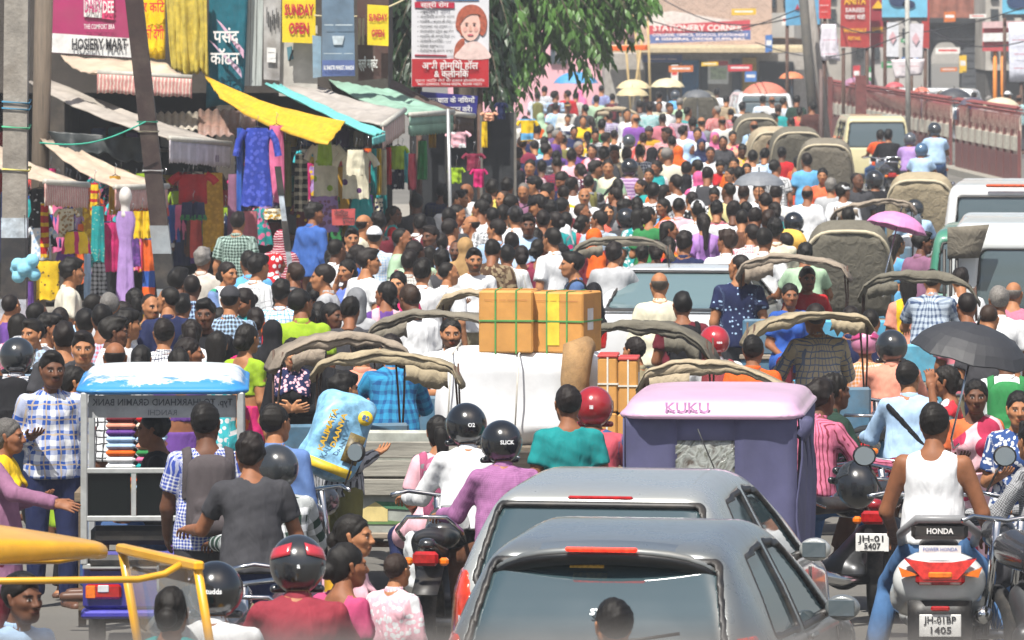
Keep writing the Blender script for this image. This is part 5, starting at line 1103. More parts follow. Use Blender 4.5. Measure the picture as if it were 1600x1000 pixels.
hoard('pole_poster', [(1386, 35), (1404, 35), (1404, 89), (1385, 88)], d - 9, mat('c9cbd0', .6, noise=.1), 'white poster on the near side of the thin grey pole', 'poster', [('◆', 1395, 60, 20, 12, mat('c9a0a6', .6))], legs=(1402,)); hoard('pole_poster', [(1422, 37), (1443, 37), (1441, 90), (1421, 90)], d - 9, mat('c9c6cc', .6, noise=.1), 'pinkish white poster on the far side of the thin grey pole', 'poster', [('◆', 1431, 62, 20, 12, mat('c9a0a6', .6))], legs=(1424,))
hoard('small_cloth_banner', [(1392, 93), (1445, 92), (1440, 116), (1399, 123)], d - 12, cloth('cbc3c6'), 'small crooked white cloth banner tied to the thin grey pole', 'banner', [('— ——', 1420, 103, 6, 34, mat('a85058', .6)), ('— ——', 1420, 112, 6, 22, mat('3c4a6a', .6))], 6, .1)
pole('grey_pole', (1417, -60), (1419, 182), 172, .11, .13, mat('a5a49e', .7, grime=.3), 'thin grey pole carrying posters behind the cream van', group=None); pole('dark_leaning_pole', (1252, -40), (1268, 150), 165, .22, .24, mat('4a4844', .8, grime=.4), 'dark leaning pole at the start of the railing', group=None); pole('grey_wooden_pole', (1262, -40), (1284, 150), 166, .18, .2, wood('86807a', 1, 2), 'grey wooden pole leaning on the dark pole', group=None)
pole('far_post', (1283, 108), (1283, 160), 150, .09, .09, mat('5a4a46', .7), 'slim dark post before the grey wooden pole', group=None)
_q = random.Random(9); sg_ = []
for i, (c, nm) in enumerate((a, b) for a in (('b8323a', 'red'), ('d8d6d0', 'white'), ('3f6fae', 'blue'), ('d8b02c', 'yellow'), ('3c8a5a', 'green'), ('c46a2c', 'orange')) for b in ('wide', 'tall', 'square', 'slim')):
 x, y = (_q.uniform(1040, 1250), _q.uniform(92, 118)) if i % 5 == 0 else (_q.uniform(1130, 1260), _q.uniform(-5, 60)) if i % 3 == 0 else (_q.uniform(1290, 1600), _q.uniform(5, 118)); w, h = dict(wide=(38, 9), tall=(11, 26), square=(18, 15), slim=(26, 5))[nm]
 o = board('shop_sign', [(x, y), (x + w, y - 1), (x + w, y + h), (x, y + h + 1)], 214 - i * .15, mat(c[0], .6, noise=.15), c[1] + ' ' + nm + ' sign among the far shop fronts', 'sign', .06, group='small signs on the far shop fronts'); board('print_strip', [(x + w * .12, y + h * .3), (x + w * .88, y + h * .3), (x + w * .88, y + h * .6), (x + w * .12, y + h * .6)], 213.8 - i * .15, WHT if c[1] != 'white' else REDK, thick=.02, parent=o)
for i, (x0, y0, x1, y1) in enumerate(((1010, 30, 1262, 8), (1030, -4, 1262, 22), (1262, 30, 1600, 12), (1275, 12, 1420, 30), (1420, 24, 1620, 60), (1180, 66, 1420, 50))):
 a, b = W(x0, y0, 200), W(x1, y1, 168); tag(MB().tube([a.lerp(b, t) + Vector((0, 0, -.5 * math.sin(math.pi * t))) for t in np.linspace(0, 1, 16)], .016, 5).build('overhead_cable', INK), ('lowest', 'second', 'third', 'fourth', 'fifth', 'sixth')[i] + ' dark overhead cable ' + ('over the stationery shop', 'ending at the grey wooden pole', 'running past the thin grey pole', 'short, between the two poles', 'over the arch gate', 'low before the red hoardings')[i], 'cable')
# arch gate with a reddish figure group on top
d = 262.0; g = empty('arch_gate', W(1485, 150, d), 0, 'dark stone arch gate topped by reddish sculpture', 'gate'); g.location.z = 0; DG = mat('4a4d54', .7, noise=.2, grime=.3)
for x0, x1 in ((1440, 1455), (1503, 1529)): par(wbox('pier', x0, 34, x1, 150, d, 1.6, DG, None, True), g)
for x0, x1 in ((1506, 1526),): 
 for y in range(60, 140, 12): par(wbox('stone_block', x0, y, x1, y + 10.5, d - .05, .2, mat('4a4d52', .7)), g)
par(wbox('beam', 1440, 33, 1530, 62, d - .2, 2, DG), g); par(wbox('cornice', 1436, 28, 1534, 36, d - .5, 2.6, mat('26282b', .7)), g); btext('—— —', 1486, 46, 11, d - .3, mat('8d8f92', .6), g, 62, .02)
pts = [(W(1455 + 48 * t, 0, d).x, W(0, 64 + 22 * (2 * t - 1) ** 4 * 1.0 + 2, d).z) for t in np.linspace(0, 1, 13)]; par(MB().prism([(pts[0][0], W(0, 61, d).z), (pts[-1][0], W(0, 61, d).z)] + pts[::-1], d, d + 1.4).build('arch', DG), g)
f = Field((-1.3, -.6, -.2), (1.3, .6, 1.9), .07); D = f.new()
for i in range(9): x = -1 + .25 * i; f.cap(D, (x, 0, -.1), (x * .9, .05 * (-1) ** i, .6 + .5 * abs(nz1(i * .7, 2))), .2, .12, k=.12); f.ell(D, (x * .9, .05 * (-1) ** i, .85 + .5 * abs(nz1(i * .7, 2))), (.13, .13, .16), .08)
V, Fq = f.nets(D); s_ = ob('sculpture', mesh_np('sculpture', V, Fq), mat('8c5443', .8, noise=.3, scale=4)); s_.location = W(1482, 27, d + .6); par(s_, g)
o = hoard('red_white_board', [(1535, 36), (1612, 32), (1612, 80), (1535, 80)], 205, mat('b0474a', .6, noise=.15), 'red and white hoarding on two orange legs', 'hoarding'); board('white_band', [(1535.5, 52), (1611, 50), (1611, 64), (1535.5, 65)], 204.9, WHT, thick=.02, parent=o); board('white_band', [(1535.5, 34), (1611, 32), (1611, 43), (1535.5, 44)], 204.9, mat('c9a9a9', .6), thick=.02, parent=o)
for x in (1555, 1567): p = W(x, 80, 205); MB().tube([(p.x, 205.1, p.z), (p.x, 205.1, 0)], .06, 8).build('leg', mat('c9781f', .6), o)
hoard('white_banner', [(1576, 36), (1622, 34), (1618, 128), (1577, 128)], 196, mat('c9ccd8', .6), 'tall white banner with red printing beside the red and white hoarding', 'banner', [('— ——', 1592, 62, 10, 20, mat('a83a4a', .6)), ('— ——', 1596, 84, 12, 22, mat('b04a6a', .6)), ('—— —', 1596, 106, 10, 24, mat('a83a4a', .6))], 5, .08, legs=(1596,))
hoard('right_phone_hoarding', [(1566, -40), (1640, -40), (1640, 22), (1566, 22)], 198, mat('67b0cc', .4, noise=.2, scale=1.5), 'pale blue hoarding with dark handset over the tall white banner', 'hoarding', [('●', 1590, 4, 28, 34, mat('2a3f62', .4))], legs=(1570,)); board('black_base', [(1566, 22), (1640, 22), (1640, 28), (1566, 28)], 197.9, INK, 'black strip along the foot of the other handset hoarding', 'strip')
# street railing: posts, banded panels and curled iron finials
rl = empty('median_railing', (10.3, 147, 0), 0, 'maroon railing with a white middle band and curled finials along the median', 'railing'); MRN = mat('6c3836', .6, grime=.3, noise=.2); BAN = mat('c9c3b2', .8, grime=.6, noise=.2); FIN = mat('7d3a38', .6, noise=.2)
A, B = Vector((11.6, 132, 0)), Vector((8.95, 198, 0)); N_ = 46; dirv = (B - A).normalized(); fm = None
for i in range(N_ + 1):
 p = A.lerp(B, i / N_) - Vector(rl.location); gapi = i in (11, 12, 22)
 if fm is None:
  fm = MB().box((0, 0, .62), (.07, .09, 1.24)).mesh('post'); pm_ = {}
  L = (B - A).length / N_; ang = math.atan2(dirv.y, dirv.x); R = Matrix.Rotation(ang, 3, 'Z')
  pm_['railing_panel'] = (MB().box(R @ Vector((L / 2, 0, .42)), (L * .96, .05, .6), M=R).mesh('panel'), MRN); pm_['railing_bar'] = (MB().box(R @ Vector((L * .12, -.05, .8)), (.08, .03, 1.5), M=R).box(R @ Vector((L * .38, -.05, .8)), (.08, .03, 1.5), M=R).box(R @ Vector((L * .64, -.05, .8)), (.08, .03, 1.5), M=R).box(R @ Vector((L * .9, -.05, .8)), (.08, .03, 1.5), M=R).mesh('bars'), mat('c4aea0', .8, noise=.35, grime=.35, dirtc='7a3f3a')); pm_['white_band'] = (MB().box(R @ Vector((L / 2, 0, .95)), (L * .94, .06, .30), M=R).mesh('band'), BAN)
  f2 = MB()
  for k in range(4):
   c0 = R @ Vector((L * (k + .5) / 4, 0, 0)); f2.tube([c0 + Vector((0, 0, 1.15)), c0 + Vector((0, 0, 1.5)), c0 + Vector((.05, 0, 1.6)), c0 + Vector((.13, 0, 1.62)), c0 + Vector((.15, 0, 1.55))], .014, 5)
   for w in range(5): a = w * 1.256; f2.lathe([(.001, -.028), (.055, -.01), (.055, .01), (.001, .028)], c0 + Vector((.07 * math.cos(a), .03, 1.68 + .06 * math.sin(a))), 6)
  pm_['finial'] = (f2.mesh('finial'), FIN)
 ob('railing_post', fm, MRN, rl, loc=p)
 if i < N_ and not gapi:
  for k, (me, mm) in pm_.items():
   c_ = ob(k, me, mm, rl, loc=p)
   if k in ('finial', 'railing_bar'): c_['kind'] = 'stuff'
tag(MB().prism([(11.3, 130), (11.9, 130), (9.25, 199), (8.65, 199)], 0, .15, 'XY').build('median_kerb', mat('8e8a80', .9, grime=.4)), kind='structure')
for x, y0, y1 in ((1297, 120, 205), (1345, 118, 222)): pole('maroon_post', (x, y0), (x, y1), 172, .26 if x > 1300 else .12, .26 if x > 1300 else .12, MRN, ('slim maroon post' if x < 1300 else 'thick maroon post') + ' at the end of the railing near the dark leaning pole', square=True, group=None)
# ---------------------------------------------------------------- drooping tree over the street
def leaf_mat(c):
 m, nt, b = new_mat('leaf'); L = nt.links; tc = node(nt, 'ShaderNodeTexCoord').outputs['Object']; n1 = node(nt, 'ShaderNodeTexNoise', i_Scale=1.2, i_Detail=3.0); L.new(tc, n1.inputs['Vector']); c = colr(c)
 L.new(ramp(nt, n1.outputs[0], [(.3, tuple(x * .55 for x in c[:3]) + (1,)), (.7, tuple(min(1, x * 1.5) for x in c[:3]) + (1,))]), b.inputs['Base Color']); b.inputs['Roughness'].default_value = .45; return m
LEAF = leaf_mat('45682a'); LEAF2 = leaf_mat('22381c')
def tree(name, px, d, label, twigs, seed, trunk_r=.16, top=7.5, lm=LEAF):
 rd = random.Random(seed); base = Vector((W(px, 0, d).x, d, 0)); t = empty(name, base, 0, label, 'tree')
 MB().tube([(0, 0, 0), (.08, .1, 2.2), (-.05, 0, 4.2), (.1, 0, top)], [trunk_r * 1.2, trunk_r, trunk_r * .8, trunk_r * .3], 10).build('trunk', wood('5b5044', 1, 2), t); lim = MB(); V = []; F = []
 for (tx, ty, ln) in twigs:
  e = W(tx, ty, d + rd.uniform(-1.5, 1.5)) - base; s0 = Vector((e.x * .35, e.y * .3, e.z + ln * rd.uniform(.9, 1.4) + abs(e.x) * .3)); top_ = Vector((e.x * .8, e.y * .8, e.z + ln)); n = int(ln / .045); pts = []
  for i in range(9): u = i / 8; pts.append(s0.lerp(top_, u).lerp(top_.lerp(e, u), u))
  lim.tube(pts, [.018 * (1 - .75 * i / 8) for i in range(9)], 5)
  for i in range(n):
   u = .25 + .75 * i / n; k = u * 8; j = min(7, int(k)); p = pts[j].lerp(pts[j + 1], k - j); tn = (pts[j + 1] - pts[j]).normalized()
   for q in (-1, 1):
    a = rd.uniform(0, 6.28); out = (Vector((math.cos(a), math.sin(a), 0)) * .75 + Vector((0, 0, -1)) * rd.uniform(.5, 1.1) + tn * .4).normalized(); l = rd.uniform(.12, .22); w = l * .22; sd = out.cross(Vector((rd.uniform(-1, 1), rd.uniform(-1, 1), rd.uniform(-.3, .6)))).normalized() * w; b = len(V)
    V += [p, p + out * l * .5 + sd, p + out * l + Vector((0, 0, -l * .2)), p + out * l * .5 - sd, p + out * l * .45 + Vector((0, 0, .015))]; F += [(b, b + 1, b + 4), (b + 1, b + 2, b + 4), (b + 2, b + 3, b + 4), (b + 3, b, b + 4)]
 lim.build('limbs', wood('5b5044', 1, 2), t); me = bpy.data.meshes.new('crown'); me.from_pydata(V, [], F); me.update(); tag(ob('crown', me, lm, t), kind='stuff'); return t
rd = random.Random(4); tw = []
env = [(800, 175), (815, 165), (835, 150), (848, 112), (865, 78), (880, 84), (897, 72), (905, 80), (918, 122), (932, 138), (955, 100), (972, 60), (990, 55), (1005, 38), (1020, 30), (1028, 20)]
for i in range(210):
 x = rd.uniform(795, 1030); yb = np.interp(x, [e[0] for e in env], [e[1] for e in env]); tw.append((x, yb * rd.uniform(.25, 1.0) - rd.uniform(0, 6), rd.uniform(.55, 1.3)))
for x, y in ((905, 140), (922, 140), (935, 120), (958, 104), (987, 76), (1003, 60), (812, 178), (828, 152), (849, 112), (880, 100), (840, 140)): tw.append((x, y, 1.3))
tree('drooping_tree', 728, 112, 'tall tree with long drooping twigs of narrow leaves over the crowd', tw, 3, top=8)
tw = [(rd.uniform(600, 650), rd.uniform(-10, 150), rd.uniform(.6, 1.2)) for i in range(90)] + [(rd.uniform(755, 800), rd.uniform(0, 175), rd.uniform(.6, 1.2)) for i in range(80)]
tree('dark_tree', 720, 101, 'darker leafy tree standing behind the clinic hoarding', tw, 8, top=8, lm=LEAF2)
board('blue_plastic_sheet', [(604, 98), (640, 90), (645, 122), (612, 124)], 104, mat('2f7fc0', .5, bump=.4, bscale=9), 'bright blue plastic sheet among dark leaves by the brown board', 'tarpaulin', .012, 8, .12)
# ---------------------------------------------------------------- haze
haze_m = bpy.data.materials.new('haze'); haze_m.use_nodes = True; nt = haze_m.node_tree; nt.nodes.clear(); out = nt.nodes.new('ShaderNodeOutputMaterial'); pv = nt.nodes.new('ShaderNodeVolumePrincipled'); pv.inputs['Color'].default_value = (.86, .90, .95, 1); pv.inputs['Density'].default_value = .0006; nt.links.new(pv.outputs[0], out.inputs['Volume'])
tag(MB().box((0, 700, 15), (2000, 1640, 34)).build('haze', haze_m), kind='stuff')
# ---------------------------------------------------------------- hanging clothes and small things of the stalls
def puvmesh(mb, name):
 me = mb.mesh(name); co = np.array([v.co for v in me.vertices], np.float32).reshape(-1, 3); at = me.attributes.new('puv', 'FLOAT_VECTOR', 'POINT'); at.data.foreach_set('vector', np.stack([co[:, 0], co[:, 2], 0 * co[:, 0]], 1).ravel()); return me
def garment_mesh(kind, w, h, seed=0):
 """hanging garment, neck at the origin, hanging down; rows of folded rings"""
 m = MB(); prof = dict(kurta=[(0, .34), (.06, .5), (.2, .40), (.45, .42), (.75, .5), (1, .56)], dress=[(0, .3), (.06, .42), (.22, .34), (.38, .30), (.6, .46), (1, .62)], tee=[(0, .36), (.1, .5), (.3, .44), (1, .46)], cloth=[(0, .42), (.3, .45), (.7, .5), (1, .47)],
                           gown=[(0, .36), (.05, .5), (.18, .46), (.32, .30), (.5, .38), (1, .5)], skirt=[(0, .3), (.1, .36), (.5, .46), (1, .52)])[kind if kind != 'pants' else 'cloth']
 def tubeof(x0, wf, top, hh, rows=14, n=20, dep=.05):
  R = []
  for i in range(rows):
   t = i / (rows - 1); hw = np.interp(t, [p[0] for p in prof], [p[1] for p in prof]) * w * wf; R.append([Vector((x0 + hw * math.cos(a) * (1 + .05 * math.sin(3 * a + seed)), dep * math.sin(a) * (1 + .2 * nz1(t * 2, seed)) + .022 * (t + .2) * math.sin(7 * a + seed) + .015 * nz1(a * 1.3 + t, seed), top - hh * t + .012 * math.sin(6 * a) * (t > .95))) for a in np.linspace(0, 2 * math.pi, n, False)])
  v = [p for r in R for p in r]; f = [(i * n + k, i * n + (k + 1) % n, (i + 1) * n + (k + 1) % n, (i + 1) * n + k) for i in range(rows - 1) for k in range(n)]; m.add(v, f, True)
 if kind == 'pants':
  for q in (-1, 1): tubeof(q * w * .24, .52, 0, h)
 else: tubeof(0, 1, 0, h)
 if kind in ('kurta', 'tee', 'dress'):
  for q in (-1, 1): m.tube([(q * w * .40, 0, -.03 * h), (q * w * .62, 0, -.16 * h), (q * w * .72, 0, -.30 * h if kind != 'kurta' else -.36 * h)], [w * .13, w * .12, w * .13], 10, cap=False)
 return puvmesh(m, kind)
def hang(name, px, py, wpx, hpx, d, kind, spec, label, trim=None, mann=False, cat='garment', group='garments hanging at the stalls'):
 d += 9 if px < 640 else 3
 s = d / FPX; p = W(px, py, d); r = empty(name, p, (px % 7 - 3) * .05, label, cat, group); ob('cloth', garment_mesh(kind, wpx * s, hpx * s, px % 11), cloth(spec), r)
 MB().tube([(0, 0, .02), (0, 0, .10), (.02, 0, .13), (0, 0, .15)], .004, 5).build('hanger_hook', CHROME, r); MB().tube([(-wpx * s * .36, 0, -.015), (0, 0, .02), (wpx * s * .36, 0, -.015)], .006, 5).build('hanger', BLACKP, r)
 if trim: 
  for (z0, z1, c) in trim: ob('trim', garment_mesh(kind if kind != 'kurta' else 'cloth', wpx * s * 1.12, hpx * s * (z1 - z0), px % 5), cloth(c), r, loc=(0, 0, -hpx * s * z0))
 if mann: 
  f = Field((-.12, -.12, -.2), (.12, .12, .2), .012); D = f.new(); f.ell(D, (0, 0, .05), (.075, .09, .11), 0); f.cap(D, (0, 0, -.02), (0, 0, -.16), .045, .06, k=.03); V, Fq = f.nets(D); ob('mannequin_head', mesh_np('mannequin_head', V, Fq), mat('c9c4bf', .4), r, loc=(0, 0, .12))
 return r
G_ = [  # name px py w h d kind fabric label trims
 ('dress', 62, 295, 44, 90, 71.5, 'dress', 'dt:17171b:d6d8da:.05', 'black dress with white spots behind the concrete pole'), ('scarf', 70, 318, 14, 84, 71, 'cloth', 'hs:red:yellow:.12', 'red and yellow narrow scarf beside the spotted black dress'),
 ('top', 64, 356, 34, 50, 71.3, 'tee', 'fl:d6d8da:9fbbd8:.05', 'white and pale blue child top below the spotted dress'), ('frock', 104, 326, 26, 44, 71, 'tee', 'fl:cream:tan:.04', 'cream child blouse hanging above the frilled skirt'), ('skirt', 118, 362, 46, 34, 70.8, 'skirt', 'vs:yellow:magenta:.16', 'frilled child skirt in yellow, green and pink'),
 ('top', 74, 408, 40, 60, 70.5, 'tee', 'dt:d9b41e:5a3a29:.05', 'yellow spotted top hanging beside the cream shirted vendor'), ('skirt', 102, 393, 36, 36, 71.2, 'skirt', 'purple', 'short purple skirt under the frilled skirt'), ('scarf', 148, 286, 14, 50, 72.5, 'cloth', 'hs:yellow:red:.1', 'yellow and red striped cloth by the second pink awning'),
 ('sari', 153, 322, 22, 96, 72, 'cloth', 'dt:teal:lgreen:.03', 'dark green sequined sari hanging beside the frilled skirt'), ('blouse', 174, 348, 30, 76, 72.2, 'tee', 'magenta', 'shiny dark pink blouse beside the purple gown'), ('kurta', 207, 338, 24, 78, 72.3, 'kurta', 'fl:5f3d84:7b4a9a:.05', 'dark purple kurta next to the purple gown'),
 ('trousers', 222, 330, 30, 42, 72, 'pants', 'yellow', 'yellow child trousers hanging by the iron post'), ('kurta', 232, 372, 20, 100, 72.4, 'cloth', 'hs:d8601f:2c53a0:.55', 'rust and blue column of cloth beside the iron post'), ('skirt', 154, 410, 26, 52, 71, 'skirt', 'ck:lgray:black:.05', 'grey and black checked skirt below the green sari'), ('scarf', 137, 392, 12, 74, 71.6, 'cloth', 'lblue', 'pale blue long scarf beside the vendor'),
 ('cloth_piece', 175, 424, 26, 40, 73, 'cloth', 'black', 'black cloth piece under the dark pink blouse'), ('shirt_set', 302, 272, 50, 46, 76, 'tee', 'red', 'red child shirt with blue and green shorts below it'), ('kurta', 333, 270, 34, 116, 77, 'cloth', 'fl:b58a1f:c79a2e:.05', 'mustard embroidered cloth beside the red child shirt'), ('trousers', 306, 342, 20, 60, 77.2, 'cloth', 'coral', 'coral trousers behind the red child shirt'),
 ('cloth_piece', 366, 272, 22, 116, 77.4, 'cloth', 'mauve', 'mauve cloth length hanging beside the mustard one'), ('kurta', 402, 200, 46, 122, 75.5, 'kurta', 'fl:2c3f9a:4a58b8:.06', 'royal blue embroidered kurta with long sleeves'), ('kurta', 432, 196, 26, 120, 76, 'cloth', 'pink', 'bright pink kurta beside the blue embroidered one'), ('cloth_piece', 446, 222, 20, 100, 76.3, 'cloth', 'olive', 'olive cloth length beside the bright pink kurta'),
 ('cloth_piece', 391, 330, 26, 90, 77, 'cloth', 'rose', 'dusty pink cloth below the blue kurta'), ('cloth_piece', 426, 326, 30, 16, 75, 'cloth', 'fl:d2ccb4:b58a1f:.04', 'gold crocheted panel under the blue kurta'), ('shirt', 509, 226, 42, 80, 76, 'tee', 'dt:d2ccb4:8fae2a:.16', 'cream top with lime green spots'), ('shirt', 556, 238, 46, 72, 75.6, 'tee', 'dt:d2ccb4:4a2456:.14', 'cream top with dark purple leaf spots'),
 ('scarf', 507, 222, 24, 36, 75.4, 'cloth', 'lime', 'lime green scarf looped over the green spotted top'), ('scarf', 556, 234, 30, 40, 75, 'cloth', 'cream', 'cream scarf looped over the purple leaf top'), ('skirt', 566, 306, 44, 80, 76, 'skirt', 'teal', 'teal gathered skirt beside the red Hindi notice'), ('skirt', 554, 302, 20, 60, 76.6, 'skirt', 'dgreen', 'dark green skirt half behind the teal skirt'), ('cloth_piece', 506, 306, 50, 56, 76.5, 'cloth', 'fl:lavender:mauve:.07', 'pale purple printed cloth above the red Hindi notice'),
 ('scarf', 584, 232, 10, 70, 76.4, 'cloth', 'teal', 'narrow teal scarf in the row beside the leaf top'), ('scarf', 592, 232, 9, 72, 76.5, 'cloth', 'yellow', 'narrow yellow scarf in the row beside the leaf top'), ('scarf', 600, 234, 9, 70, 76.6, 'cloth', 'cream', 'narrow cream scarf in the row beside the leaf top'), ('scarf', 607, 230, 10, 58, 76.7, 'cloth', 'red', 'narrow red scarf in the row beside the leaf top'), ('cloth_piece', 622, 228, 22, 36, 77, 'tee', 'lime', 'lime green top hanging at the dark stall'),
 ('scarf', 578, 305, 12, 60, 77, 'cloth', 'purple', 'narrow purple scarf beside the teal skirt'), ('cloth_piece', 592, 310, 14, 44, 76.9, 'cloth', 'fl:cream:navy:.05', 'small white and blue printed cloth beside the teal skirt'), ('scarf', 676, 190, 12, 40, 85, 'cloth', 'mustard', 'mustard scarf hanging under the green fringe'), ('bag', 716, 206, 26, 24, 86, 'tee', 'fl:lpink:white:.2', 'pink and white bag under the brown awning'), ('bag', 713, 262, 18, 24, 84, 'tee', 'lime', 'lime green bag beside the steel pole'),
 ('bag', 740, 240, 24, 26, 86, 'tee', 'wine', 'wine red bag at the dark bag stall'), ('bag', 748, 264, 18, 28, 85, 'tee', 'magenta', 'magenta bag at the dark bag stall'), ('scarf', 757, 190, 10, 40, 87, 'cloth', 'yellow', 'yellow scarf hanging at the end of the bag stall'), ('bag', 764, 176, 18, 12, 88, 'tee', 'peach', 'peach coloured bag below the blue traffic sign'), ('bag', 783, 160, 14, 26, 90, 'tee', 'navy', 'navy bag hanging high beside the dark tree'), ('bag', 824, 186, 22, 34, 104, 'tee', 'hs:yellow:sky:.3', 'yellow and blue school bag hung on a thin stick'),
 ('cloth_piece', 12, 300, 26, 110, 70, 'cloth', 'navy', 'navy cloth hanging behind the concrete pole'), ('cloth_piece', 45, 440, 16, 60, 70, 'cloth', 'purple', 'purple cloth low beside the concrete pole'), ('cloth_piece', 180, 275, 20, 60, 74, 'cloth', 'mustard', 'mustard cloth in the shade between the pink awnings'), ('cloth_piece', 250, 330, 14, 90, 75, 'cloth', 'red', 'dark red cloth behind the iron post'), ('cloth_piece', 470, 240, 22, 90, 77.5, 'cloth', 'ck:black:cream:.1', 'black and cream cloth in the stall shade'),
 ('cloth_piece', 660, 220, 16, 60, 84, 'cloth', 'green', 'green cloth in the bag stall shade'), ('cloth_piece', 644, 240, 14, 56, 82, 'cloth', 'maroon', 'maroon cloth in the bag stall shade')]
for t in G_: hang(*t)
_g = random.Random(21); seen_ = set()
for i in range(118):
 while True:
  c, k = _g.choice(['red', 'teal', 'yellow', 'pink', 'white', 'blue', 'green', 'orange', 'purple', 'cream', 'magenta', 'navy', 'lime', 'maroon', 'mustard', 'cyan', 'coral', 'lavender', 'black', 'brown']), _g.choice(['kurta', 'dress', 'tee', 'cloth', 'skirt', 'pants'])
  sp_ = c if _g.random() < .5 else _g.choice(['fl', 'dt']) + ':' + c + ':' + _g.choice(['white', 'yellow', 'black', 'pink']) + ':.07'
  if (c, k, ':' in sp_) not in seen_: seen_.add((c, k, ':' in sp_)); break
 x = 44 + 9.3 * (i % 64) + _g.uniform(-4, 4); fr = i >= 64; i %= 64; deep = x > 640; y = _g.uniform(262, 300) if x < 400 else _g.uniform(228, 262) if x < 640 else _g.uniform(188, 240); d = _g.uniform(79, 81.3) if not deep else 92.4
 if 425 < x < 470: continue
 if fr: y = _g.uniform(300, 350) if x < 400 else _g.uniform(250, 330) if x < 640 else _g.uniform(180, 262); d = 77.8 if x < 470 else 78.5 if x < 640 else 91.4
 hang(dict(kurta='kurta', dress='dress', tee='top', cloth='cloth_piece', skirt='skirt', pants='trousers')[k], x, y, _g.uniform(16, 30), _g.uniform(40, 95) if not deep else _g.uniform(24, 44), d, k, sp_, (CW.get(c, c) + (' patterned ' if ':' in sp_ else ' plain ') + dict(kurta='kurta', dress='frock', tee='short top', cloth='length of cloth', skirt='skirt', pants='trousers')[k] + ((' in the low front row of the clothes stalls' if fr else ' in the shaded back row of the clothes stalls') if not deep else ' hanging ' + ('out before' if fr else 'on') + ' the dark backed bag stall')))
hang('gown', 196, 330, 32, 152, 71.4, 'gown', 'lavender', 'shiny purple satin gown on a white headed mannequin', mann=True, cat='mannequin')
o = hang('shorts', 302, 316, 38, 26, 75.9, 'pants', 'navy', 'navy child shorts with green hem below the red shirt', trim=[(.75, 1.05, 'green')])
hang('sleeve_cloth', 375, 200, 12, 130, 75.6, 'cloth', 'blue', 'blue cloth strip beside the royal blue kurta')
nb = board('red_hindi_notice', [(518, 327), (555, 326), (554, 352), (519, 352)], 83.2, mat('b04a48', .6), 'small red notice with black Hindi lettering', 'notice', .015); btext('लेगिंग्स', 533, 334, 10, 83.2, INK, nb, 22, .02); btext('दुपट्टा', 544, 344, 10, 83.2, INK, nb, 18, .02)
# plush toy
f = Field((-.3, -.2, -.3), (.3, .2, .3), .014); D = f.new()
for c, r_ in (((0, 0, .0), .11), ((-.09, -.03, .04), .075), ((.08, -.04, .08), .08), ((.1, 0, -.08), .075), ((-.08, -.02, -.1), .08), ((-.02, -.08, -.02), .07), ((-.13, 0, -.02), .05)): f.ell(D, c, (r_, r_ * .9, r_), .015)
D += wob(f.all(), .003, 2, 4); V, Fq = f.nets(D); t = empty('plush_toy', W(40, 418, 64.8), 0, 'pale blue plush toy hanging from the concrete pole', 'toy'); ob('plush_body', mesh_np('plush_body', V, Fq), mat('7fbcd2', .95, bump=.6, bscale=90), t); t.scale = (.8,) * 3; MB().tube([(0, 0, .1), (-.01, .05, .35), (-.02, .12, .6)], .005, 5).build('cord', BLACKP, t)
# stall tables with piles of clothes
for i, (px, py, d, lab) in enumerate(((660, 365, 88, 'stall table heaped with white and grey clothes'), (130, 505, 66, 'stall table with bright cloths before the cream shirted vendor'), (290, 500, 67, 'low stall table with pink and red cloths'))):
 p = W(px, py, d); t = empty('stall_table', (p.x, d, 0), 0, lab, 'table'); MB().box((0, 0, .85), (1.6, .8, .05)).build('tabletop', mat('2c3f78', .6), t)
 for a, b in ((-.7, -.35), (.7, -.35), (-.7, .35), (.7, .35)): MB().box((a, b, .41), (.05, .05, .83)).build('leg', wood('6a5a48'), t)
 for k, c in enumerate(['white', 'lgray', 'offwhite', 'lblue', 'cream', 'gray', 'sky', 'silver'] if i == 0 else ['magenta', 'red', 'cream', 'teal', 'yellow', 'pink', 'green', 'orange']):
  q = empty('folded_garment', (p.x - .6 + (k % 4) * .4, d - .2 + .38 * (k // 4), .88), 0, CW.get(c, c) + ' folded garment lying on the ' + lab.split(' with')[0].split(' heaped')[0] + (' heaped with clothes' if i == 0 else ' near the vendor' if i == 1 else ' by the iron post'), 'garment', 'folded garments on the stall tables'); rr = random.Random(k + 40 * i)
  G2 = [[(-.2 + .4 * u, -.16 + .32 * v, .08 + rr.uniform(.0, .14) + .03 * nz1(u * 3 + v * 5 + k, i)) for v in np.linspace(0, 1, 6)] for u in np.linspace(0, 1, 6)]
  ob('cloth', puvmesh(MB().sheet(G2, .06), 'cloth'), cloth(c), q)
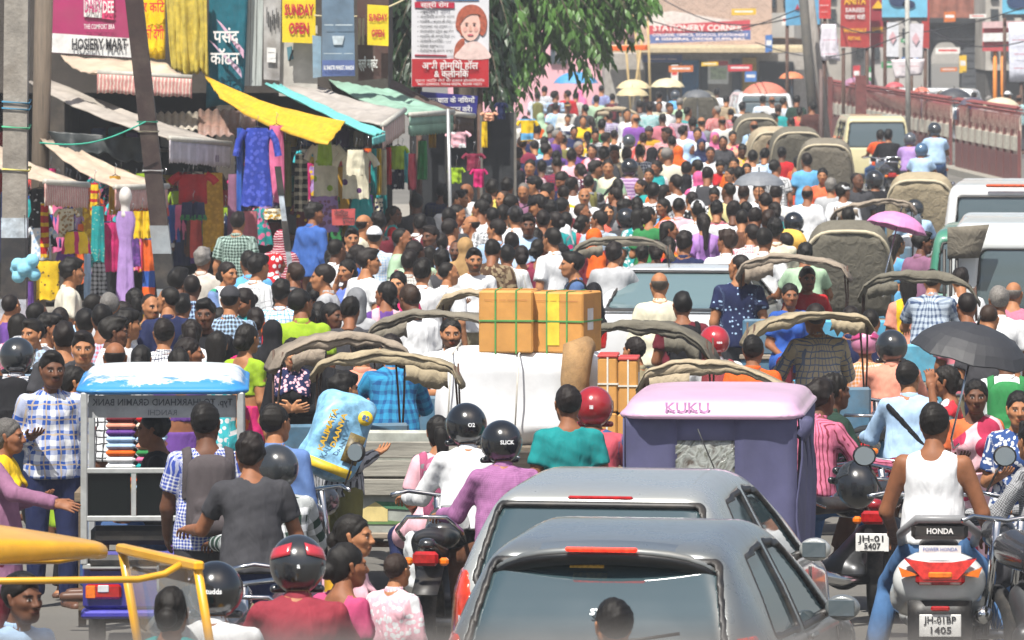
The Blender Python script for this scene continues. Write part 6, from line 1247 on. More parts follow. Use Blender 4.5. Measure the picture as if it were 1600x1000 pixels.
# ---------------------------------------------------------------- umbrellas
def umbrella(px, py, wpx, hz, c, label, tilt=(0, 0), yaw=0, stick=True, lod=0):
 d = dist_for(py, hz); R = wpx * d / FPX / 2; top = W(px, py, d); r = empty('umbrella', top, yaw, label, 'umbrella', 'umbrellas over the crowd'); r.rotation_euler = (tilt[0], tilt[1], yaw); n = 8; V = [(0, 0, 0)]; F = []; rings = 5; K = 32
 for i in range(1, rings + 1):
  t = i / rings
  for k in range(K):
   a = 2 * math.pi * k / K; w = abs((k % 4) - 2) / 2; sag = (1 - w) ; rr = R * math.sin(t * 1.25) / math.sin(1.25) * (1 - .05 * sag * t * t); V.append((rr * math.cos(a), rr * math.sin(a), -R * .52 * (1 - math.cos(t * 1.25)) / (1 - math.cos(1.25)) + .03 * R * sag * t * t))
 F += [(0, 1 + k, 1 + (k + 1) % K) for k in range(K)]
 for i in range(rings - 1): F += [(1 + i * K + k, 1 + (i + 1) * K + k, 1 + (i + 1) * K + (k + 1) % K, 1 + i * K + (k + 1) % K) for k in range(K)]
 nv = len(V); V2 = V + [(x * .995, y * .995, z - .008) for x, y, z in V]; F2 = F + [tuple(q + nv for q in f[::-1]) for f in F]; b0 = 1 + (rings - 1) * K; F2 += [(b0 + k, b0 + k + nv, b0 + (k + 1) % K + nv, b0 + (k + 1) % K) for k in range(K)]
 MB().add(V2, F2, False).build('canopy', mat(c, .6, noise=.1, bump=.15, bscale=30), r); MB().tube([(0, 0, .06), (0, 0, -.02)], .01, 6).build('tip', BLACKP, r); MB().tube([(0, 0, -.01), (0, 0, -.78), (.03, 0, -.84), (.06, 0, -.80)], .008, 6).build('stick', CHROME, r)
 for k in range(8): a = 2 * math.pi * k / 8; MB().tube([(.0, 0, -.02)] + [(R * math.sin(t * 1.25) / math.sin(1.25) * .985 * math.cos(a), R * math.sin(t * 1.25) / math.sin(1.25) * .985 * math.sin(a), -R * .52 * (1 - math.cos(t * 1.25)) / (1 - math.cos(1.25)) - .012) for t in (.33, .66, 1)], .004, 4).build('rib', CHROME, r)
 return r
for a in ((1528, 507, 192, 2.02, '2c2d31', 'large dark grey umbrella shading the woman in pink and white sari', (.12, .22)), (1407, 332, 96, 2.05, 'c77fae', 'pink umbrella above the woman in pale blue', (-.1, .25)), (1186, 268, 82, 1.95, '6c7076', 'grey umbrella in the middle of the crowd'), (1237, 112, 40, 1.95, 'c9744a', 'orange umbrella by the dark leaning pole'), (990, 124, 54, 2.0, 'c8b68e', 'pale beige umbrella before the pink building'), (988, 136, 52, 1.95, 'b8a984', 'beige umbrella with dark edge just below the paler beige one'), (1043, 122, 54, 2.0, 'c9bd98', 'cream umbrella below the blue shop sign'), (1195, 128, 70, 1.9, 'c2705c', 'wide faded red umbrella behind the white car'),
          (1491, 138, 54, 1.9, '33353b', 'black umbrella behind the railing under the arch'), (1520, 152, 44, 1.8, '4a4654', 'dark purple grey umbrella behind the railing'), (1398, 128, 30, 1.9, 'b04a52', 'red umbrella behind the railing by the grey pole'), (1440, 136, 26, 1.9, 'c46a58', 'coral umbrella behind the railing'), (1340, 120, 50, 1.9, '9a6f88', 'mauve umbrella near the maroon posts'), (1564, 152, 60, 1.85, 'c0b49a', 'cream umbrella behind the railing with red panel'), (900, 112, 70, 2.0, '3d86b5', 'blue umbrella under the pink building'), (1090, 140, 46, 1.9, '55585c', 'dark grey umbrella beside the white headscarf')): umbrella(*a)
# ---------------------------------------------------------------- the traffic
def at(px, py, h): p = PH(px, py, h); return Vector((p.x, p.y, 0))
YA = math.radians(-11)
def veh_at(px, py, h): return at(px, py, h)
hatchback(veh_at(921, 868, 1.46), math.radians(-11), '6e7374', 'grey hatchback with lit red spoiler lamp in front of the silver hatchback', [], group='hatchback cars')
p_ = veh_at(915, 783, 1.45); c1 = hatchback(p_, math.radians(-11), 'a3a6a4', 'silver hatchback with dim brake lamp and orange tail lamp beside the pink backpack', [('MARUTI', .05, -.62, .80), ('SUZUKI', .06, -.60, .74)], spoiler=False, group='hatchback cars')
TEXTS.append(('swift', .075, mat('c9d0d2', .4), bpy.data.objects['hatchback_car'], (.03, .235, 1.17), (math.radians(53), 0, 0), 'window_script', None, .02, 'CENTER', 1))
sd = bpy.data.objects['hatchback_car']
MB().box((-.08, .375, 1.385), (.17, .006, .035), M=Matrix.Rotation(math.radians(-38), 3, 'X')).build('window_sticker', mat('d8a63a', .6, noise=.3, scale=60), sd)
# white sedan: three box outline
def sedan(loc, yaw, colour, label, h=.026):
 side = [(.03, .35), (0, .65), (.03, .95), (.12, 1.04), (.75, 1.10), (1.0, 1.22), (1.35, 1.40), (1.7, 1.455), (2.3, 1.46), (2.75, 1.36), (3.3, 1.06), (4.1, .92), (4.35, .72), (4.38, .4), (4.1, .25), (.4, .25)]
 S = CarShape(side, 4.38, [(.2, .78), (.5, .84), (.9, .845), (1.05, .80), (1.25, .69), (1.45, .585), (1.55, .5)], plan_r=.6, h=h, k=.10, tail_taper=.06); S.wheel_cut(.85, .31); S.wheel_cut(3.5, .31); S.D0 = S.D.copy(); wd = {}
 wd['rear_window'] = S.opening([(-.60, 1.10), (.60, 1.10), (.50, 1.37), (-.50, 1.37)], 'rear', lambda X: X[1] - 1.5, round_=.04); wd['windscreen'] = S.opening([(-.62, 1.12), (.62, 1.12), (.5, 1.37), (-.5, 1.37)], 'rear', lambda X: 2.4 - X[1], round_=.04)
 for q in (1, -1):
  for k, P in enumerate(([(1.15, 1.10), (1.80, 1.08), (1.80, 1.36), (1.5, 1.34)], [(1.92, 1.08), (2.95, 1.07), (2.5, 1.33), (1.92, 1.36)])): wd['side%d%d' % (q, k)] = S.opening(P, 'side', lambda X, q=q: -X[0] * q + .3, round_=.02)
 lm = [S.proud([(q * .55, .72), (q * .84, .72), (q * .84, .98), (q * .55, .95)], 'rear', lambda X: X[1] - .35) for q in (1, -1)]; r = empty('sedan_car', loc, yaw, label, 'car'); ob('body', S.body(S.D, 'body'), car_paint(colour, 0, .25), r)
 for k, v in wd.items(): ob(k if not k.startswith('side') else 'side_window', S.mesh(v, 'window'), glassy('5c7074', .05, 1.9) if k == 'rear_window' else glassy('39464a', .03, 2.1), r)
 for v in S.seals: ob('window_seal', S.mesh(v, 'seal'), BLACKP, r)
 for v in lm: ob('tail_lamp', S.mesh(v, 'lamp'), REDL, r)
 for y in (.85, 3.5):
  for q in (-1, 1): wheel(r, (q * .76, y, .31), .31, .18)
 MB().tube([(-.12, 1.5, 1.45), (-.13, 1.46, 1.66)], .006, 6).build('aerial', BLACKP, r); MB().box((0, -.01, .78), (.45, .02, .11)).build('number_plate', mat('d8d8d4', .5), r); return r
sedan(veh_at(1028, 424, 1.42) - Vector((0, 1.3, 0)), math.radians(-9), 'c9cbcd', 'white sedan car with big rear window stuck in the crowd behind the bald man')
box_van('passenger_van', veh_at(1371, 184, 1.62), math.radians(2), 'c2b98e', 'cream boxy van driving away beside the maroon railing', 'van', 3.3, 1.42, 1.66, rear=.57, win=(1.05, 1.48))
v = box_van('jeep', veh_at(1575, 292, 1.82), math.radians(-6), 'cfd0cf', 'white jeep with a red roof lamp strip behind the balding motorcyclist', 'jeep', 4.3, 1.66, 1.84, rear=.62, win=(1.2, 1.66)); MB().box((0, .1, 1.83), (.55, .05, .04), bev=.015).build('roof_lamp_strip', mat('b8481f', .3, noise=.4, scale=40), v)
box_van('minibus', veh_at(1556, 362, 1.72), math.radians(-6), '2f6e58', 'green taxi van with large rear window behind the white tempo', 'taxi', 3.4, 1.5, 1.74, rear=.58, win=(1.12, 1.56), paint=car_paint('3a7d66', 0, .35))
v = box_van('tempo', veh_at(1612, 352, 1.98), math.radians(-5), 'c4c8c8', 'white tempo with grey canvas flap and black side rails beside the green taxi', 'tempo', 3.9, 1.7, 2.0, rear=.5, win=(1.2, 1.7), sides=True); MB().sheet([[(-.80, -.06, 1.98 - .3 * t - .02), (-.40 - .1 * t, -.08, 1.99 - .32 * t)] for t in np.linspace(0, 1, 5)], .02).build('canvas_flap', canvas_mat(1), v)
for i in range(3): MB().tube([(-.83 + .06 * i, -.05, .6), (-.83 + .06 * i, -.05, 1.75)], .018, 6).build('side_rail', BLACKP, v)
box_van('white_car', veh_at(1196, 146, 1.5), math.radians(3), 'c9cccd', 'white car far down the street under the faded red umbrella', 'car', 3.7, 1.6, 1.52, h=.04, rear=.6, win=(.95, 1.38))
box_van('white_car', veh_at(1535, 138, 1.5), math.radians(80), 'c9cccd', 'white car seen side on beyond the railing and arch', 'car', 3.7, 1.6, 1.5, h=.05, rear=.6, win=(.95, 1.36)); 
# ---- e-rickshaws
def rounded_roof(hx, y0, y1, z0, z1, r_, h, edge=.05):
 f = Field((-hx - .1, y0 - .1, z0 - .1), (hx + .1, y1 + .1, z1 + .1), h); D = f.new(); X = f.all(); cy, hy = (y0 + y1) / 2, (y1 - y0) / 2
 qx, qy = np.abs(X[0]) - hx + r_, np.abs(X[1] - cy) - hy + r_; rd2 = np.sqrt(np.maximum(qx, 0) ** 2 + np.maximum(qy, 0) ** 2) + np.minimum(np.maximum(qx, qy), 0) - r_
 dome = X[2] - (z1 - .35 * (np.abs(X[0]) / hx) ** 4 * (z1 - z0) * .6 - .04 * ((X[1] - cy) / hy) ** 4); D = smax(smax(rd2 + .0 * X[2], dome + 0 * rd2, .09), z0 - X[2] + 0 * rd2, .02)
 lip = np.maximum(rd2 - .025 + 0 * X[2], np.abs(X[2] - z0 - .02) - .018 + 0 * rd2); D = f.smin(D, lip, .015); V, F = f.nets(D); me = mesh_np('roof', V, F); return me
def peeling(c1, c2):  # second colour takes over towards the top, edge broken by noise
 m, nt, b = new_mat('blue_white_paint'); L = nt.links; tc = node(nt, 'ShaderNodeTexCoord').outputs['Object']; n1 = node(nt, 'ShaderNodeTexNoise', i_Scale=4.5, i_Detail=10.0, i_Roughness=.75); L.new(tc, n1.inputs['Vector']); sp = node(nt, 'ShaderNodeSeparateXYZ'); L.new(tc, sp.inputs[0])
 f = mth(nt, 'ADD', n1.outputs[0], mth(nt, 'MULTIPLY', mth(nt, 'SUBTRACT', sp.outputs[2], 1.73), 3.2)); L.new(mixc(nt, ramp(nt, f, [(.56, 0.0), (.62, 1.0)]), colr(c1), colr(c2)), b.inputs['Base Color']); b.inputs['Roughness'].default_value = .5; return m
STEEL = mat('a7aaa9', .45, metal=.2, grime=.3)
r = empty('electric_rickshaw', at(254, 580, 1.82), math.radians(2), 'blue roofed electric rickshaw with reversed bank lettering and a passenger', 'rickshaw'); er = r
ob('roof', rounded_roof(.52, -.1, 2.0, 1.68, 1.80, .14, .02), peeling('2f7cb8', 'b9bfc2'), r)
for x in (-.49, .49):
 for y in (-.06, 1.9): MB().box((x, y, 1.15), (.045, .045, 1.08), bev=.008).build('post', STEEL, r)
MB().box((0, -.02, 1.60), (.93, .012, .14)).build('visor_panel', mat('9c9fa0', .5, grime=.3), r)
text('Typ. TO JHARKHAND GRAMIN BANK', .06, mat('4a4d52', .7), r, (0, -.031, 1.625), (math.pi / 2, 0, 0), 'reversed_lettering', width=.88, bold=.01, sx=-1); text('RANCHI', .05, mat('6a6d72', .7), r, (.0, -.031, 1.56), (math.pi / 2, 0, 0), 'reversed_lettering', width=.18, sx=-1)
for z in (1.20, .90, .60): MB().box((0, -.06, z), (1.0, .04, .035), bev=.006).build('rail', STEEL, r)
MB().box((-.18, -.06, 1.05), (.03, .035, .28)).build('rail', STEEL, r)
for x0, x1 in ((-.47, -.2), (-.16, .47)): MB().box(((x0 + x1) / 2, -.045, 1.05), (x1 - x0, .02, .27)).build('dark_pane', glassy('0c1112', .15, 1.5), r)
MB().box((0, .12, .62), (.96, .4, .10), bev=.03).build('seat', BLACKP, r); MB().box((0, .02, .79), (.90, .10, .12), bev=.03).build('seat_back', BLACKP, r)
VIO = mat('29257a', .4, grime=.2, coat=.3); MB().box((0, .02, .50), (1.0, .12, .38), bev=.04).build('rear_body', VIO, r); MB().box((0, 0, .30), (1.02, .22, .05), bev=.015).build('bumper', mat('35329a', .4), r); MB().box((0, .9, .42), (.98, 1.7, .10), bev=.02).build('floor_pan', VIO, r)
tl = MB().box((-.37, -.05, .44), (.225, .035, .095), bev=.015).build('tail_lamp', REDL, r); MB().box((-.45, -.068, .44), (.06, .012, .08), bev=.004).build('amber_lens', ORNG, tl); MB().box((-.37, -.068, .46), (.07, .012, .045), bev=.004).build('clear_lens', CLEARL, tl)
for x in (-.42, .42): wheel(r, (x, .45, .24), .24, .1)
wheel(r, (0, 2.2, .24), .24, .09); MB().tube([(-.42, .45, .24), (.42, .45, .24)], .04, 8).build('axle', RUST, r); MB().box((-.05, .4, .26), (.22, .3, .2), bev=.04).build('motor_housing', BLACKP, r)
fabs = ['red', 'cream', 'lblue', 'orange', 'pink', 'green', 'mustard', 'white', 'maroon', 'teal', 'salmon', 'purple']
for c in range(2):
 for k in range(13): 
  fc = random.Random(k * 3 + c).choice(fabs); q = empty('folded_shawl', (er.location.x - .40 + .20 * c, er.location.y + 2.6, 1.18 - .045 * (12 - k) + .28), 0, CW.get(fc, fc) + ' folded shawl, ' + ('topmost,second,third,fourth,fifth,sixth,seventh,eighth,ninth,tenth,eleventh,twelfth,lowest'.split(',')[12 - k]) + (' from the top' if 0 < k < 12 else '') + ' in the pile ' + ('next to the rickshaw post' if c == 0 else 'away from the rickshaw post'), 'shawl', 'folded shawls piled behind the blue roofed rickshaw'); MB().box((0, 0, 0), (.198, .3, .052), bev=.022).build('cloth', cloth(fc), q)
p = Vector(er.location); t = empty('shawl_table', (p.x - .2, p.y + 2.65, 0), 0, 'low table under the piled shawls beyond the blue roofed rickshaw', 'table'); MB().box((0, 0, .86), (1.0, .6, .06)).build('tabletop', wood('7a6a55'), t)
for a, b in ((-.45, -.25), (.45, -.25), (-.45, .25), (.45, .25)): MB().box((a, b, .42), (.05, .05, .83)).build('leg', wood('6a5a48'), t)
# purple covered rickshaw
r = empty('covered_rickshaw', at(1112, 622, 1.78), math.radians(-5), 'purple cloth covered rickshaw with pink KUKU roof and clear rear window', 'rickshaw'); kk = r
kk.scale = (.93, 1, 1); PKR = mat('c8a2bc', .35, coat=.3, noise=.08, scale=3); ob('roof', rounded_roof(.57, -.1, 1.9, 1.66, 1.80, .16, .02), PKR, r); text('KUKU', .085, mat('b07ba6', .35, coat=.3), r, (-.15, -.118, 1.725), (math.radians(84), 0, 0), 'embossed_lettering', width=.28, bold=.02)
CV = cloth('4a4a80'); CV2 = mat('484868', .8, bump=.3, bscale=8, noise=.18, scale=3); zz = lambda u, v: -.045 + .012 * nz1(u * 2 + v, 3) + .03 * math.sin(3.14 * v) + .010 * math.sin(u * 16) * v
WX0, WX1, WZ0, WZ1 = -.22, .15, 1.08, 1.53
def cov(x0, x1, z0, z1, nm='rear_cover'):
 nx, nz_ = max(2, int((x1 - x0) / .06)), max(2, int((z1 - z0) / .07)); return MB().sheet([[(x0 + (x1 - x0) * i / nx, zz((x0 + (x1 - x0) * i / nx), (1.68 - (z1 + (z0 - z1) * j / nz_)) / 1.3), z1 + (z0 - z1) * j / nz_) for j in range(nz_ + 1)] for i in range(nx + 1)], .012).build(nm, CV2, r)
cov(-.55, WX0, .42, 1.68); cov(WX1, .55, .42, 1.68); cov(WX0, WX1, .42, WZ0); cov(WX0, WX1, WZ1, 1.68)
m, nt, b = new_mat('creased_plastic'); tc = node(nt, 'ShaderNodeTexCoord').outputs['Object']; n1 = node(nt, 'ShaderNodeTexNoise', i_Scale=7.0, i_Detail=3.0, i_Distortion=2.5); nt.links.new(tc, n1.inputs['Vector']); nt.links.new(ramp(nt, n1.outputs[0], [(.3, s2l('4a4038')), (.5, s2l('8f938f')), (.62, s2l('5a5a50')), (.75, s2l('a5b0b0'))]), b.inputs['Base Color']); b.inputs['Roughness'].default_value = .15; bp = node(nt, 'ShaderNodeBump', i_Strength=.8, i_Distance=.03); nt.links.new(n1.outputs[0], bp.inputs['Height']); nt.links.new(bp.outputs[0], b.inputs['Normal'])
MB().sheet([[(WX0 - .01 + (WX1 - WX0 + .02) * i / 8, -.028 + .01 * nz1(i * .6 + j, 2), WZ1 + .01 - (WZ1 - WZ0 + .02) * j / 8) for j in range(9)] for i in range(9)], .006).build('clear_window', m, r)
for x0, x1 in ((.0, .55), (.62, 1.2), (1.26, 1.84)): MB().sheet([[(.565 + .02 * math.sin(9 * (x0 + (x1 - x0) * i / 10) + j), x0 - .03 + (x1 - x0) * i / 10, 1.66 - 1.2 * j / 10) for j in range(11)] for i in range(11)], .012).build('side_cover', CV2, r)
MB().sheet([[(-.565 - .012 * math.sin(5 * y), y, 1.66 - 1.2 * j / 6) for j in range(7)] for y in np.linspace(-.03, 1.8, 12)], .012).build('side_cover', CV2, r)
for x in (-.5, .5): MB().box((x, .05, 1.05), (.05, .05, 1.2)).build('post', STEEL, r); wheel(r, (x * .86, .5, .24), .24, .1)
wheel(r, (0, 2.2, .24), .24, .09); MB().box((0, .9, .42), (1.0, 1.8, .12), bev=.03).build('floor_pan', mat('5b3fa0', .4), r); MB().box((0, -.02, .36), (1.05, .1, .16), bev=.03).build('bumper', mat('5b3fa0', .4), r)
MB().lathe([(.01, -.2), (.16, -.19), (.215, -.15), (.225, -.06)], (.09, .06, 1.0), 24, 'Y').build('spare_wheel_cover', mat('c9c9c6', .4), r)
MB().tube([(.60, .0, 1.66), (.60, .02, 1.60), (.56, .0, 1.55)], .05, 8).build('rolled_flap', CV2, r)
# yellow auto rickshaw at the corner, driving to the side
YP = mat('d39a16', .35, coat=.4, grime=.15, noise=.12, scale=4); d0 = dist_for(867, 1.60); ya = math.radians(-68); hp_ = W(249, 867, d0); r = empty('auto_rickshaw', (hp_.x + .45 * math.sin(ya), d0 - .45 * math.cos(ya), 0), ya, 'yellow roofed auto rickshaw with black body and square side mirror', 'rickshaw')
f = Field((-.75, -1.9, 1.3), (.75, .65, 2.1), .022); D = f.new(); X = f.all(); w_ = .61 - .42 * np.clip((X[1] + .65) / .8, 0, 1) ** 1.5; top = 1.82 - .20 * np.clip((X[1] + .8) / 1.2, 0, 1.2) ** 1.3 - .06 * (np.abs(X[0]) / .6) ** 2; D = smax(smax(np.abs(X[0]) - w_ + 0 * X[2], np.abs(X[1] + .95) - 1.12 + 0 * X[0], .12), np.maximum(X[2] - top, 0 * X[0] + top - .075 - .06 * np.clip(-X[1] / .8, 0, 1) - X[2]), .04); V, Fq = f.nets(D); ob('roof', mesh_np('roof', V, Fq), YP, r)
for q in (-1, 1):
 MB().tube([(q * .55, .36, 1.60), (q * .56, .28, 1.56), (q * .57, .15, 1.54), (q * .58, -1.3, 1.57)], .016, 8).build('roof_rail', YP, r); MB().tube([(q * .53, .45, 1.58), (q * .52, .62, .62)], .022, 8).build('windscreen_post', YP, r); MB().tube([(q * .56, -1.2, 1.6), (q * .57, -1.25, .5)], .05, 8).build('post', BLACKP, r)
MB().box((0, .45, 1.59), (1.12, .05, .045), bev=.01).build('windscreen_frame', YP, r)
MB().sheet([[(x, .455 + .16 * t, 1.56 - .9 * t) for t in (0, 1)] for x in np.linspace(-.51, .51, 5)], .012).build('windscreen', glassy('a8b0b4', .05, 1.5, .22), r)
mi = MB().box((-.30, .62, 1.46), (.15, .03, .155), rz=.9, bev=.02).build('side_mirror', BLACKP, r); MB().box((-.305, .603, 1.46), (.12, .012, .125), rz=.9, bev=.004).build('mirror_glass', glassy('7d868a', .02, 2.5), mi); MB().tube([(-.52, .5, 1.5), (-.30, .63, 1.46)], .010, 6).build('mirror_arm', BLACKP, mi)
MB().box((0, -1.3, .95), (1.2, .3, .7), bev=.1).build('rear_body', BLACKP, r); MB().box((0, -.3, .38), (1.15, 2.2, .14), bev=.04).build('floor_pan', BLACKP, r); MB().box((0, .95, .62), (.9, .3, .5), bev=.12).build('front_body', YP, r); MB().box((0, -.9, .7), (1.0, .45, .12), bev=.04).build('seat', mat('6a1f24', .5), r); MB().sheet([[(.6, -1.25 + .5 * t, 1.52 - .95 * v) for v in (0, .5, 1)] for t in (0, .5, 1)], .012).build('side_curtain', mat('6e7074', .6, grime=.3), r)
for x in (-.5, .5): wheel(r, (x, -1.0, .22), .22, .1)
wheel(r, (0, 1.0, .22), .22, .1)
# ---- motorcycles and scooters
BK = {}
def motorcycle(px, py, h, yaw, c, label, scooter=False, lod=1, plate=None, mir=False):
 r = empty('scooter' if scooter else 'motorcycle', at(px, py, h), yaw, label, 'scooter' if scooter else 'motorcycle', 'two wheelers in the traffic'); pm = mat(c, .25, coat=.7, noise=.06); k = ('sc' if scooter else 'mc')
 if k not in BK:
  q = {}
  f = Field((-.36, -.95, .15), (.36, .85, 1.15), .02); D = f.new()
  if scooter:
   f.cap(D, (0, -.62, .62), (0, -.05, .56), .21, .19, k=.05, sc=(1, 1, .78)); f.cap(D, (-.05, -.76, .60), (.05, -.76, .60), .17, k=.10, sc=(1.1, .75, .95)); f.cap(D, (-.12, -.55, .50), (.12, -.55, .50), .14, k=.06, sc=(1, 1.3, 1)); f.cap(D, (0, .0, .30), (0, .45, .30), .16, .16, k=.05, sc=(1, 1, .4)); f.cap(D, (0, .50, .35), (0, .42, .92), .18, .15, k=.05, sc=(1, .45, 1)); f.cap(D, (0, .42, .96), (0, .46, .98), .12, k=.05, sc=(1.2, .8, .8)); D = f.plane(D, (0, -.6, .40), (0, -.35, -1), .03)
  else:
   f.cap(D, (0, .05, .80), (0, .38, .84), .12, .14, k=.05, sc=(1, 1, .85)); f.cap(D, (0, -.45, .72), (0, -.80, .80), .10, .06, k=.05, sc=(1, 1, .7)); f.cap(D, (0, .62, .92), (0, .66, .92), .10, k=.03)
  V, F = f.nets(D); q['body'] = mesh_np('body', V, F)
  f = Field((-.25, -.9, .5), (.25, .3, 1.0), .02); D = f.new(); z = .79 if scooter else .80; f.cap(D, (0, .0, z - .01), (0, -.35, z), .12, .13, k=.04, sc=(1, 1, .45)); f.cap(D, (0, -.35, z + .01), (0, -.66, z + .02), .12, .10, k=.04, sc=(1, 1, .45)); V, F = f.nets(D); q['seat'] = mesh_np('seat', V, F)
  f = Field((-.22, -.35, .2), (.22, .4, .7), .025); D = f.new(); f.cap(D, (0, .0, .35), (0, .25, .55), .13, .10, k=.05); f.cap(D, (-.12, -.02, .34), (.12, -.02, .34), .08, k=.04); V, F = f.nets(D); q['engine'] = mesh_np('engine', V, F)
  q['handlebar'] = MB().tube([(-.36, .36, 1.02), (-.26, .44, 1.04), (0, .52, 1.0), (.26, .44, 1.04), (.36, .36, 1.02)], .014, 8).mesh('handlebar'); q['fork'] = MB().tube([(-.08, .48, 1.0), (-.08, .66, .3)], .025, 8).tube([(.08, .48, 1.0), (.08, .66, .3)], .025, 8).mesh('fork')
  q['grab_rail'] = MB().tube([(-.19, -.42, .80), (-.20, -.70, .88), (-.12, -.82, .97), (.12, -.82, .97), (.20, -.70, .88), (.19, -.42, .80)], .026 if scooter else .014, 8).mesh('grab_rail'); q['lamp'] = MB().box((0, -.90 if not scooter else -.925, .72 if not scooter else .64), (.16 if not scooter else .26, .05, .09), bev=.02).mesh('tail_lamp'); q['exhaust'] = MB().tube([(.2, .1, .30), (.22, -.3, .32), (.23, -.85, .42)], [.03, .045, .05], 10).mesh('exhaust')
  BK[k] = q
 q = BK[k]; ob('body', q['body'], pm, r); ob('seat', q['seat'], BLACKP, r); ob('handlebar', q['handlebar'], CHROME, r); ob('fork', q['fork'], CHROME, r); ob('grab_rail', q['grab_rail'], CHROME if not scooter else mat('77787a', .4), r); ob('tail_lamp', q['lamp'], REDL, r); ob('exhaust', q['exhaust'], CHROME, r)
 if not scooter: ob('engine', q['engine'], mat('4a4b4d', .4, metal=.6), r); MB().sheet([[(x, -.55 - .42 * t, .66 - .16 * t) for t in (0, .5, 1)] for x in (-.08, 0, .08)], .01).build('mudguard', BLACKP, r)
 R_ = .24 if scooter else .30
 wheel(r, (0, -.55 if not scooter else -.6, R_), R_, .11, spokes=0 if scooter else 14); wheel(r, (0, .68, R_), R_, .10, spokes=0 if scooter else 14)
 for s_ in (-1, 1):
  MB().box((s_ * .11, -.86, .70), (.06, .05, .05), bev=.015).build('indicator', ORNG, r)
  if not mir: continue
  mi = MB().tube([(s_ * .28, .44, 1.04), (s_ * .36, .42, 1.22)], .007, 6).build('mirror_stalk', BLACKP, r); MB().lathe([(.001, -.02), (.05, -.015), (.065, .0), (.06, .012), (.001, .012)], (s_ * .38, .42, 1.26), 14, 'Y').build('mirror', BLACKP, mi); MB().lathe([(.001, .0), (.055, .0)], (s_ * .38, .396, 1.26), 14, 'Y').build('mirror_glass', glassy('6f7a80', .03, 2.0), mi)
 if plate:
  p = MB().box((0, -.965 if not scooter else -.93, .56 if not scooter else .36), (.22, .012, .12 if not scooter else .13), bev=.003).build('number_plate', mat('d5d5d2', .5), r); text(plate[0], .055, INK, p, (0, (-.965 if not scooter else -.93) - .010, .585 if not scooter else .392), (math.pi / 2, 0, 0), width=.17, bold=.02); text(plate[1], .055, INK, p, (0, (-.965 if not scooter else -.93) - .010, .535 if not scooter else .332), (math.pi / 2, 0, 0), width=.11, bold=.02)
 return r
# ---------------------------------------------------------------- cycle rickshaws, carts and loads
RK = [  # px, py of the hood top, hood height, yaw deg, kind, canvas, label, kwargs
 (528, 503, 1.86, 14, 'fold', 0, 'cycle rickshaw with flat pale canvas hood beside the woman in black', dict(hw=.46)), (607, 524, 1.80, -4, 'fold', 2, 'cycle rickshaw with rolled canvas hood, plank bench and painted house panel', dict(hw=.50, painted=True, bench=True, panel='9fa39b', lod=0, tilt=2)),
 (690, 470, 1.86, -18, 'fold', 1, 'cycle rickshaw with dark canvas hood and pale rim behind the white bundle', dict(hw=.50)), (778, 432, 1.86, -10, 'fold', 4, 'cycle rickshaw with crumpled beige hood just behind the cardboard cartons', dict(hw=.44)), (974, 352, 1.84, -8, 'fold', 1, 'cycle rickshaw with dull grey brown hood between white sedan and crowd', dict(hw=.48)),
 (1020, 487, 1.78, -10, 'fold', 3, 'cycle rickshaw with dark flattened hood in front of the white sedan', dict(hw=.46, tilt=-2)), (1124, 549, 1.84, -6, 'fold', 4, 'cycle rickshaw with long beige hood just behind the pink KUKU roof', dict(hw=.50, lod=0)), (1260, 464, 1.84, 8, 'fold', 2, 'cycle rickshaw with tan hood peaked at one end beside the glasses man', dict(hw=.46, tilt=3)),
 (1242, 382, 1.84, -8, 'fold', 0, 'cycle rickshaw with creased pale hood over the man in grey green tee', dict(hw=.50)), (1326, 343, 1.84, -4, 'full', 3, 'cycle rickshaw with tall closed grey hood and pale arched rim', dict(hw=.45, panel='4f8aa8')), (1437, 412, 1.84, -6, 'fold', 3, 'cycle rickshaw with big drooping grey beige hood over the checked shirt puller', dict(hw=.50, panel='4f9ab5', tilt=2)),
 (1440, 268, 1.84, -6, 'full', 2, 'cycle rickshaw with stained beige closed hood beside the white jeep', dict(hw=.45)), (1366, 297, 1.82, -8, 'fold', 0, 'cycle rickshaw with rolled pale hood next to the yellow cargo sacks', dict(hw=.48)), (1290, 215, 1.84, -4, 'full', 1, 'cycle rickshaw with plain grey closed hood behind the cream van', dict(hw=.45)), (1243, 197, 1.84, 6, 'full', 3, 'cycle rickshaw with dark hood and broad pale rim beside the plain grey hood', dict(hw=.46)),
 (1205, 197, 1.82, 8, 'full', 4, 'cycle rickshaw with cream rimmed hood half hidden behind another hood', dict(hw=.42)), (1180, 176, 1.84, 6, 'full', 3, 'cycle rickshaw with black looking hood beside the white backpack man', dict(hw=.44)), (1092, 141, 1.84, 4, 'full', 3, 'cycle rickshaw with charcoal hood in the far crowd', dict(hw=.46)), (965, 161, 1.84, -6, 'fold', 4, 'cycle rickshaw with pale yellowish hood in the far crowd', dict(hw=.46)),
 (1228, 348, 1.5, -4, 'none', 0, 'hoodless cycle rickshaw loaded with yellow sacks', dict(panel='8a5f2a')), (1150, 205, 1.84, 0, 'none', 0, 'hoodless cycle rickshaw in the far crowd', {}), (1340, 440, 1.5, -6, 'none', 0, 'hoodless cycle rickshaw with bright blue painted panel beside the grey hood', dict(panel='3f9ac0'))]
RKO = []
for i, (px, py, hz, yw, kd, cv, lab, kw) in enumerate(RK): RKO.append(rickshaw(at(px, py, hz), math.radians(yw), kd, lab, seed=i + 3, canvas=cv, hz=hz, **kw))
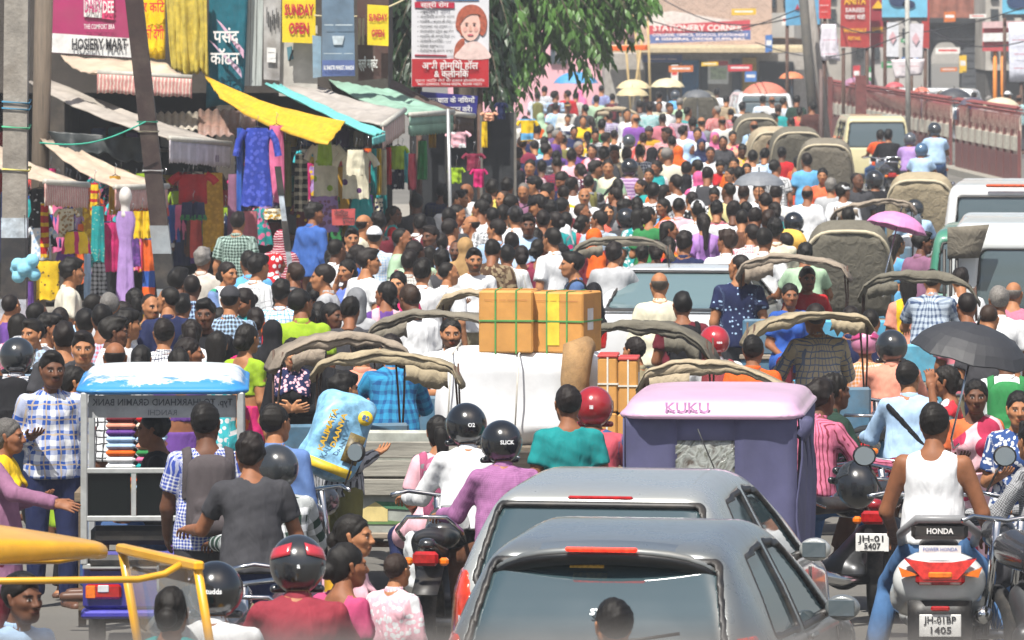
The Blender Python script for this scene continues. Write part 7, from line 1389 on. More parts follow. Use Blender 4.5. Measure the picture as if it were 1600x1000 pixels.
for i, (dx, dz, c) in enumerate(((-.28, 0, 'd39a1c'), (.22, .02, 'd9a520'), (-.02, .26, 'dbb04a'))):
 rl_ = RKO[19].location; f = Field((-.36, -.32, -.26), (.36, .32, .26), .03); D = f.new(); f.cap(D, (-.14, 0, 0), (.14, 0, 0), .17, .16, k=.03); D += wob(f.all(), .008, .8, i); V, Fq = f.nets(D)
 s = empty('cargo_sack', (rl_.x + dx, rl_.y + .05, 1.0 + dz), .3 * i, ('yellow cargo sack lying lowest on the hoodless rickshaw near the black helmet', 'bright yellow cargo sack next to the white shirted man', 'paler yellow sack on top of two other sacks')[i], 'sack', 'yellow cargo sacks'); ob('sack', mesh_np('sack', V, Fq), mat(c, .8, bump=.4, bscale=20, noise=.15), s)
# cargo cart with white bundle and cartons
cx = W(822, 680, 52.6); r = empty('cargo_cart', (cx.x + .1, 52.6, 0), math.radians(-4), 'flat cargo tricycle carrying the white bundle and cardboard cartons', 'cart'); cart = r
for i in range(6): MB().box((-.62 + .25 * i, .1, .82), (.24, 1.3, .04), bev=.006).build('bed_plank', wood('6d6355', 1, 1), r)
MB().box((0, -.58, .74), (1.5, .06, .14), bev=.01).build('rear_beam', wood('3a332c'), r); MB().tube([(-.6, 0, .36), (.6, 0, .36)], .025, 8).build('axle', RUST, r); MB().tube([(0, .6, .6), (0, 1.6, .75), (0, 1.9, .36)], .025, 8).build('frame', RUST, r)
MB().box((.66, -.75, .735), (.36, .5, .04), bev=.006).build('tail_shelf', wood('6d6355', 1, 1), r)
for x, y in ((-.62, 0), (.62, 0), (0, 1.9)): wheel(r, (x, y, .34), .34, .05, spokes=12, rim=mat('77706a', .5, metal=.6))
def softbox(hx, hy, hz, rnd, h, amp, seed, f_=.5):
 f = Field((-hx - .08, -hy - .08, -hz - .08), (hx + .08, hy + .08, hz + .08), h); X = f.all(); q = [np.abs(X[i]) - v + rnd for i, v in enumerate((hx, hy, hz))]; D = np.sqrt(sum(np.maximum(a, 0) ** 2 for a in q)) + np.minimum(np.maximum(np.maximum(q[0], q[1]), q[2]), 0) - rnd; D = (D + wob(X, amp, f_, seed)).astype(np.float32); return f.nets(D)
b = empty('white_bundle', (cx.x - .03, 52.6, 1.19), math.radians(-4), 'huge white cloth wrapped bundle under the cardboard cartons', 'bundle'); V, Fq = softbox(.62, .46, .33, .14, .02, .036, 3, .2); ob('wrapping', mesh_np('wrapping', V, Fq), mat('d6d8da', .7, noise=.05, bump=.25, bscale=5), b)
SJ = cloth('ck:9a7a52:a98a60:.012'); MB().tube([(.44, -.52, -.18), (.43, -.56, .15), (.45, -.52, .36), (.52, -.42, .40)], [.10, .11, .12, .07], 12).build('jute_roll', mat('9a7a52', .9, bump=.7, bscale=120, noise=.2), b)
for x in (-.52, -.02): MB().tube([(x, -.52, -.3), (x + .02, -.525, .1), (x + .03, -.5, .33), (x + .03, .4, .37)], .007, 5).build('cord', mat('c8c4b8', .8), b)
CB = mat('c08a45', .75, noise=.12, scale=5, bump=.12, bscale=12, grime=.12, dirtc='8f6a3a'); GS = mat('4d8f4a', .6); WS = mat('d0cdc2', .6); YTP = mat('ddc040', .4)
def carton(loc, dims, rz, label, strap, tape=False, cols=2, txt=True):
 x, y, z = dims; r = empty('cardboard_carton', loc, rz, label, 'carton', 'cardboard cartons on the cargo cart'); MB().box((0, 0, z / 2), dims, bev=.012).build('box', CB, r)
 for i in range(cols): xx = -x / 2 + x * (i + .8) / (cols + .6); MB().box((xx, -y / 2 - .003, z / 2), (.012, .006, z + .01)).box((xx, 0, z + .003), (.012, y, .006)).build('strap', strap, r)
 MB().box((0, -y / 2 - .004, z * .52), (x, .006, .012)).box((x / 2 + .004, 0, z * .52), (.006, y, .012)).build('strap', strap, r); MB().box((0, 0, z + .0035), (x - .02, .04, .005)).build('tape', mat('a8763a', .4), r)
 if tape: MB().box((-.03, -y / 2 - .0025, z * .55), (.10, .005, z * .85)).build('yellow_tape', YTP, r)
 if txt: text('—— — ———', .045, mat('8a4a35', .7), r, (0, -y / 2 - .006, z * .86), (math.pi / 2, 0, 0), width=x * .8)
 MB().box((x / 2 + .002, -.05, z * .55), (.004, .12, .16)).build('paper_label', WHT, r); return r
carton((cx.x - .13, 52.45, 1.525), (.40, .50, .46), math.radians(-5), 'big orange brown carton with green straps resting on the white bundle', GS); carton((cx.x + .30, 52.42, 1.525), (.41, .42, .45), math.radians(-20), 'big carton with yellow tape next to the other on the white bundle', GS, True)
for i, (dx, z0, zh, lab) in enumerate(((.60, .66, .36, 'upright carton standing on the cart beside the jute roll'), (.75, .66, .35, 'narrow carton at the outer edge of the cart'), (.605, 1.025, .40, 'carton with red taped top on the upright carton'), (.755, 1.015, .39, 'narrow carton tied with white straps over another carton'))):
 k = carton((cx.x + dx, 51.75, z0 + .1), (.145, .42, zh), math.radians(-3), lab, WS, cols=1, txt=False)
 if i > 1: MB().box((0, 0, zh + .01), (.15, .43, .022), bev=.006).build('red_tape', mat('b03a34', .5), k)
 else: text('— —', .05, mat('7a4a35', .7), k, (0, -.216, zh * .4), (math.pi / 2, 0, 0), width=.10)
# fruit-sack man's bag is built with the people; wooden rail bench next to it
# ---------------------------------------------------------------- motorcycles and scooters in the traffic
sc_ = motorcycle(1463, 912, .55, math.radians(-2), 'c9cccb', 'white scooter with HONDA backrest pad and JH plate under the man in white vest', True, 0, ('JH-01BP', '1405'), True)
MB().box((0, -.80, .90), (.30, .05, .10), bev=.03).build('backrest_pad', BLACKP, sc_); sc_.scale = (1.15, 1, 1.04); text('HONDA', .045, WHT, sc_, (0, -.832, .90), (math.pi / 2, 0, 0), 'badge', width=.14, bold=.03); MB().prism([(-.19, .75), (-.06, .73), (.06, .73), (.19, .75), (.09, .63), (-.09, .63)], -.955, -.86).build('tail_lamp', mat('d0302a', .12, coat=1, noise=.3, scale=25), sc_)
for q in (-1, 1): MB().prism([(q * .11, .655), (q * .22, .70), (q * .20, .64)][::q], -.94, -.88).build('indicator', ORNG, sc_)
MB().box((0, -.952, .655), (.13, .02, .04), bev=.01).build('amber_reflector', ORNG, sc_); MB().box((0, -.90, .80), (.22, .01, .045)).build('sticker', WHT, sc_); text('POWER HONDA', .03, mat('2c53a0'), sc_, (0, -.907, .80), (math.pi / 2, 0, 0), width=.18); MB().box((0, -.95, .46), (.10, .02, .03), bev=.008).build('reflector', REDL, sc_); MB().sheet([[(x, -.86 - .03 * t, .50 - .34 * t) for t in np.linspace(0, 1, 5)] for x in np.linspace(-.17, .17, 5)], .015).build('rear_mudflap', BLACKP, sc_)
for a in ((1385, 798, .70, -.15, '8a1a22', 'red motorcycle with a cream number plate beside the purple covered rickshaw', False, 1, ('JH-01', '5407'), True), (1318, 880, .40, -.75, '2a2c2f', 'black motorcycle under the man in pink striped shirt', False, 1), (1628, 862, .85, .35, '2c2d30', 'dark motorcycle at the picture edge beside the white scooter', False, 1), (690, 855, .72, -.1, '28292b', 'black motorcycle with big red tail lamp under the pink backpack girl', False, 1), (720, 790, .72, -.1, '3a3c40', 'dark motorcycle under the black helmet riders', False, 1),
          (425, 842, .72, -.5, '27282b', 'black motorcycle under the green checked rider', False, 1, None, True), (440, 985, .72, -.2, '4a1a20', 'maroon motorcycle under the red helmet rider', False, 1), (930, 770, .72, -.1, '303238', 'dark motorcycle next to the teal polo man', False, 1), (1370, 690, .72, -.2, '33363a', 'dark motorcycle carrying the pink helmet pillion', False, 1), (1383, 272, .72, .1, '2e2e33', 'dark motorcycle under the orange shirt rider', False, 1), (1425, 268, .72, 0, '3a3b42', 'grey motorcycle under the mauve shirt helmet rider', False, 1), (1460, 262, .72, .1, '36383c', 'dark motorcycle under the pale shirt rider by the railing', False, 1), (1525, 405, .72, -.2, '333', 'dark motorcycle under the balding man with black backpack', False, 1) if False else (1520, 405, .72, -.2, '33363a', 'dark motorcycle under the balding man with black backpack', False, 1),
          (1430, 430, .72, -.1, '3b3f45', 'grey motorcycle under the pale blue helmet riders', False, 1), (985, 345, .72, 0, '2c2e31', 'black motorcycle under the striped polo rider', False, 1), (1242, 425, .72, 0, '303338', 'dark motorcycle under the white shirt black helmet rider', False, 1), (980, 400, .72, .05, '2b2d30', 'black motorcycle under the glossy helmet rider in the crowd', False, 1), (1152, 205, .72, 0, '2d3034', 'dark motorcycle under the silver helmet rider', False, 1), (330, 1010, .72, -.15, '26272a', 'black motorcycle under the lettered helmet rider', False, 1), (28, 690, .72, -.1, '26282b', 'black motorcycle beside the blue checked man', False, 1), (1115, 640, .72, 0, '36383c', 'dark motorcycle under the red helmet rider with red straps', False, 1), (1575, 545, .72, -.1, '35373b', 'dark motorcycle under the red shirt rider', False, 1)): motorcycle(*a)
# ---------------------------------------------------------------- the people, listed by where each head is in the photograph
YW = dict(b=0, f=180, l=90, r=-90, fl=135, fr=-135, bl=45, br=-45, lf=112, rf=-112, lb=68, rb=-68)
def cword(spec):
 p = spec.split(':'); nm = lambda c: CW.get(c, c if c in CN else None)
 if len(p) == 1: return nm(p[0]) or 'coloured'
 w = dict(plain='', ck='checked', gr='window checked', vs='striped', hs='striped', dt='spotted', fl='patterned')[p[0]]; a, b = nm(p[1]), nm(p[2]) if len(p) > 2 else None
 return ' '.join(x for x in ((a + ' and ' + b) if a and b and a != b else (a or b or ''), w) if x)
PL = []
def add(x, y, f='b', top='white', sex='m', desc=None, **kw): PL.append(dict(x=x, y=y, f=f, top=top, sex=sex, desc=desc, kw=kw))
M = lambda x, y, f='b', top='white', **k: add(x, y, f, top, 'm', **k)
F_w = lambda x, y, f='b', top='red', **k: add(x, y, f, top, 'w', **k)
C_ = lambda x, y, f='b', top='red', **k: add(x, y, f, top, 'c', **k)
BKP = dict(extra=('pack',)); STR = dict(extra=('strap',)); HB = dict(gear='helmet', pose='ride'); SAR = lambda c: dict(style='blouse', drape='drape', drapec=c, bot='skirt', botc=c); DUP = lambda c: dict(drape='dupatta', drapec=c)
# near, left
M(82, 578, 'f', 'ck:2c53a0:d6d8da:.10:b5a283', style='full', face='mous', hair='quiff', pose='stand2', hy=8, h=1.74, botc='navy', desc='plump man in blue and white checked shirt beside the blue roofed rickshaw'); M(27, 560, 'b', 'ck:navy:white:.02', gear='helmet', gearc='23272b', pose='ride', **BKP, desc='rider in glossy black helmet and black backpack at the picture edge')
F_w(118, 598, 'br', 'lime', hair='bun', hy=-30, desc='woman with bun and white earring behind the blue checked man'); M(130, 545, 'f', 'lblue', hair='quiff', tone=1, desc='young man in pale blue shirt staring over the blue checked shoulder'); M(50, 522, 'fl', 'ck:gray:lblue:.05', hair='quiff', tone=1, desc='man in grey blue shirt looking sideways behind the black helmet'); M(80, 514, 'r', 'white', hair='messy', desc='man in white seen in profile behind the grey blue shirt')
M(132, 506, 'b', 'white', desc='man in white shirt with back turned beside the cream shirted vendor'); M(200, 508, 'rf', 'white', face='mous', hair='messy', style='full', desc='man in long white sleeves in profile with moustache'); F_w(222, 562, 'b', 'magenta', hair='bun', desc='short woman with sleek bun seen just over the blue roof'); C_(237, 572, 'b', 'black', hair='kid', gear='cap', gearc='dgray', desc='child in a dark cap above the blue roof'); F_w(279, 568, 'b', 'purple', hair='clip', desc='woman with smooth black hair just above the blue roof'); F_w(297, 552, 'r', 'dgreen', hair='bun', desc='woman with a large dark bun beside the ponytail woman')
F_w(340, 540, 'b', 'fl:cyan:white:.05', hair='long', desc='woman with long loose hair above the blue roof end'); M(256, 522, 'b', 'gr:white:navy:.03', desc='man in white shirt with thin dark checks'); F_w(388, 530, 'br', 'lime', hair='bun', h=1.62, pose='stand', **SAR('fl:magenta:lime:.12:orange'), desc='woman in lime blouse and pink and green sari'); F_w(15, 682, 'r', 'mauve', hair='bun', hairc='55524f', style='kurtaf', pose='point', tone=0, h=1.55, **DUP('yellow'), desc='grey haired old woman in mauve and yellow stretching out her hand')
M(322, 662, 'b', 'ck:3a4da0:d6d8da:.02', hair='short', hy=-20, extra=('pack',), extrac='4c4648', pose='walk2', desc='man in blue gingham shirt with big grey backpack'); M(237, 672, 'l', 'black', pose='sit', hairc='120f0d', desc='dark shirted passenger sitting in the blue roofed rickshaw', onh=1.32); M(390, 710, 'b', 'dgray', style='tee', pose='push', h=1.66, desc='man in charcoal tee with white cuffs leaning on his machine', hair='messy'); M(432, 662, 'b', '5a76a8', hy=-25, extra=('strap',), desc='man in slate blue shirt with black strap', style='full'); M(430, 735, 'b', 'ck:dgreen:white:.10', gear='helmet', gearc='2b2e31', pose='ridel', style='full', desc='rider in dark green and white checks and grey helmet')
M(538, 610, 'br', 'vs:lgray:dgray:.04', style='full', pose='stand2', hair='messy', botc='olive', desc='man in grey striped shirt carrying a printed sack on his back'); M(610, 548, 'b', 'ck:2f86b0:1f4f80:.07', style='full', pose='pedal', desc='rickshaw puller in blue and teal checked shirt under the rolled hood'); F_w(457, 552, 'f', 'black', hair='bun', tone=2, style='kurtaf', drape='dupatta', drapec='fl:1d2548:d8a9b4:.03', desc='young woman in black with striped scarf, frowning', pose='fold_'); F_w(492, 548, 'b', 'black', gear='veil', gearc='black', desc='woman in full black veil behind the frowning woman'); F_w(425, 520, 'b', 'coral', gear='veil', gearc='black', desc='woman with black head scarf beside the lime blouse woman'); M(566, 548, 'b', 'salmon', pose='sit', desc='passenger in salmon shirt beside the blue checked puller', onh=1.55)
F_w(685, 675, 'b', 'lpink', hair='pony', pose='pillion', h=1.55, extra=('pack',), extrac='fl:a0506f:c08aa0:.07:gray', desc='girl with ponytail and pink printed backpack'); M(728, 668, 'b', 'white', gear='helmet', gearc='141517', pose='ride', glogo='O2', desc='rider in black helmet and white shirt beside the ponytail girl'); M(783, 695, 'b', 'ck:8d5a86:a06d98:.012', style='full', gear='helmet', gearc='141517', pose='ride', glogo='SLICK', desc='rider in mauve shirt and black SLICK helmet'); M(705, 522, 'f', 'white', face='beard', pose='stand3', desc='dark bearded man in white under the dark hood'); M(887, 632, 'b', '167f80', style='tee', collar=True, hair='short', pose='stand', h=1.68, desc='man in teal polo shirt standing before the white bundle'); M(928, 640, 'b', 'fl:b04a58:38527a:.1', gear='helmet', gearc='8f1a22', pose='ride', glogo='III', desc='rider in red helmet and pink blue shirt beside the teal polo')
M(990, 549, 'bl', 'khaki', h=1.52, desc='man in khaki shirt beside the tied cartons'); M(1116, 538, 'b', 'white', gear='helmet_open', gearc='a0222c', pose='ride', extra=('pack',), extrac='8a3a40', glogo='nse', desc='rider in red open helmet and white shirt with red bag straps'); M(1177, 548, 'b', 'cf5a22', pose='sit', onh=1.5, desc='passenger in orange shirt under the long beige hood'); M(465, 888, 'b', '86303c', style='full', gear='helmet', gearc='26282b', pose='ride', h=1.72, desc='big man in maroon shirt with red flamed helmet', glogo='a'); F_w(555, 838, 'rf', 'fl:mustard:blue:.06:teal', hair='bun', pose='pillion', desc='woman in profile with patterned sari behind the hair clip woman'); F_w(545, 884, 'br', 'b0446c', hair='clip', hy=-25, pose='pillion', h=1.55, desc='woman in pink with a black hair clip'); C_(622, 892, 'br', 'fl:lpink:white:.04', hair='kid', hairc='2a1d16', pose='pillion', onh=1.25, h=1.2, style='full', desc='toddler in pale pink shirt held up beside the hair clip woman')
M(337, 928, 'b', 'white', gear='helmet', gearc='15171a', pose='ride', glogo='Studds', desc='rider in white shirt with lettered black helmet'); F_w(270, 955, 'b', 'maroon', hair='bun', pose='pillion', desc='dark haired person beside the lettered helmet rider'); M(37, 935, 'fr', 'lblue', pose='sit', onh=1.28, desc='driver inside the yellow roofed auto rickshaw'); M(958, 978, 'b', 'dgray', hair='short', desc='dark head in front of the grey hatchback window', h=1.6)
# near, right
M(1273, 498, 'b', 'gr:b8a88a:6a7488:.05', pose='pedal', desc='puller in beige window checked shirt under the peaked tan hood', style='full'); F_w(1352, 540, 'b', 'ck:d2884a:d8c0b8:.035', hair=None, gear='helmet_open', gearc='c07a9a', pose='pillion', style='kurtaf', desc='pillion in orange and pink checks with a pink and white helmet'); M(1393, 545, 'b', 'salmon', style='full', gear='helmet', gearc='202326', pose='ride', desc='rider in salmon shirt and black helmet with raised visor'); M(1420, 590, 'b', 'lblue', hy=-25, extra=('strap',), pose='rider', desc='young man in pale blue shirt with black sling strap'); F_w(1475, 596, 'l', 'c2303c', hair='bun', tone=0, pose='umbr', **SAR('fl:d8d8dc:d8a9b4:.12'), desc='woman in pink and white sari under the dark grey umbrella')
F_w(1525, 620, 'f', 'd0683c', hair='bun', tone=3, h=1.6, pose='stand2', **SAR('fl:d0a8b0:a52c4c:.22'), desc='woman in pale pink sari with a big red flower'); F_w(1592, 640, 'f', 'fl:2f4a80:d6d8da:.03', hair='bun', pose='stand2', style='kurta', desc='woman in blue and white leaf print top'); M(1572, 560, 'b', 'white', extra=('pack',), extrac='green', style='full', desc='man in white with a green backpack below the dark umbrella', pose='stand'); M(1461, 664, 'b', 'white', style='tank', pose='scoot', hair='short', botc='4a6e9a', h=1.84, shoec='tan', desc='man in white sleeveless vest and jeans astride the white scooter'); M(1306, 613, 'br', 'dgreen', style='full', pose='hold', desc='man in dark green jacket holding a black helmet', botc='brown'); M(1284, 622, 'br', 'vs:c06a86:7a3040:.028', style='full', pose='ride', botc='4a74a8', desc='man in pink striped shirt and jeans beside the purple rickshaw'); M(1612, 690, 'bl', 'ck:lgray:dgray:.012', style='full', pose='rider', botc='dgray', desc='rider in fine grey checks at the picture edge')
# middle right
M(1030, 446, 'b', 'cream', style='full', hair='bald', hairc='4a423a', h=1.7, desc='bald man in cream shirt before the white sedan'); M(1066, 478, 'b', 'maroon', extra=('pack',), extrac='black', desc='short haired youth in maroon with a black bag'); M(1154, 418, 'b', 'dt:1d2548:9fbbd8:.035', style='tee', h=1.74, desc='tall man in navy tee with white dots'); M(1262, 436, 'f', 'red', hair='quiff', pose='sit', onh=1.5, tone=0, desc='man with glasses in a red shirt facing the camera', face='stubble'); F_w(1235, 462, 'f', 'blue', hair='bun', tone=0, pose='sit', onh=1.45, desc='girl with glasses in blue beside the glasses man'); M(1257, 398, 'b', 'lgreen', style='tee', pose='pedal', desc='puller in grey green tee under the creased pale hood'); M(1457, 440, 'b', 'ck:a8b4c0:3c4c6a:.06', pose='pedal', desc='puller in pale window checked shirt under the drooping hood'); F_w(1418, 448, 'b', 'salmon', pose='sit', onh=1.5, desc='passenger in salmon under the drooping hood')
M(1577, 428, 'b', 'b03a4a', style='tee', pose='ride', desc='man in red tee before the white tempo'); M(1584, 460, 'b', 'b56a80', hair='bald', hairc='6a6560', pose='ride', desc='grey haired balding man in dusty pink shirt'); M(1522, 318, 'b', 'lblue', hair='bald', pose='ride', extra=('pack',), style='full', desc='balding man in pale blue shirt with black backpack', botc='navy'); M(1443, 380, 'br', 'mauve', hy=-30, hair='quiff', desc='man in grey mauve shirt looking aside near the pink umbrella'); F_w(1402, 382, 'br', 'sky', hair='long', desc='woman with long hair in sky blue under the pink umbrella'); M(1429, 328, 'b', 'lblue', gear='helmet', gearc='1f2326', pose='ride', desc='rider in pale blue with black helmet by the drooping hood'); M(1425, 350, 'b', 'white', gear='helmet', gearc='596067', pose='pillion', desc='pillion in white with silver grey helmet')
M(1340, 283, 'f', 'dgray', face='mous', desc='man facing the camera in charcoal beside the rolled pale hood'); M(1366, 283, 'b', 'black', gear='helmet', gearc='202225', pose='ride', desc='rider in black helmet behind the rolled pale hood'); F_w(1285, 275, 'f', 'd2603c', hair='bun', tone=1, pose='sit', onh=1.55, desc='woman in orange facing the camera before the plain grey hood'); F_w(1247, 254, 'br', 'd0502c', hair='bun', desc='woman in orange red turned away beside the sky blue shirt'); M(1260, 252, 'b', 'sky', desc='man in sky blue shirt beside the orange red woman'); M(1262, 303, 'b', 'white', hair='bald', pose='sit', onh=1.6, desc='balding man in white behind the yellow cargo sacks'); M(1298, 292, 'b', 'lgray', hairc='77736e', desc='grey haired man behind the yellow cargo sacks'); M(1318, 300, 'b', 'white', gear='cap', gearc='white', desc='man in white cap beside the rolled pale hood'); M(1240, 350, 'b', 'white', gear='helmet', gearc='141618', pose='ride', desc='rider in white with black helmet before the tall grey hood'); M(1325, 340, 'b', 'dgray', pose='sit', onh=1.6, desc='dark haired passenger above the tall grey hood'); M(1226, 380, 'b', 'khaki', desc='dark haired man under the creased pale hood edge'); F_w(1210, 330, 'b', 'wine', hair='bun', style='kurta', desc='woman in wine red beside the white helmet rider')
M(1375, 212, 'b', 'd2511f', pose='ride', style='tee', desc='rider in bright orange tee behind the cream van'); M(1388, 212, 'b', 'black', pose='ride', desc='dark haired rider close beside the bright orange tee'); M(1422, 219, 'b', 'lavender', gear='helmet', gearc='4a4e54', pose='ride', desc='rider in lavender with grey helmet'); M(1440, 236, 'b', 'lblue', gear='helmet', gearc='3f5e7c', pose='ride', desc='rider in pale blue with blue helmet'); M(1460, 204, 'b', 'lblue', gear='helmet', gearc='2c3034', pose='ride', h=1.74, desc='rider in white shirt with dark helmet near the railing'); M(1269, 168, 'b', '4a2c28', desc='man in dark brown shirt before the leaning poles'); F_w(1250, 174, 'b', 'coral', hair='bun', desc='woman in coral near the dark brown shirt'); M(1245, 158, 'b', 'dgreen', desc='man in dark green near the leaning poles')
for x, y, c in ((1575, 150, 'white'), (1592, 155, 'teal'), (1505, 162, 'lblue'), (1470, 148, 'rose'), (1545, 158, 'white'), (1522, 150, 'gray')): M(x, y, 'b', c)
# middle left: stalls and pavement
M(114, 425, 'r', 'c9c4b4', hy=10, face='mous', h=1.72, pose='stand2', hair='messy', desc='vendor in cream shirt among hanging clothes'); M(18, 480, 'r', 'purple', desc='man in purple behind the concrete pole'); M(236, 480, 'fr', 'ck:tan:black:.04', hair='buzz', face='stubble', tone=1, desc='man with cropped hair looking down beside the pink cloth table'); M(317, 406, 'b', 'c0bab0', hairc='7a7672', style='full', desc='grey haired man in pale beige shirt by the iron post'); F_w(357, 428, 'fr', 'fl:6f88b8:2f8a6a:.06:navy', hair='bun', tone=1, style='kurta', h=1.6, desc='woman in blue and green print top looking round'); M(372, 348, 'b', 'ck:dgreen:9fb5ad:.035', h=1.7, desc='man in dark green checked shirt facing the mustard cloth'); M(172, 480, 'b', 'lgray', hairc='6a6764', desc='grey haired man near the low pink cloth table'); F_w(195, 492, 'r', 'red', hair='bun', desc='woman in red beside the grey haired man near the cloths'); M(320, 492, 'f', 'black', tone=3, desc='dark faced man in black looking up'); F_w(380, 472, 'fl', 'orange', hair='bun', desc='woman in orange beside the dark faced man'); M(388, 411, 'b', 'sky', desc='man in sky blue beside the dark green checked shirt'); M(405, 418, 'br', 'gr:white:lgray:.05', style='full', h=1.7, desc='man in white shirt with faint checks'); F_w(400, 500, 'b', 'navy', hair='bun', desc='woman in navy beside the faint checked white shirt'); M(440, 458, 'b', 'gr:white:sky:.04')
M(475, 318, 'f', 'dgray', tone=3, desc='man in charcoal standing in the stall shade'); M(492, 334, 'br', '3a5fa5', style='full', h=1.72, hy=-25, desc='man in denim blue long sleeves facing the stall', hair='messy'); F_w(440, 375, 'b', 'hs:7a1f34:2a1a22:.05', gear='veil', gearc='hs:8a2238:c9b0b4:.03', style='kurtaf', desc='woman veiled in red and white striped cloth'); M(550, 373, 'fr', 'dgray', hair='quiff', desc='man in charcoal with swept hair near the red notice'); M(527, 392, 'br', 'white', hair='buzz', desc='man with cropped hair in white'); F_w(562, 399, 'r', 'blue', hair='bun', desc='woman in blue bending forward near the cropped white shirt'); M(577, 409, 'br', 'white', hy=-30, desc='man in white turned towards the baby'); F_w(598, 384, 'fr', 'dt:c23024:d8a9b4:.03', hair='bun', tone=1, style='blouse', drape='drape', drapec='dt:c23024:d8a9b4:.03', bot='skirt', botc='red', desc='woman in red dotted sari with necklace'); M(630, 375, 'r', 'lgreen', desc='man in pale green shirt beside the red dotted sari'); F_w(617, 336, 'r', 'red', hair='long', desc='woman with loose hair and red top by the clothes heap'); M(650, 395, 'b', 'hs:lgreen:wine:.32', extra=('strap',), desc='man in green and wine shirt with black strap'); F_w(672, 400, 'b', 'navy', hair='long', desc='woman with long dark hair beside the black strap man'); M(672, 370, 'fl', 'lblue', hair='quiff', desc='man in pale blue looking sideways')
M(705, 359, 'b', 'ck:mauve:white:.03', desc='man in mauve checks reaching into the stall'); M(735, 352, 'fl', 'coral', face='mous', hair='bald', tone=1, style='tee', desc='balding man in bright red tee'); M(713, 392, 'f', 'dgray', face='beard', desc='bearded man in charcoal behind the white collar man'); M(727, 388, 'b', 'tan', gear='veil', gearc='tan', desc='person wrapped in a tan head cloth'); M(741, 407, 'f', 'white', face='beard', hair='quiff', tone=1, desc='bearded young man facing the camera above the beige hood'); M(770, 394, 'b', 'fl:4a3526:8a7a60:.05', drape='shawl', drapec='fl:4a3526:8a7a60:.05', desc='man in brown leaf patterned shawl'); M(702, 428, 'br', 'white', hy=-30, desc='man in crisp white collar looking away from the camera'); F_w(541, 424, 'fl', '5a6fb8', hair='bun', pose='phone', h=1.6, style='blouse', drape='drape', drapec='5a6fb8', bot='skirt', botc='blue', desc='woman in blue sari holding a phone to her ear'); C_(577, 442, 'fl', 'd8501f', hair='kid', onh=1.3, h=1.0, desc='baby in orange carried against a white shirt'); F_w(621, 444, 'f', 'c42a62', hair='bun', tone=2, style='kurta', desc='young woman in magenta looking straight ahead'); F_w(602, 460, 'b', 'purple', hair='braid', desc='woman in purple with white hair tie and long plait'); M(503, 434, 'l', 'lgray', desc='man with bowed head beside the phone woman')
F_w(492, 456, 'b', 'denim', hair='bun', desc='woman in denim blue behind the plaited girl'); M(471, 475, 'b', 'lime', desc='youth in lime green shirt beside the plaited girl'); F_w(445, 470, 'br', 'd08a5c', hair='braid', hy=-35, desc='girl with long plait in pale orange'); M(547, 488, 'b', 'dgray', hair='curly', desc='man with thick curly hair above the flat pale hood'); F_w(500, 490, 'b', 'ck:sky:navy:.03', hair='bun', desc='woman in blue checks beside the curly haired man'); F_w(520, 494, 'fr', 'rose', hair='bun', desc='woman in dusty pink glancing back beside the curly haired man'); F_w(557, 470, 'b', 'lgray', gear='scarf', gearc='gray', desc='woman with grey head scarf behind the curly haired man'); M(707, 314, 'b', 'white', desc='man in white at the clothes heap stall'); M(721, 311, 'r', 'dgray', desc='man in charcoal in profile at the clothes heap stall'); M(768, 295, 'b', 'c9b95a', h=1.7, desc='man in pale yellow shirt by the bag stall'); M(767, 266, 'fl', 'white', desc='man in white looking sideways by the bag stall'); M(750, 328, 'b', 'white', desc='man in white near the pale yellow shirt'); M(787, 337, 'b', 'white', style='full', desc='man in long white sleeves near the pale yellow shirt'); M(775, 360, 'b', 'lblue', desc='man in pale blue near the bright red tee'); M(702, 342, 'b', 'dgray', desc='man in charcoal near the mauve checks'); M(715, 337, 'r', 'rose', desc='man in dusty pink near the mauve checks'); M(793, 292, 'b', 'dgray', desc='man in charcoal beside the pale yellow shirt'); M(690, 300, 'b', 'navy'); M(785, 312, 'l', 'wine'); M(655, 350, 'br', 'white'); M(640, 410, 'b', 'gr:offwhite:gray:.03'); M(585, 372, 'b', 'ck:lblue:white:.03'); F_w(518, 404, 'b', 'teal', hair='bun'); M(460, 430, 'b', 'dgray'); F_w(432, 412, 'r', 'pink', hair='bun')
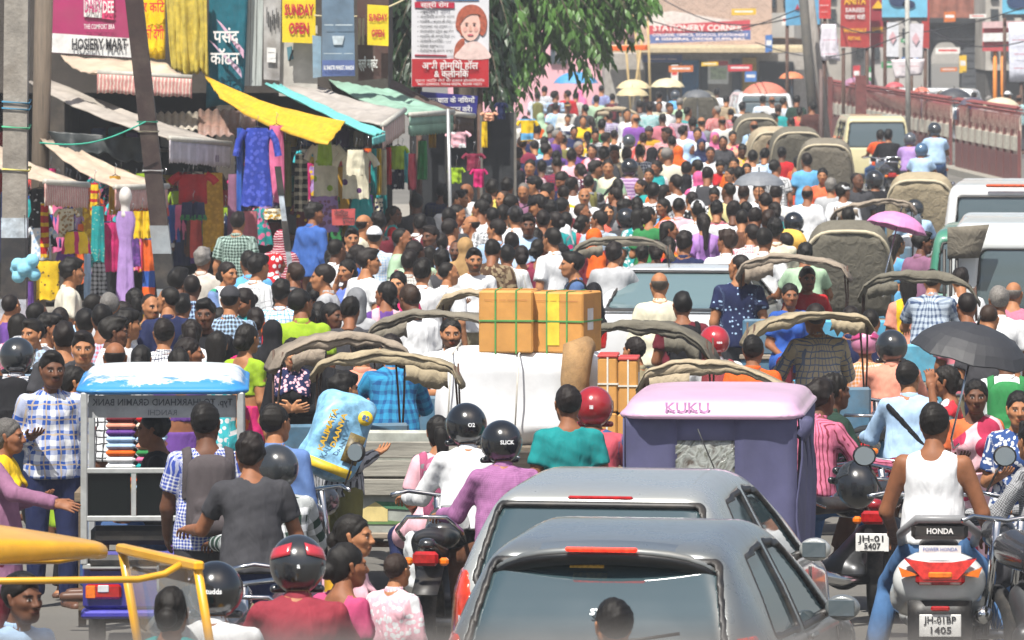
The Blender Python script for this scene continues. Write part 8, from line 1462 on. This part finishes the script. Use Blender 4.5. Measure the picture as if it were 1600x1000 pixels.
# crowd in the middle of the street
M(870, 258, 'b', 'ck:8a1f2c:1d2548:.04', h=1.7); F_w(905, 266, 'bl', '5a1f3c', hair='bun', style='kurtaf'); M(877, 283, 'fl', 'navy', style='tee', pose='look', desc='man in navy tee bending his head'); M(818, 300, 'f', 'mauve', hairc='6d6864', tone=1); M(833, 290, 'l', 'white', hair='messy', gear='cap', gearc='black'); M(838, 322, 'l', 'mauve', style='tee', pose='look', gear='cap', gearc='black', desc='man in mauve tee and black cap looking down'); M(880, 305, 'b', 'yellow', desc='youth in yellow beside the navy tee'); M(880, 324, 'b', 'lblue', hair='short'); M(913, 307, 'f', 'white', hair='bald', hairc='2a2622', face='mous', tone=1, desc='older balding man in white facing the camera'); M(932, 264, 'r', 'hs:lgreen:dgray:.3', hair='messy', desc='student in green shirt and dark tie'); M(950, 262, 'fl', 'hs:cream:lgreen:.3', extra=('strap',), desc='student in cream vest with bag strap'); M(984, 264, 'b', 'hs:86658e:b5a0b8:.05', gear='helmet', gearc='181a1d', pose='ride', h=1.74, style='tee', desc='rider in purple striped polo and black helmet'); F_w(1014, 274, 'f', 'white', hair='bun', tone=1, **DUP('green'), desc='woman in white with green scarf'); F_w(950, 332, 'f', 'cf6050', hair='long', tone=2, style='kurta', desc='smiling woman in coral facing the camera'); M(911, 333, 'r', 'white', hairc='4a4846'); F_w(885, 346, 'b', 'c84a4c', hair='braid', style='kurta', **DUP('teal'), desc='woman in coral with plait and teal scarf'); F_w(912, 350, 'r', 'teal', hair='bun', style='kurta', desc='woman in teal facing sideways'); M(977, 326, 'b', 'gray'); F_w(995, 322, 'b', 'magenta', hair='bun', **DUP('lime')); M(978, 343, 'b', 'dgray', gear='helmet', gearc='1d2023', pose='ride', desc='glossy black helmet rider above the grey brown hood'); F_w(1015, 338, 'b', 'green', hair='braid'); F_w(1035, 324, 'fl', 'sky', hair='bun', **SAR('orange'), desc='woman in orange sari and blue blouse'); M(1055, 287, 'bl', 'white', h=1.72, style='full'); F_w(1072, 284, 'b', 'black', gear='veil', gearc='black', desc='woman in black veil beside the white shirts'); F_w(1091, 280, 'b', 'white', gear='veil', gearc='d0588c', desc='woman in bright pink head scarf'); M(1106, 275, 'b', 'white', extra=('pack',), extrac='dgray', h=1.72, desc='man in white with a dark backpack beside the bright pink head scarf'); F_w(1116, 306, 'f', 'black', hair='bun', tone=0); M(1138, 300, 'b', 'c9c088', extra=('strap',), h=1.74, desc='man in pale yellow shirt with broad strap'); M(1146, 332, 'b', 'white', h=1.7, style='full'); M(1061, 324, 'b', 'lpink', h=1.7, desc='man in pale pink shirt in mid street'); F_w(1047, 360, 'r', 'orange', hair='long', **SAR('fl:mustard:orange:.08'), desc='woman in mustard and orange sari in profile'); F_w(1099, 348, 'b', '9468ae', hair='pony', style='kurta', h=1.64, drape='dupatta', drapec='a880c0', pose='walk', extra=('satchel',), extrac='tan', desc='woman in lavender with scarf down her back and tan bag'); M(1174, 367, 'b', 'gr:white:rose:.035', desc='man in white shirt with pink checks'); M(1180, 342, 'b', 'brown', tone=0, style='tee', desc='man in brown tee with bare arms'); M(825, 352, 'f', 'lblue', style='full', hair='messy', tone=3, h=1.7, desc='man in pale blue shirt with shaded face'); F_w(875, 398, 'fl', 'black', gear='scarf', gearc='black', style='kurtaf', desc='woman in black scarf in front of the grey brown hood'); M(892, 414, 'l', '4a648f', hair='quiff', tone=1, extra=('pack',), h=1.7, desc='man in denim jacket with black backpack in profile'); F_w(814, 367, 'l', 'gray', hair='bun'); C_(1004, 398, 'b', 'ck:white:purple:.03', pose='sit', onh=1.45, h=1.35, desc='child in white and purple checks under the grey brown hood'); M(960, 398, 'b', 'lgray', pose='pedal', desc='puller in light grey under the grey brown hood'); F_w(1025, 392, 'b', 'dt:2f3a6a:d6d8da:.03', pose='sit', onh=1.5, hair='bun')
for x, y, f, c, k in ((1147, 257, 'f', 'orange', 1), (1167, 266, 'f', 'lpink', 1), (1140, 273, 'fl', 'white', 1), (1125, 261, 'f', 'brown', 1), (1044, 243, 'b', 'cream', 0), (1073, 265, 'b', 'white', 0), (1088, 262, 'b', 'purple', 0), (1155, 274, 'b', 'white', 0), (1212, 305, 'b', 'offwhite', 0), (1196, 318, 'b', 'lgray', 0), (1212, 262, 'b', 'white', 0), (1222, 240, 'b', 'red', 0), (1025, 262, 'f', 'white', 1), (893, 245, 'b', 'lpink', 0), (846, 262, 'b', 'gray', 0), (828, 262, 'f', 'ck:lpink:gray:.05', 0), (855, 235, 'b', 'navy', 0), (835, 230, 'b', 'lblue', 0), (806, 262, 'b', 'navy', 0), (848, 345, 'b', 'dgray', 0), (862, 375, 'bl', 'white', 0), (1162, 302, 'b', 'white', 0), (1186, 300, 'f', 'white', 0), (930, 372, 'b', 'maroon', 1), (845, 390, 'b', 'wine', 1), (805, 340, 'b', 'white', 0), (800, 320, 'b', 'dgreen', 0)): (F_w if k else M)(x, y, f, c, hair='bun' if k else 'short')
# far crowd
FAR = '851 142 b ck:white:navy:.05 m|886 148 b red m|887 168 f offwhite m cap|907 147 b pink w veil|914 171 b dgray m|932 156 b lgreen m|957 153 b dgray m|887 186 f hs:white:navy:.3 w|911 189 f yellow w|918 214 b yellow w|952 182 b ck:purple:white:.05 m|980 179 fl white m|992 187 b 7a4a98 m bald|1015 169 b 3a9a9a m|1030 166 f cream m|1047 169 fr white m|1061 182 b mauve m|1062 162 b lgreen m grey|1014 207 f mustard m|1041 210 f rose m|960 212 b white m|1005 217 b coral m|983 222 b cream m helm|947 217 b dgray m|860 205 b 6a4a86 m|872 213 r purple m grey|973 200 f red c|1090 210 f white m|1082 194 b lavender m|1096 226 f navy w veil|1117 215 f lpink w|1145 214 f peach w|1130 222 f dgray w|1119 174 b b0303a m grey|1106 162 b white w veil|1135 158 b beige m|1152 149 b hs:white:sky:.05 m helm|1186 145 b coral m|1192 157 b white m|1178 198 b lblue m pack|1187 224 b dgray m helm|1120 145 b white m|1096 192 b gray m bald|944 242 b dgray m|979 242 b beige m|1020 240 b black w veil|870 246 b dgray m|807 242 b navy m|840 150 b white m|868 150 b lblue m|868 168 b sky m|900 152 b offwhite m|924 190 b gray w|940 196 b green m|930 212 fl black m|897 206 f navy w|880 220 b white m|905 232 fr purple m|925 236 f coral w|960 240 f cream m|1000 238 b navy m|1035 240 f black w|1060 238 b black w|1078 232 f lblue w veil|1110 240 f white w|1050 222 b wine m|1068 206 b white m|1075 176 b teal m|1035 186 b rose m|1000 166 b gray m|1010 150 b dgray m|1030 150 b white m|1055 150 b sky m helm|1075 150 b dgray m|940 140 b purple m|860 172 b rose w|845 185 b orange w|838 205 b white m|822 212 b navy m|815 225 b wine m|850 222 b teal w|1160 168 b white m|1168 184 b dgray m|1150 190 b lblue m|1142 178 b rose m|1160 235 f peach w|1176 246 b white m|1195 244 b lblue m|1128 190 b offwhite m|1206 158 b white m|1216 172 b teal m|1225 160 b white m|1235 190 b orange w|1210 186 b wine m|1192 184 b yellow m|1205 228 b navy m|820 190 b offwhite m|800 205 b gray m|790 220 b white m|775 228 b navy m|795 248 b ck:wine:navy:.05 m|760 245 b dgray m|740 262 r gray m|745 285 b navy m|730 300 b white m|812 278 b black w veil|857 300 b dgray m|895 290 b white m|920 286 b black m|965 290 b red w|1000 292 fl orange w|1020 300 b white m|1040 300 b navy w|960 306 b dgray m|995 340 b teal w|935 345 b lgray m|1080 312 b black w|1090 330 b white m|1120 330 b rose m|1165 330 b gray m|1200 345 b white m|1160 345 b navy m|860 330 b white m|850 312 b wine m|865 346 b teal w|838 370 b black w|1045 385 b red w|1070 380 b navy m|1135 378 b white m|1210 360 b cream m|1195 375 b white m|700 285 b wine w|672 300 b teal w|650 318 b dgray m|640 336 b white m|590 350 b dgray m|570 352 r cream m|760 318 b green m|770 340 b ck:gray:white:.04 m|760 372 b white m|690 380 b rose w|752 378 b dgray m|800 380 b lblue m|792 400 b white m|830 410 bl gray m|815 400 b wine w|690 408 b dgray m|660 425 b white m|640 470 bl white m|675 452 b navy m|560 440 b teal w|480 500 b black w|520 470 b white m|470 505 b wine w|432 500 b lime m|410 470 b white m|360 470 b dgray m|345 500 b teal w|300 520 b red w|285 480 b white m|262 470 b navy m|210 470 b pink w|180 520 r white m|160 500 b rose m|100 530 b dgray m|60 495 b white m|30 510 b lpink w|150 480 b lblue m|95 500 b green w|300 450 b navy m|335 450 b wine w|280 440 b white m|1500 440 b white m|1510 480 b rose m|1545 500 b dgray m|1560 470 b white m|1330 500 b navy m|1360 505 b white m|180 560 b white m'
_r = random.Random(11)
for e in FAR.split('|'):
 t = e.split(); x, y = int(t[0]), int(t[1]); k = {}
 if 335 < y < 545 and x < 900 and _r.random() < .25: continue
 if 'cap' in t: k.update(gear='cap', gearc='tan')
 if 'veil' in t: k.update(gear='veil', gearc=t[3] if t[3] in CN else 'black')
 if 'bald' in t: k.update(hair='bald')
 if 'grey' in t: k.update(hairc='77736e')
 if 'helm' in t: k.update(gear='helmet', gearc=_r.choice(['1c1f22', '3a3f45', '6a7078']), pose='ride')
 if 'pack' in t: k.update(extra=('pack',))
 (dict(m=M, w=F_w, c=C_)[t[4]])(x, y, t[2], t[3], **k)
LM = [(1030, 470, 'the white sedan'), (1370, 235, 'the cream van'), (700, 90, 'the clinic hoarding'), (434, 330, 'the striped post'), (822, 205, 'the hanging school bag'), (1186, 275, 'the grey umbrella'), (1407, 345, 'the pink umbrella'), (974, 365, 'the grey brown hood'), (1092, 160, 'the charcoal hood'), (965, 168, 'the pale yellowish hood'), (1043, 130, 'the cream umbrella'), (1237, 118, 'the orange umbrella'), (660, 345, 'the heaped clothes table'), (1326, 395, 'the tall grey hood'), (840, 500, 'the cartons'), (690, 480, 'the dark canvas hood'), (536, 340, 'the red Hindi notice'), (255, 430, 'the iron post foot'), (25, 420, 'the concrete pole'), (400, 250, 'the royal blue kurta'),
      (1560, 410, 'the green taxi'), (1545, 320, 'the white jeep'), (1260, 480, 'the peaked tan hood'), (1124, 570, 'the long beige hood'), (1437, 440, 'the drooping hood'), (254, 640, 'the blue roofed rickshaw'), (700, 240, 'the thin steel pole'), (1196, 155, 'the far white car'), (1500, 200, 'the maroon railing'), (1440, 300, 'the stained beige hood'), (1180, 185, 'the black looking hood'), (1280, 240, 'the plain grey hood'), (120, 470, 'the cream shirted vendor'), (778, 445, 'the crumpled beige hood'), (527, 515, 'the flat pale hood'), (905, 90, 'the drooping twigs'), (984, 270, 'the striped polo rider'), (1099, 370, 'the lavender woman'), (950, 335, 'the smiling coral woman'), (1138, 310, 'the broad strap man'), (913, 310, 'the older balding man'), (860, 210, 'the purple shirt'), (1119, 178, 'the red shirt')]
USED = {}; _v = random.Random(31)
for q in PL:
 if q['desc'] or q['kw'].get('gear'): continue
 k = q['kw']; u = _v.random(); t_ = q['top']
 if q['sex'] == 'm':
  if u < .07: k.update(gear='cap', gearc=_v.choice(['white', 'navy', 'tan', 'red', 'dgray']))
  elif u < .14: k['hairc'] = _v.choice(['77736e', '7a7672'])
  elif u < .19: k['hair'] = 'bald'
  elif u < .25: k['extra'] = ('pack',); k['extrac'] = _v.choice(['dgray', 'maroon', 'navy', 'olive', 'blue'])
  elif u < .4: k['hairc'] = _v.choice(['2a1c14', '33241a', '241a15'])
  if ':' not in t_ and _v.random() < .38: q['top'] = _v.choice(['ck:%s:white:.045', 'gr:%s:dgray:.05', 'vs:%s:offwhite:.03', 'hs:%s:gray:.08', 'ck:%s:lblue:.035']) % t_
 elif q['sex'] == 'w':
  if u < .16: k.update(gear='veil', gearc=_v.choice(['black', 'pink', 'cream', 'lgreen', 'orange', 'fl:red:white:.06']))
  elif ':' not in t_ and u < .6: q['top'] = _v.choice(['fl:%s:yellow:.06', 'fl:%s:white:.05', 'dt:%s:cream:.04', 'fl:%s:magenta:.08']) % t_
def describe(q):
 kw = q['kw']; n = dict(m='man', w='woman', c='child')[q['sex']]; e = ''
 if kw.get('gear', '').startswith('helmet'): n, e = 'helmeted rider', ''
 elif kw.get('gear') in ('veil', 'scarf'): n = 'veiled woman' if q['sex'] == 'w' else 'man in head cloth'
 elif kw.get('gear') == 'cap': n = 'capped man'
 elif kw.get('hair') == 'bald': n = 'balding man'
 elif kw.get('hairc', '').startswith('7'): n = 'grey haired man'
 if kw.get('extra') == ('pack',): e = ' with backpack'
 vw = dict(b='', f=' facing the camera', l=' in profile', r=' in profile').get(q['f'], ' half turned')
 ct = cword(q['top']); ct = ct if ct != 'coloured' else HEXN.get(q['top'], 'coloured')
 L = sorted(LM, key=lambda m: (m[0] - q['x']) ** 2 + (1.6 * (m[1] - q['y'])) ** 2)
 for v in ('', vw):
  for a in (0, 1, 2):
   lm = L[a]; rel = 'behind' if q['y'] < lm[1] - 14 else 'in front of' if q['y'] > lm[1] + 14 else 'beside'; s = f"{n} in {ct}{e}{v} {rel} {lm[2]}"
   if s not in USED: return s
 for a in (0, 1, 2):
  for b in range(a + 1, 6):
   s = f"{n} in {ct} between {L[a][2]} and {L[b][2]}"
   if s not in USED: return s
 return f"{n} in {ct} near {L[0][2]}"
HEXN = {'7a4a98': 'purple', '3a9a9a': 'teal', '6a4a86': 'purple', 'b0303a': 'red', '5a1f3c': 'dark plum'}
GRP = dict(m='people in the crowded street', w='people in the crowded street', c='people in the crowded street')
BYDESC = {}
for q in PL: 
 if q['desc']: USED[q['desc']] = 1
MENP = ['stand', 'stand2', 'walk', 'walk2', 'stand3', 'lturn', 'rturn', 'look']; _r2 = random.Random(5)
for i, q in enumerate(PL):
 kw = dict(q['kw']); fem = q['sex'] == 'w'; h = kw.pop('h', 1.55 + _r2.uniform(-.07, .07) if fem else 1.2 if q['sex'] == 'c' else 1.66 + _r2.uniform(-.09, .09)); onh = kw.pop('onh', None)
 pose = kw.pop('pose', None) or (_r2.choice(MENP) if q['y'] < 520 and not kw.get('hy') else 'stand'); pose = 'stand3' if pose == 'fold_' else pose; hy = kw.pop('hy', None); glogo = kw.pop('glogo', None); kw.pop('collar', None)
 s0 = (q['y'] - HOR) / (CAM_H - 1.5); lod = 0 if s0 > 195 else 1 if s0 > 118 else 2 if s0 > 78 else 3
 if kw.get('style') is None: kw['style'] = ('kurta' if _r2.random() < .6 else 'blouse') if fem and not kw.get('gear') else 'kurtaf' if fem else _r2.choice(['shirt', 'shirt', 'full', 'tee'])
 st = kw.pop('style')
 if fem: kw.setdefault('hair', _r2.choice(['bun', 'braid', 'pony', 'long'])); kw.setdefault('bot', 'skirt' if st == 'blouse' else 'loose'); kw.setdefault('botc', q['top'] if st == 'blouse' else _r2.choice(['white', 'black', 'navy', 'maroon']))
 else: kw.setdefault('hair', _r2.choice(['short', 'short', 'quiff', 'messy', 'buzz', 'curly'])); kw.setdefault('botc', _r2.choice(['denim', 'dgray', 'black', 'khaki', 'navy', 'brown']))
 if fem and st == 'blouse' and not kw.get('drape'): kw.update(drape='drape', drapec=q['top'])
 if fem and st == 'kurta' and not kw.get('drape') and _r2.random() < .5: kw.update(drape='dupatta', drapec=_r2.choice(['white', 'red', 'lpink', q['top'], 'yellow', 'teal']))
 kw.setdefault('tone', _r2.choice([0, 0, 1, 1, 3])); kw.setdefault('hairc', _r2.choice(['17130f', '14110f', '1c1512']))
 yaw = math.radians(YW[q['f']] + _r2.uniform(-14, 14)); sc_h = h / 1.70; f = fig(pose, fem, lod, hy); hd = np.array(f.p.head) * sc_h
 lift = 0
 if onh: lift = onh - hd[2]
 p = PH(q['x'], q['y'], hd[2] + lift); c, s = math.cos(yaw), math.sin(yaw); loc = (p.x - (c * hd[0] - s * hd[1]), p.y - (s * hd[0] + c * hd[1]), lift)
 lab = q['desc'] or describe(q); USED[lab] = 1
 q['obj'] = person(loc, yaw, lod, fem, pose, st, q['top'], label=lab, group=GRP[q['sex']], height=h, hy=hy, gearlogo=glogo, **kw)
# people past the 300 that show largest: one crowd
rest = sorted((q for q in PL if not q['desc']), key=lambda q: q['y'])[:max(0, len(PL) - 300)]
bpy.context.view_layer.update(); Vs, Fs, Mi, Pu, Fe, mats_, n = [], [], [], [], [], [], 0; dead = []
for q in rest:
 st_ = [q['obj']]
 while st_:
  o = st_.pop(); st_ += list(o.children); dead.append(o)
  if o.type != 'MESH': continue
  me = o.data; k = len(me.vertices); co = np.empty(k * 3, np.float32); me.vertices.foreach_get('co', co); Mx = np.array(o.matrix_world, np.float32); Vs.append(co.reshape(-1, 3) @ Mx[:3, :3].T + Mx[:3, 3]); fa = np.empty(len(me.loops), np.int32); me.loops.foreach_get('vertex_index', fa); Fs.append(fa.reshape(-1, 4) + n)
  ma = o.material_slots[0].material
  if ma not in mats_: mats_.append(ma)
  Mi.append(np.full(len(fa) // 4, mats_.index(ma), np.int32))
  for nm, w, L_ in (('puv', 3, Pu), ('feat', 4, Fe)):
   b_ = np.zeros(k * w, np.float32)
   if nm in me.attributes: me.attributes[nm].data.foreach_get('vector' if w == 3 else 'color', b_)
   L_.append(b_.reshape(-1, w))
  n += k
if rest:
 me = mesh_np('crowd', np.concatenate(Vs), np.concatenate(Fs), attrs={'puv': ('FLOAT_VECTOR', np.concatenate(Pu)), 'feat': ('FLOAT_COLOR', np.concatenate(Fe))})
 for m_ in mats_: me.materials.append(m_)
 me.polygons.foreach_set('material_index', np.concatenate(Mi)); o = bpy.data.objects.new('crowd', me); COL.objects.link(o); tag(o, kind='stuff')
 for o in dead: bpy.data.objects.remove(o)
# ---------------------------------------------------------------- things people carry
def by(desc): return next(q for q in PL if q['desc'] and q['desc'].startswith(desc))
m_ = by('man in grey striped shirt')['obj']; px_ = W(527, 682, m_.location.y - .34); V, Fq = softbox(.185, .125, .29, .08, .016, .024, 6, .5); k = empty('printed_sack', px_, math.radians(12), 'blue and white printed sack with yellow lettering carried on a back', 'sack'); k.rotation_euler = (math.radians(-8), math.radians(22), math.radians(10)); ob('sack', mesh_np('sack', V, Fq), mat('7fb4d6', .45, noise=.35, scale=14, bump=.3, bscale=14), k)
MB().sheet([[(x, -.15, z) for z in np.linspace(-.16, .04, 3)] for x in np.linspace(.05, .16, 3)], .006).build('picture_patch', mat('6a5a2a', .5, noise=.5, scale=30), k); MB().sheet([[(x, -.138, z) for z in (-.26, -.20)] for x in (-.15, 0, .15)], .006).build('yellow_band', mat('d8b82a', .5, noise=.2), k); MB().lathe([(.001, -.154), (.05, -.154), (.05, -.146)], (.11, 0, .16), 16, 'Y').build('yellow_roundel', mat('d8b82a', .5), k); text('82', .05, mat('1f62a8'), k, (.11, -.158, .16), (math.pi / 2, 0, 0), bold=.02)
text('KALIMATA', .055, mat('c9a01c', .5), k, (-.10, -.152, .0), (math.pi / 2, math.radians(-90), 0), width=.30, bold=.03); text('DAANVA', .05, mat('c9a01c', .5), k, (-.03, -.153, .02), (math.pi / 2, math.radians(-90), 0), width=.24, bold=.03)
h_ = by('man in dark green jacket'); g = W(1335, 757, dist_for(757, 1.02)); k = empty('spare_helmet', g, .4, 'black helmet held in the hand of the dark green jacket man', 'helmet'); ob('shell', gear_mesh('helmet', .0075), mat('1b1d20', .25, coat=.6), k, rot=(1.2, .2, .4)); ob('visor', gear_mesh('visor', .011), glassy('2a2d30', .08, 1.6), k, rot=(1.2, .2, .4))
k = empty('carrier_bag', PH(657, 878, .55), 0, 'white plastic carrier bag hanging below the pink backpack girl', 'bag'); V, Fq = softbox(.10, .08, .20, .06, .014, .012, 3, 1.2); ob('bag', mesh_np('bag', V, Fq), mat('cfd2d4', .4, bump=.5, bscale=16), k)
for (d_, c) in (('big man in maroon', 'b0303a'), ('pillion in orange', 'a83a6a')):
 o = by(d_)['obj']; hm = next(ch for ch in o.children if ch.name.startswith('helmet')); mb = MB()
 for q in (-1, 1): mb.sheet([[(q * .137 * math.cos(a) * math.cos(b), -.01 - .160 * math.sin(a) * math.cos(b), .02 + .145 * math.sin(b)) for b in np.linspace(.15 + .25 * i / 6, .55 + .3 * i / 6, 4)] for i, a in enumerate(np.linspace(.2, 1.25, 7))], .004)
 mb.build('flame_marking', mat(c, .25, coat=.6), hm)
# the rail of the footbridge the picture is taken from
r = empty('bridge_railing', (0, 2.5, 0), 0, 'grey metal bridge rail, out of focus along the bottom edge of the picture', 'railing'); RG = mat('4d4a47', .6, noise=.2)
MB().tube([(-3, 0, 3.945), (3, 0, 3.945)], .027, 12).build('top_rail', RG, r); MB().tube([(-3, 0, 3.45), (3, 0, 3.45)], .02, 10).build('lower_rail', RG, r)
for i in range(7): MB().box((-2.7 + .9 * i + .01, 0, 3.4), (.05, .05, 1.03)).build('rail_post', RG, r)
MB().box((0, -.8, 2.85), (6.4, 2.6, .12)).build('deck', mat('6e6b66', .9), r)
flush_texts()
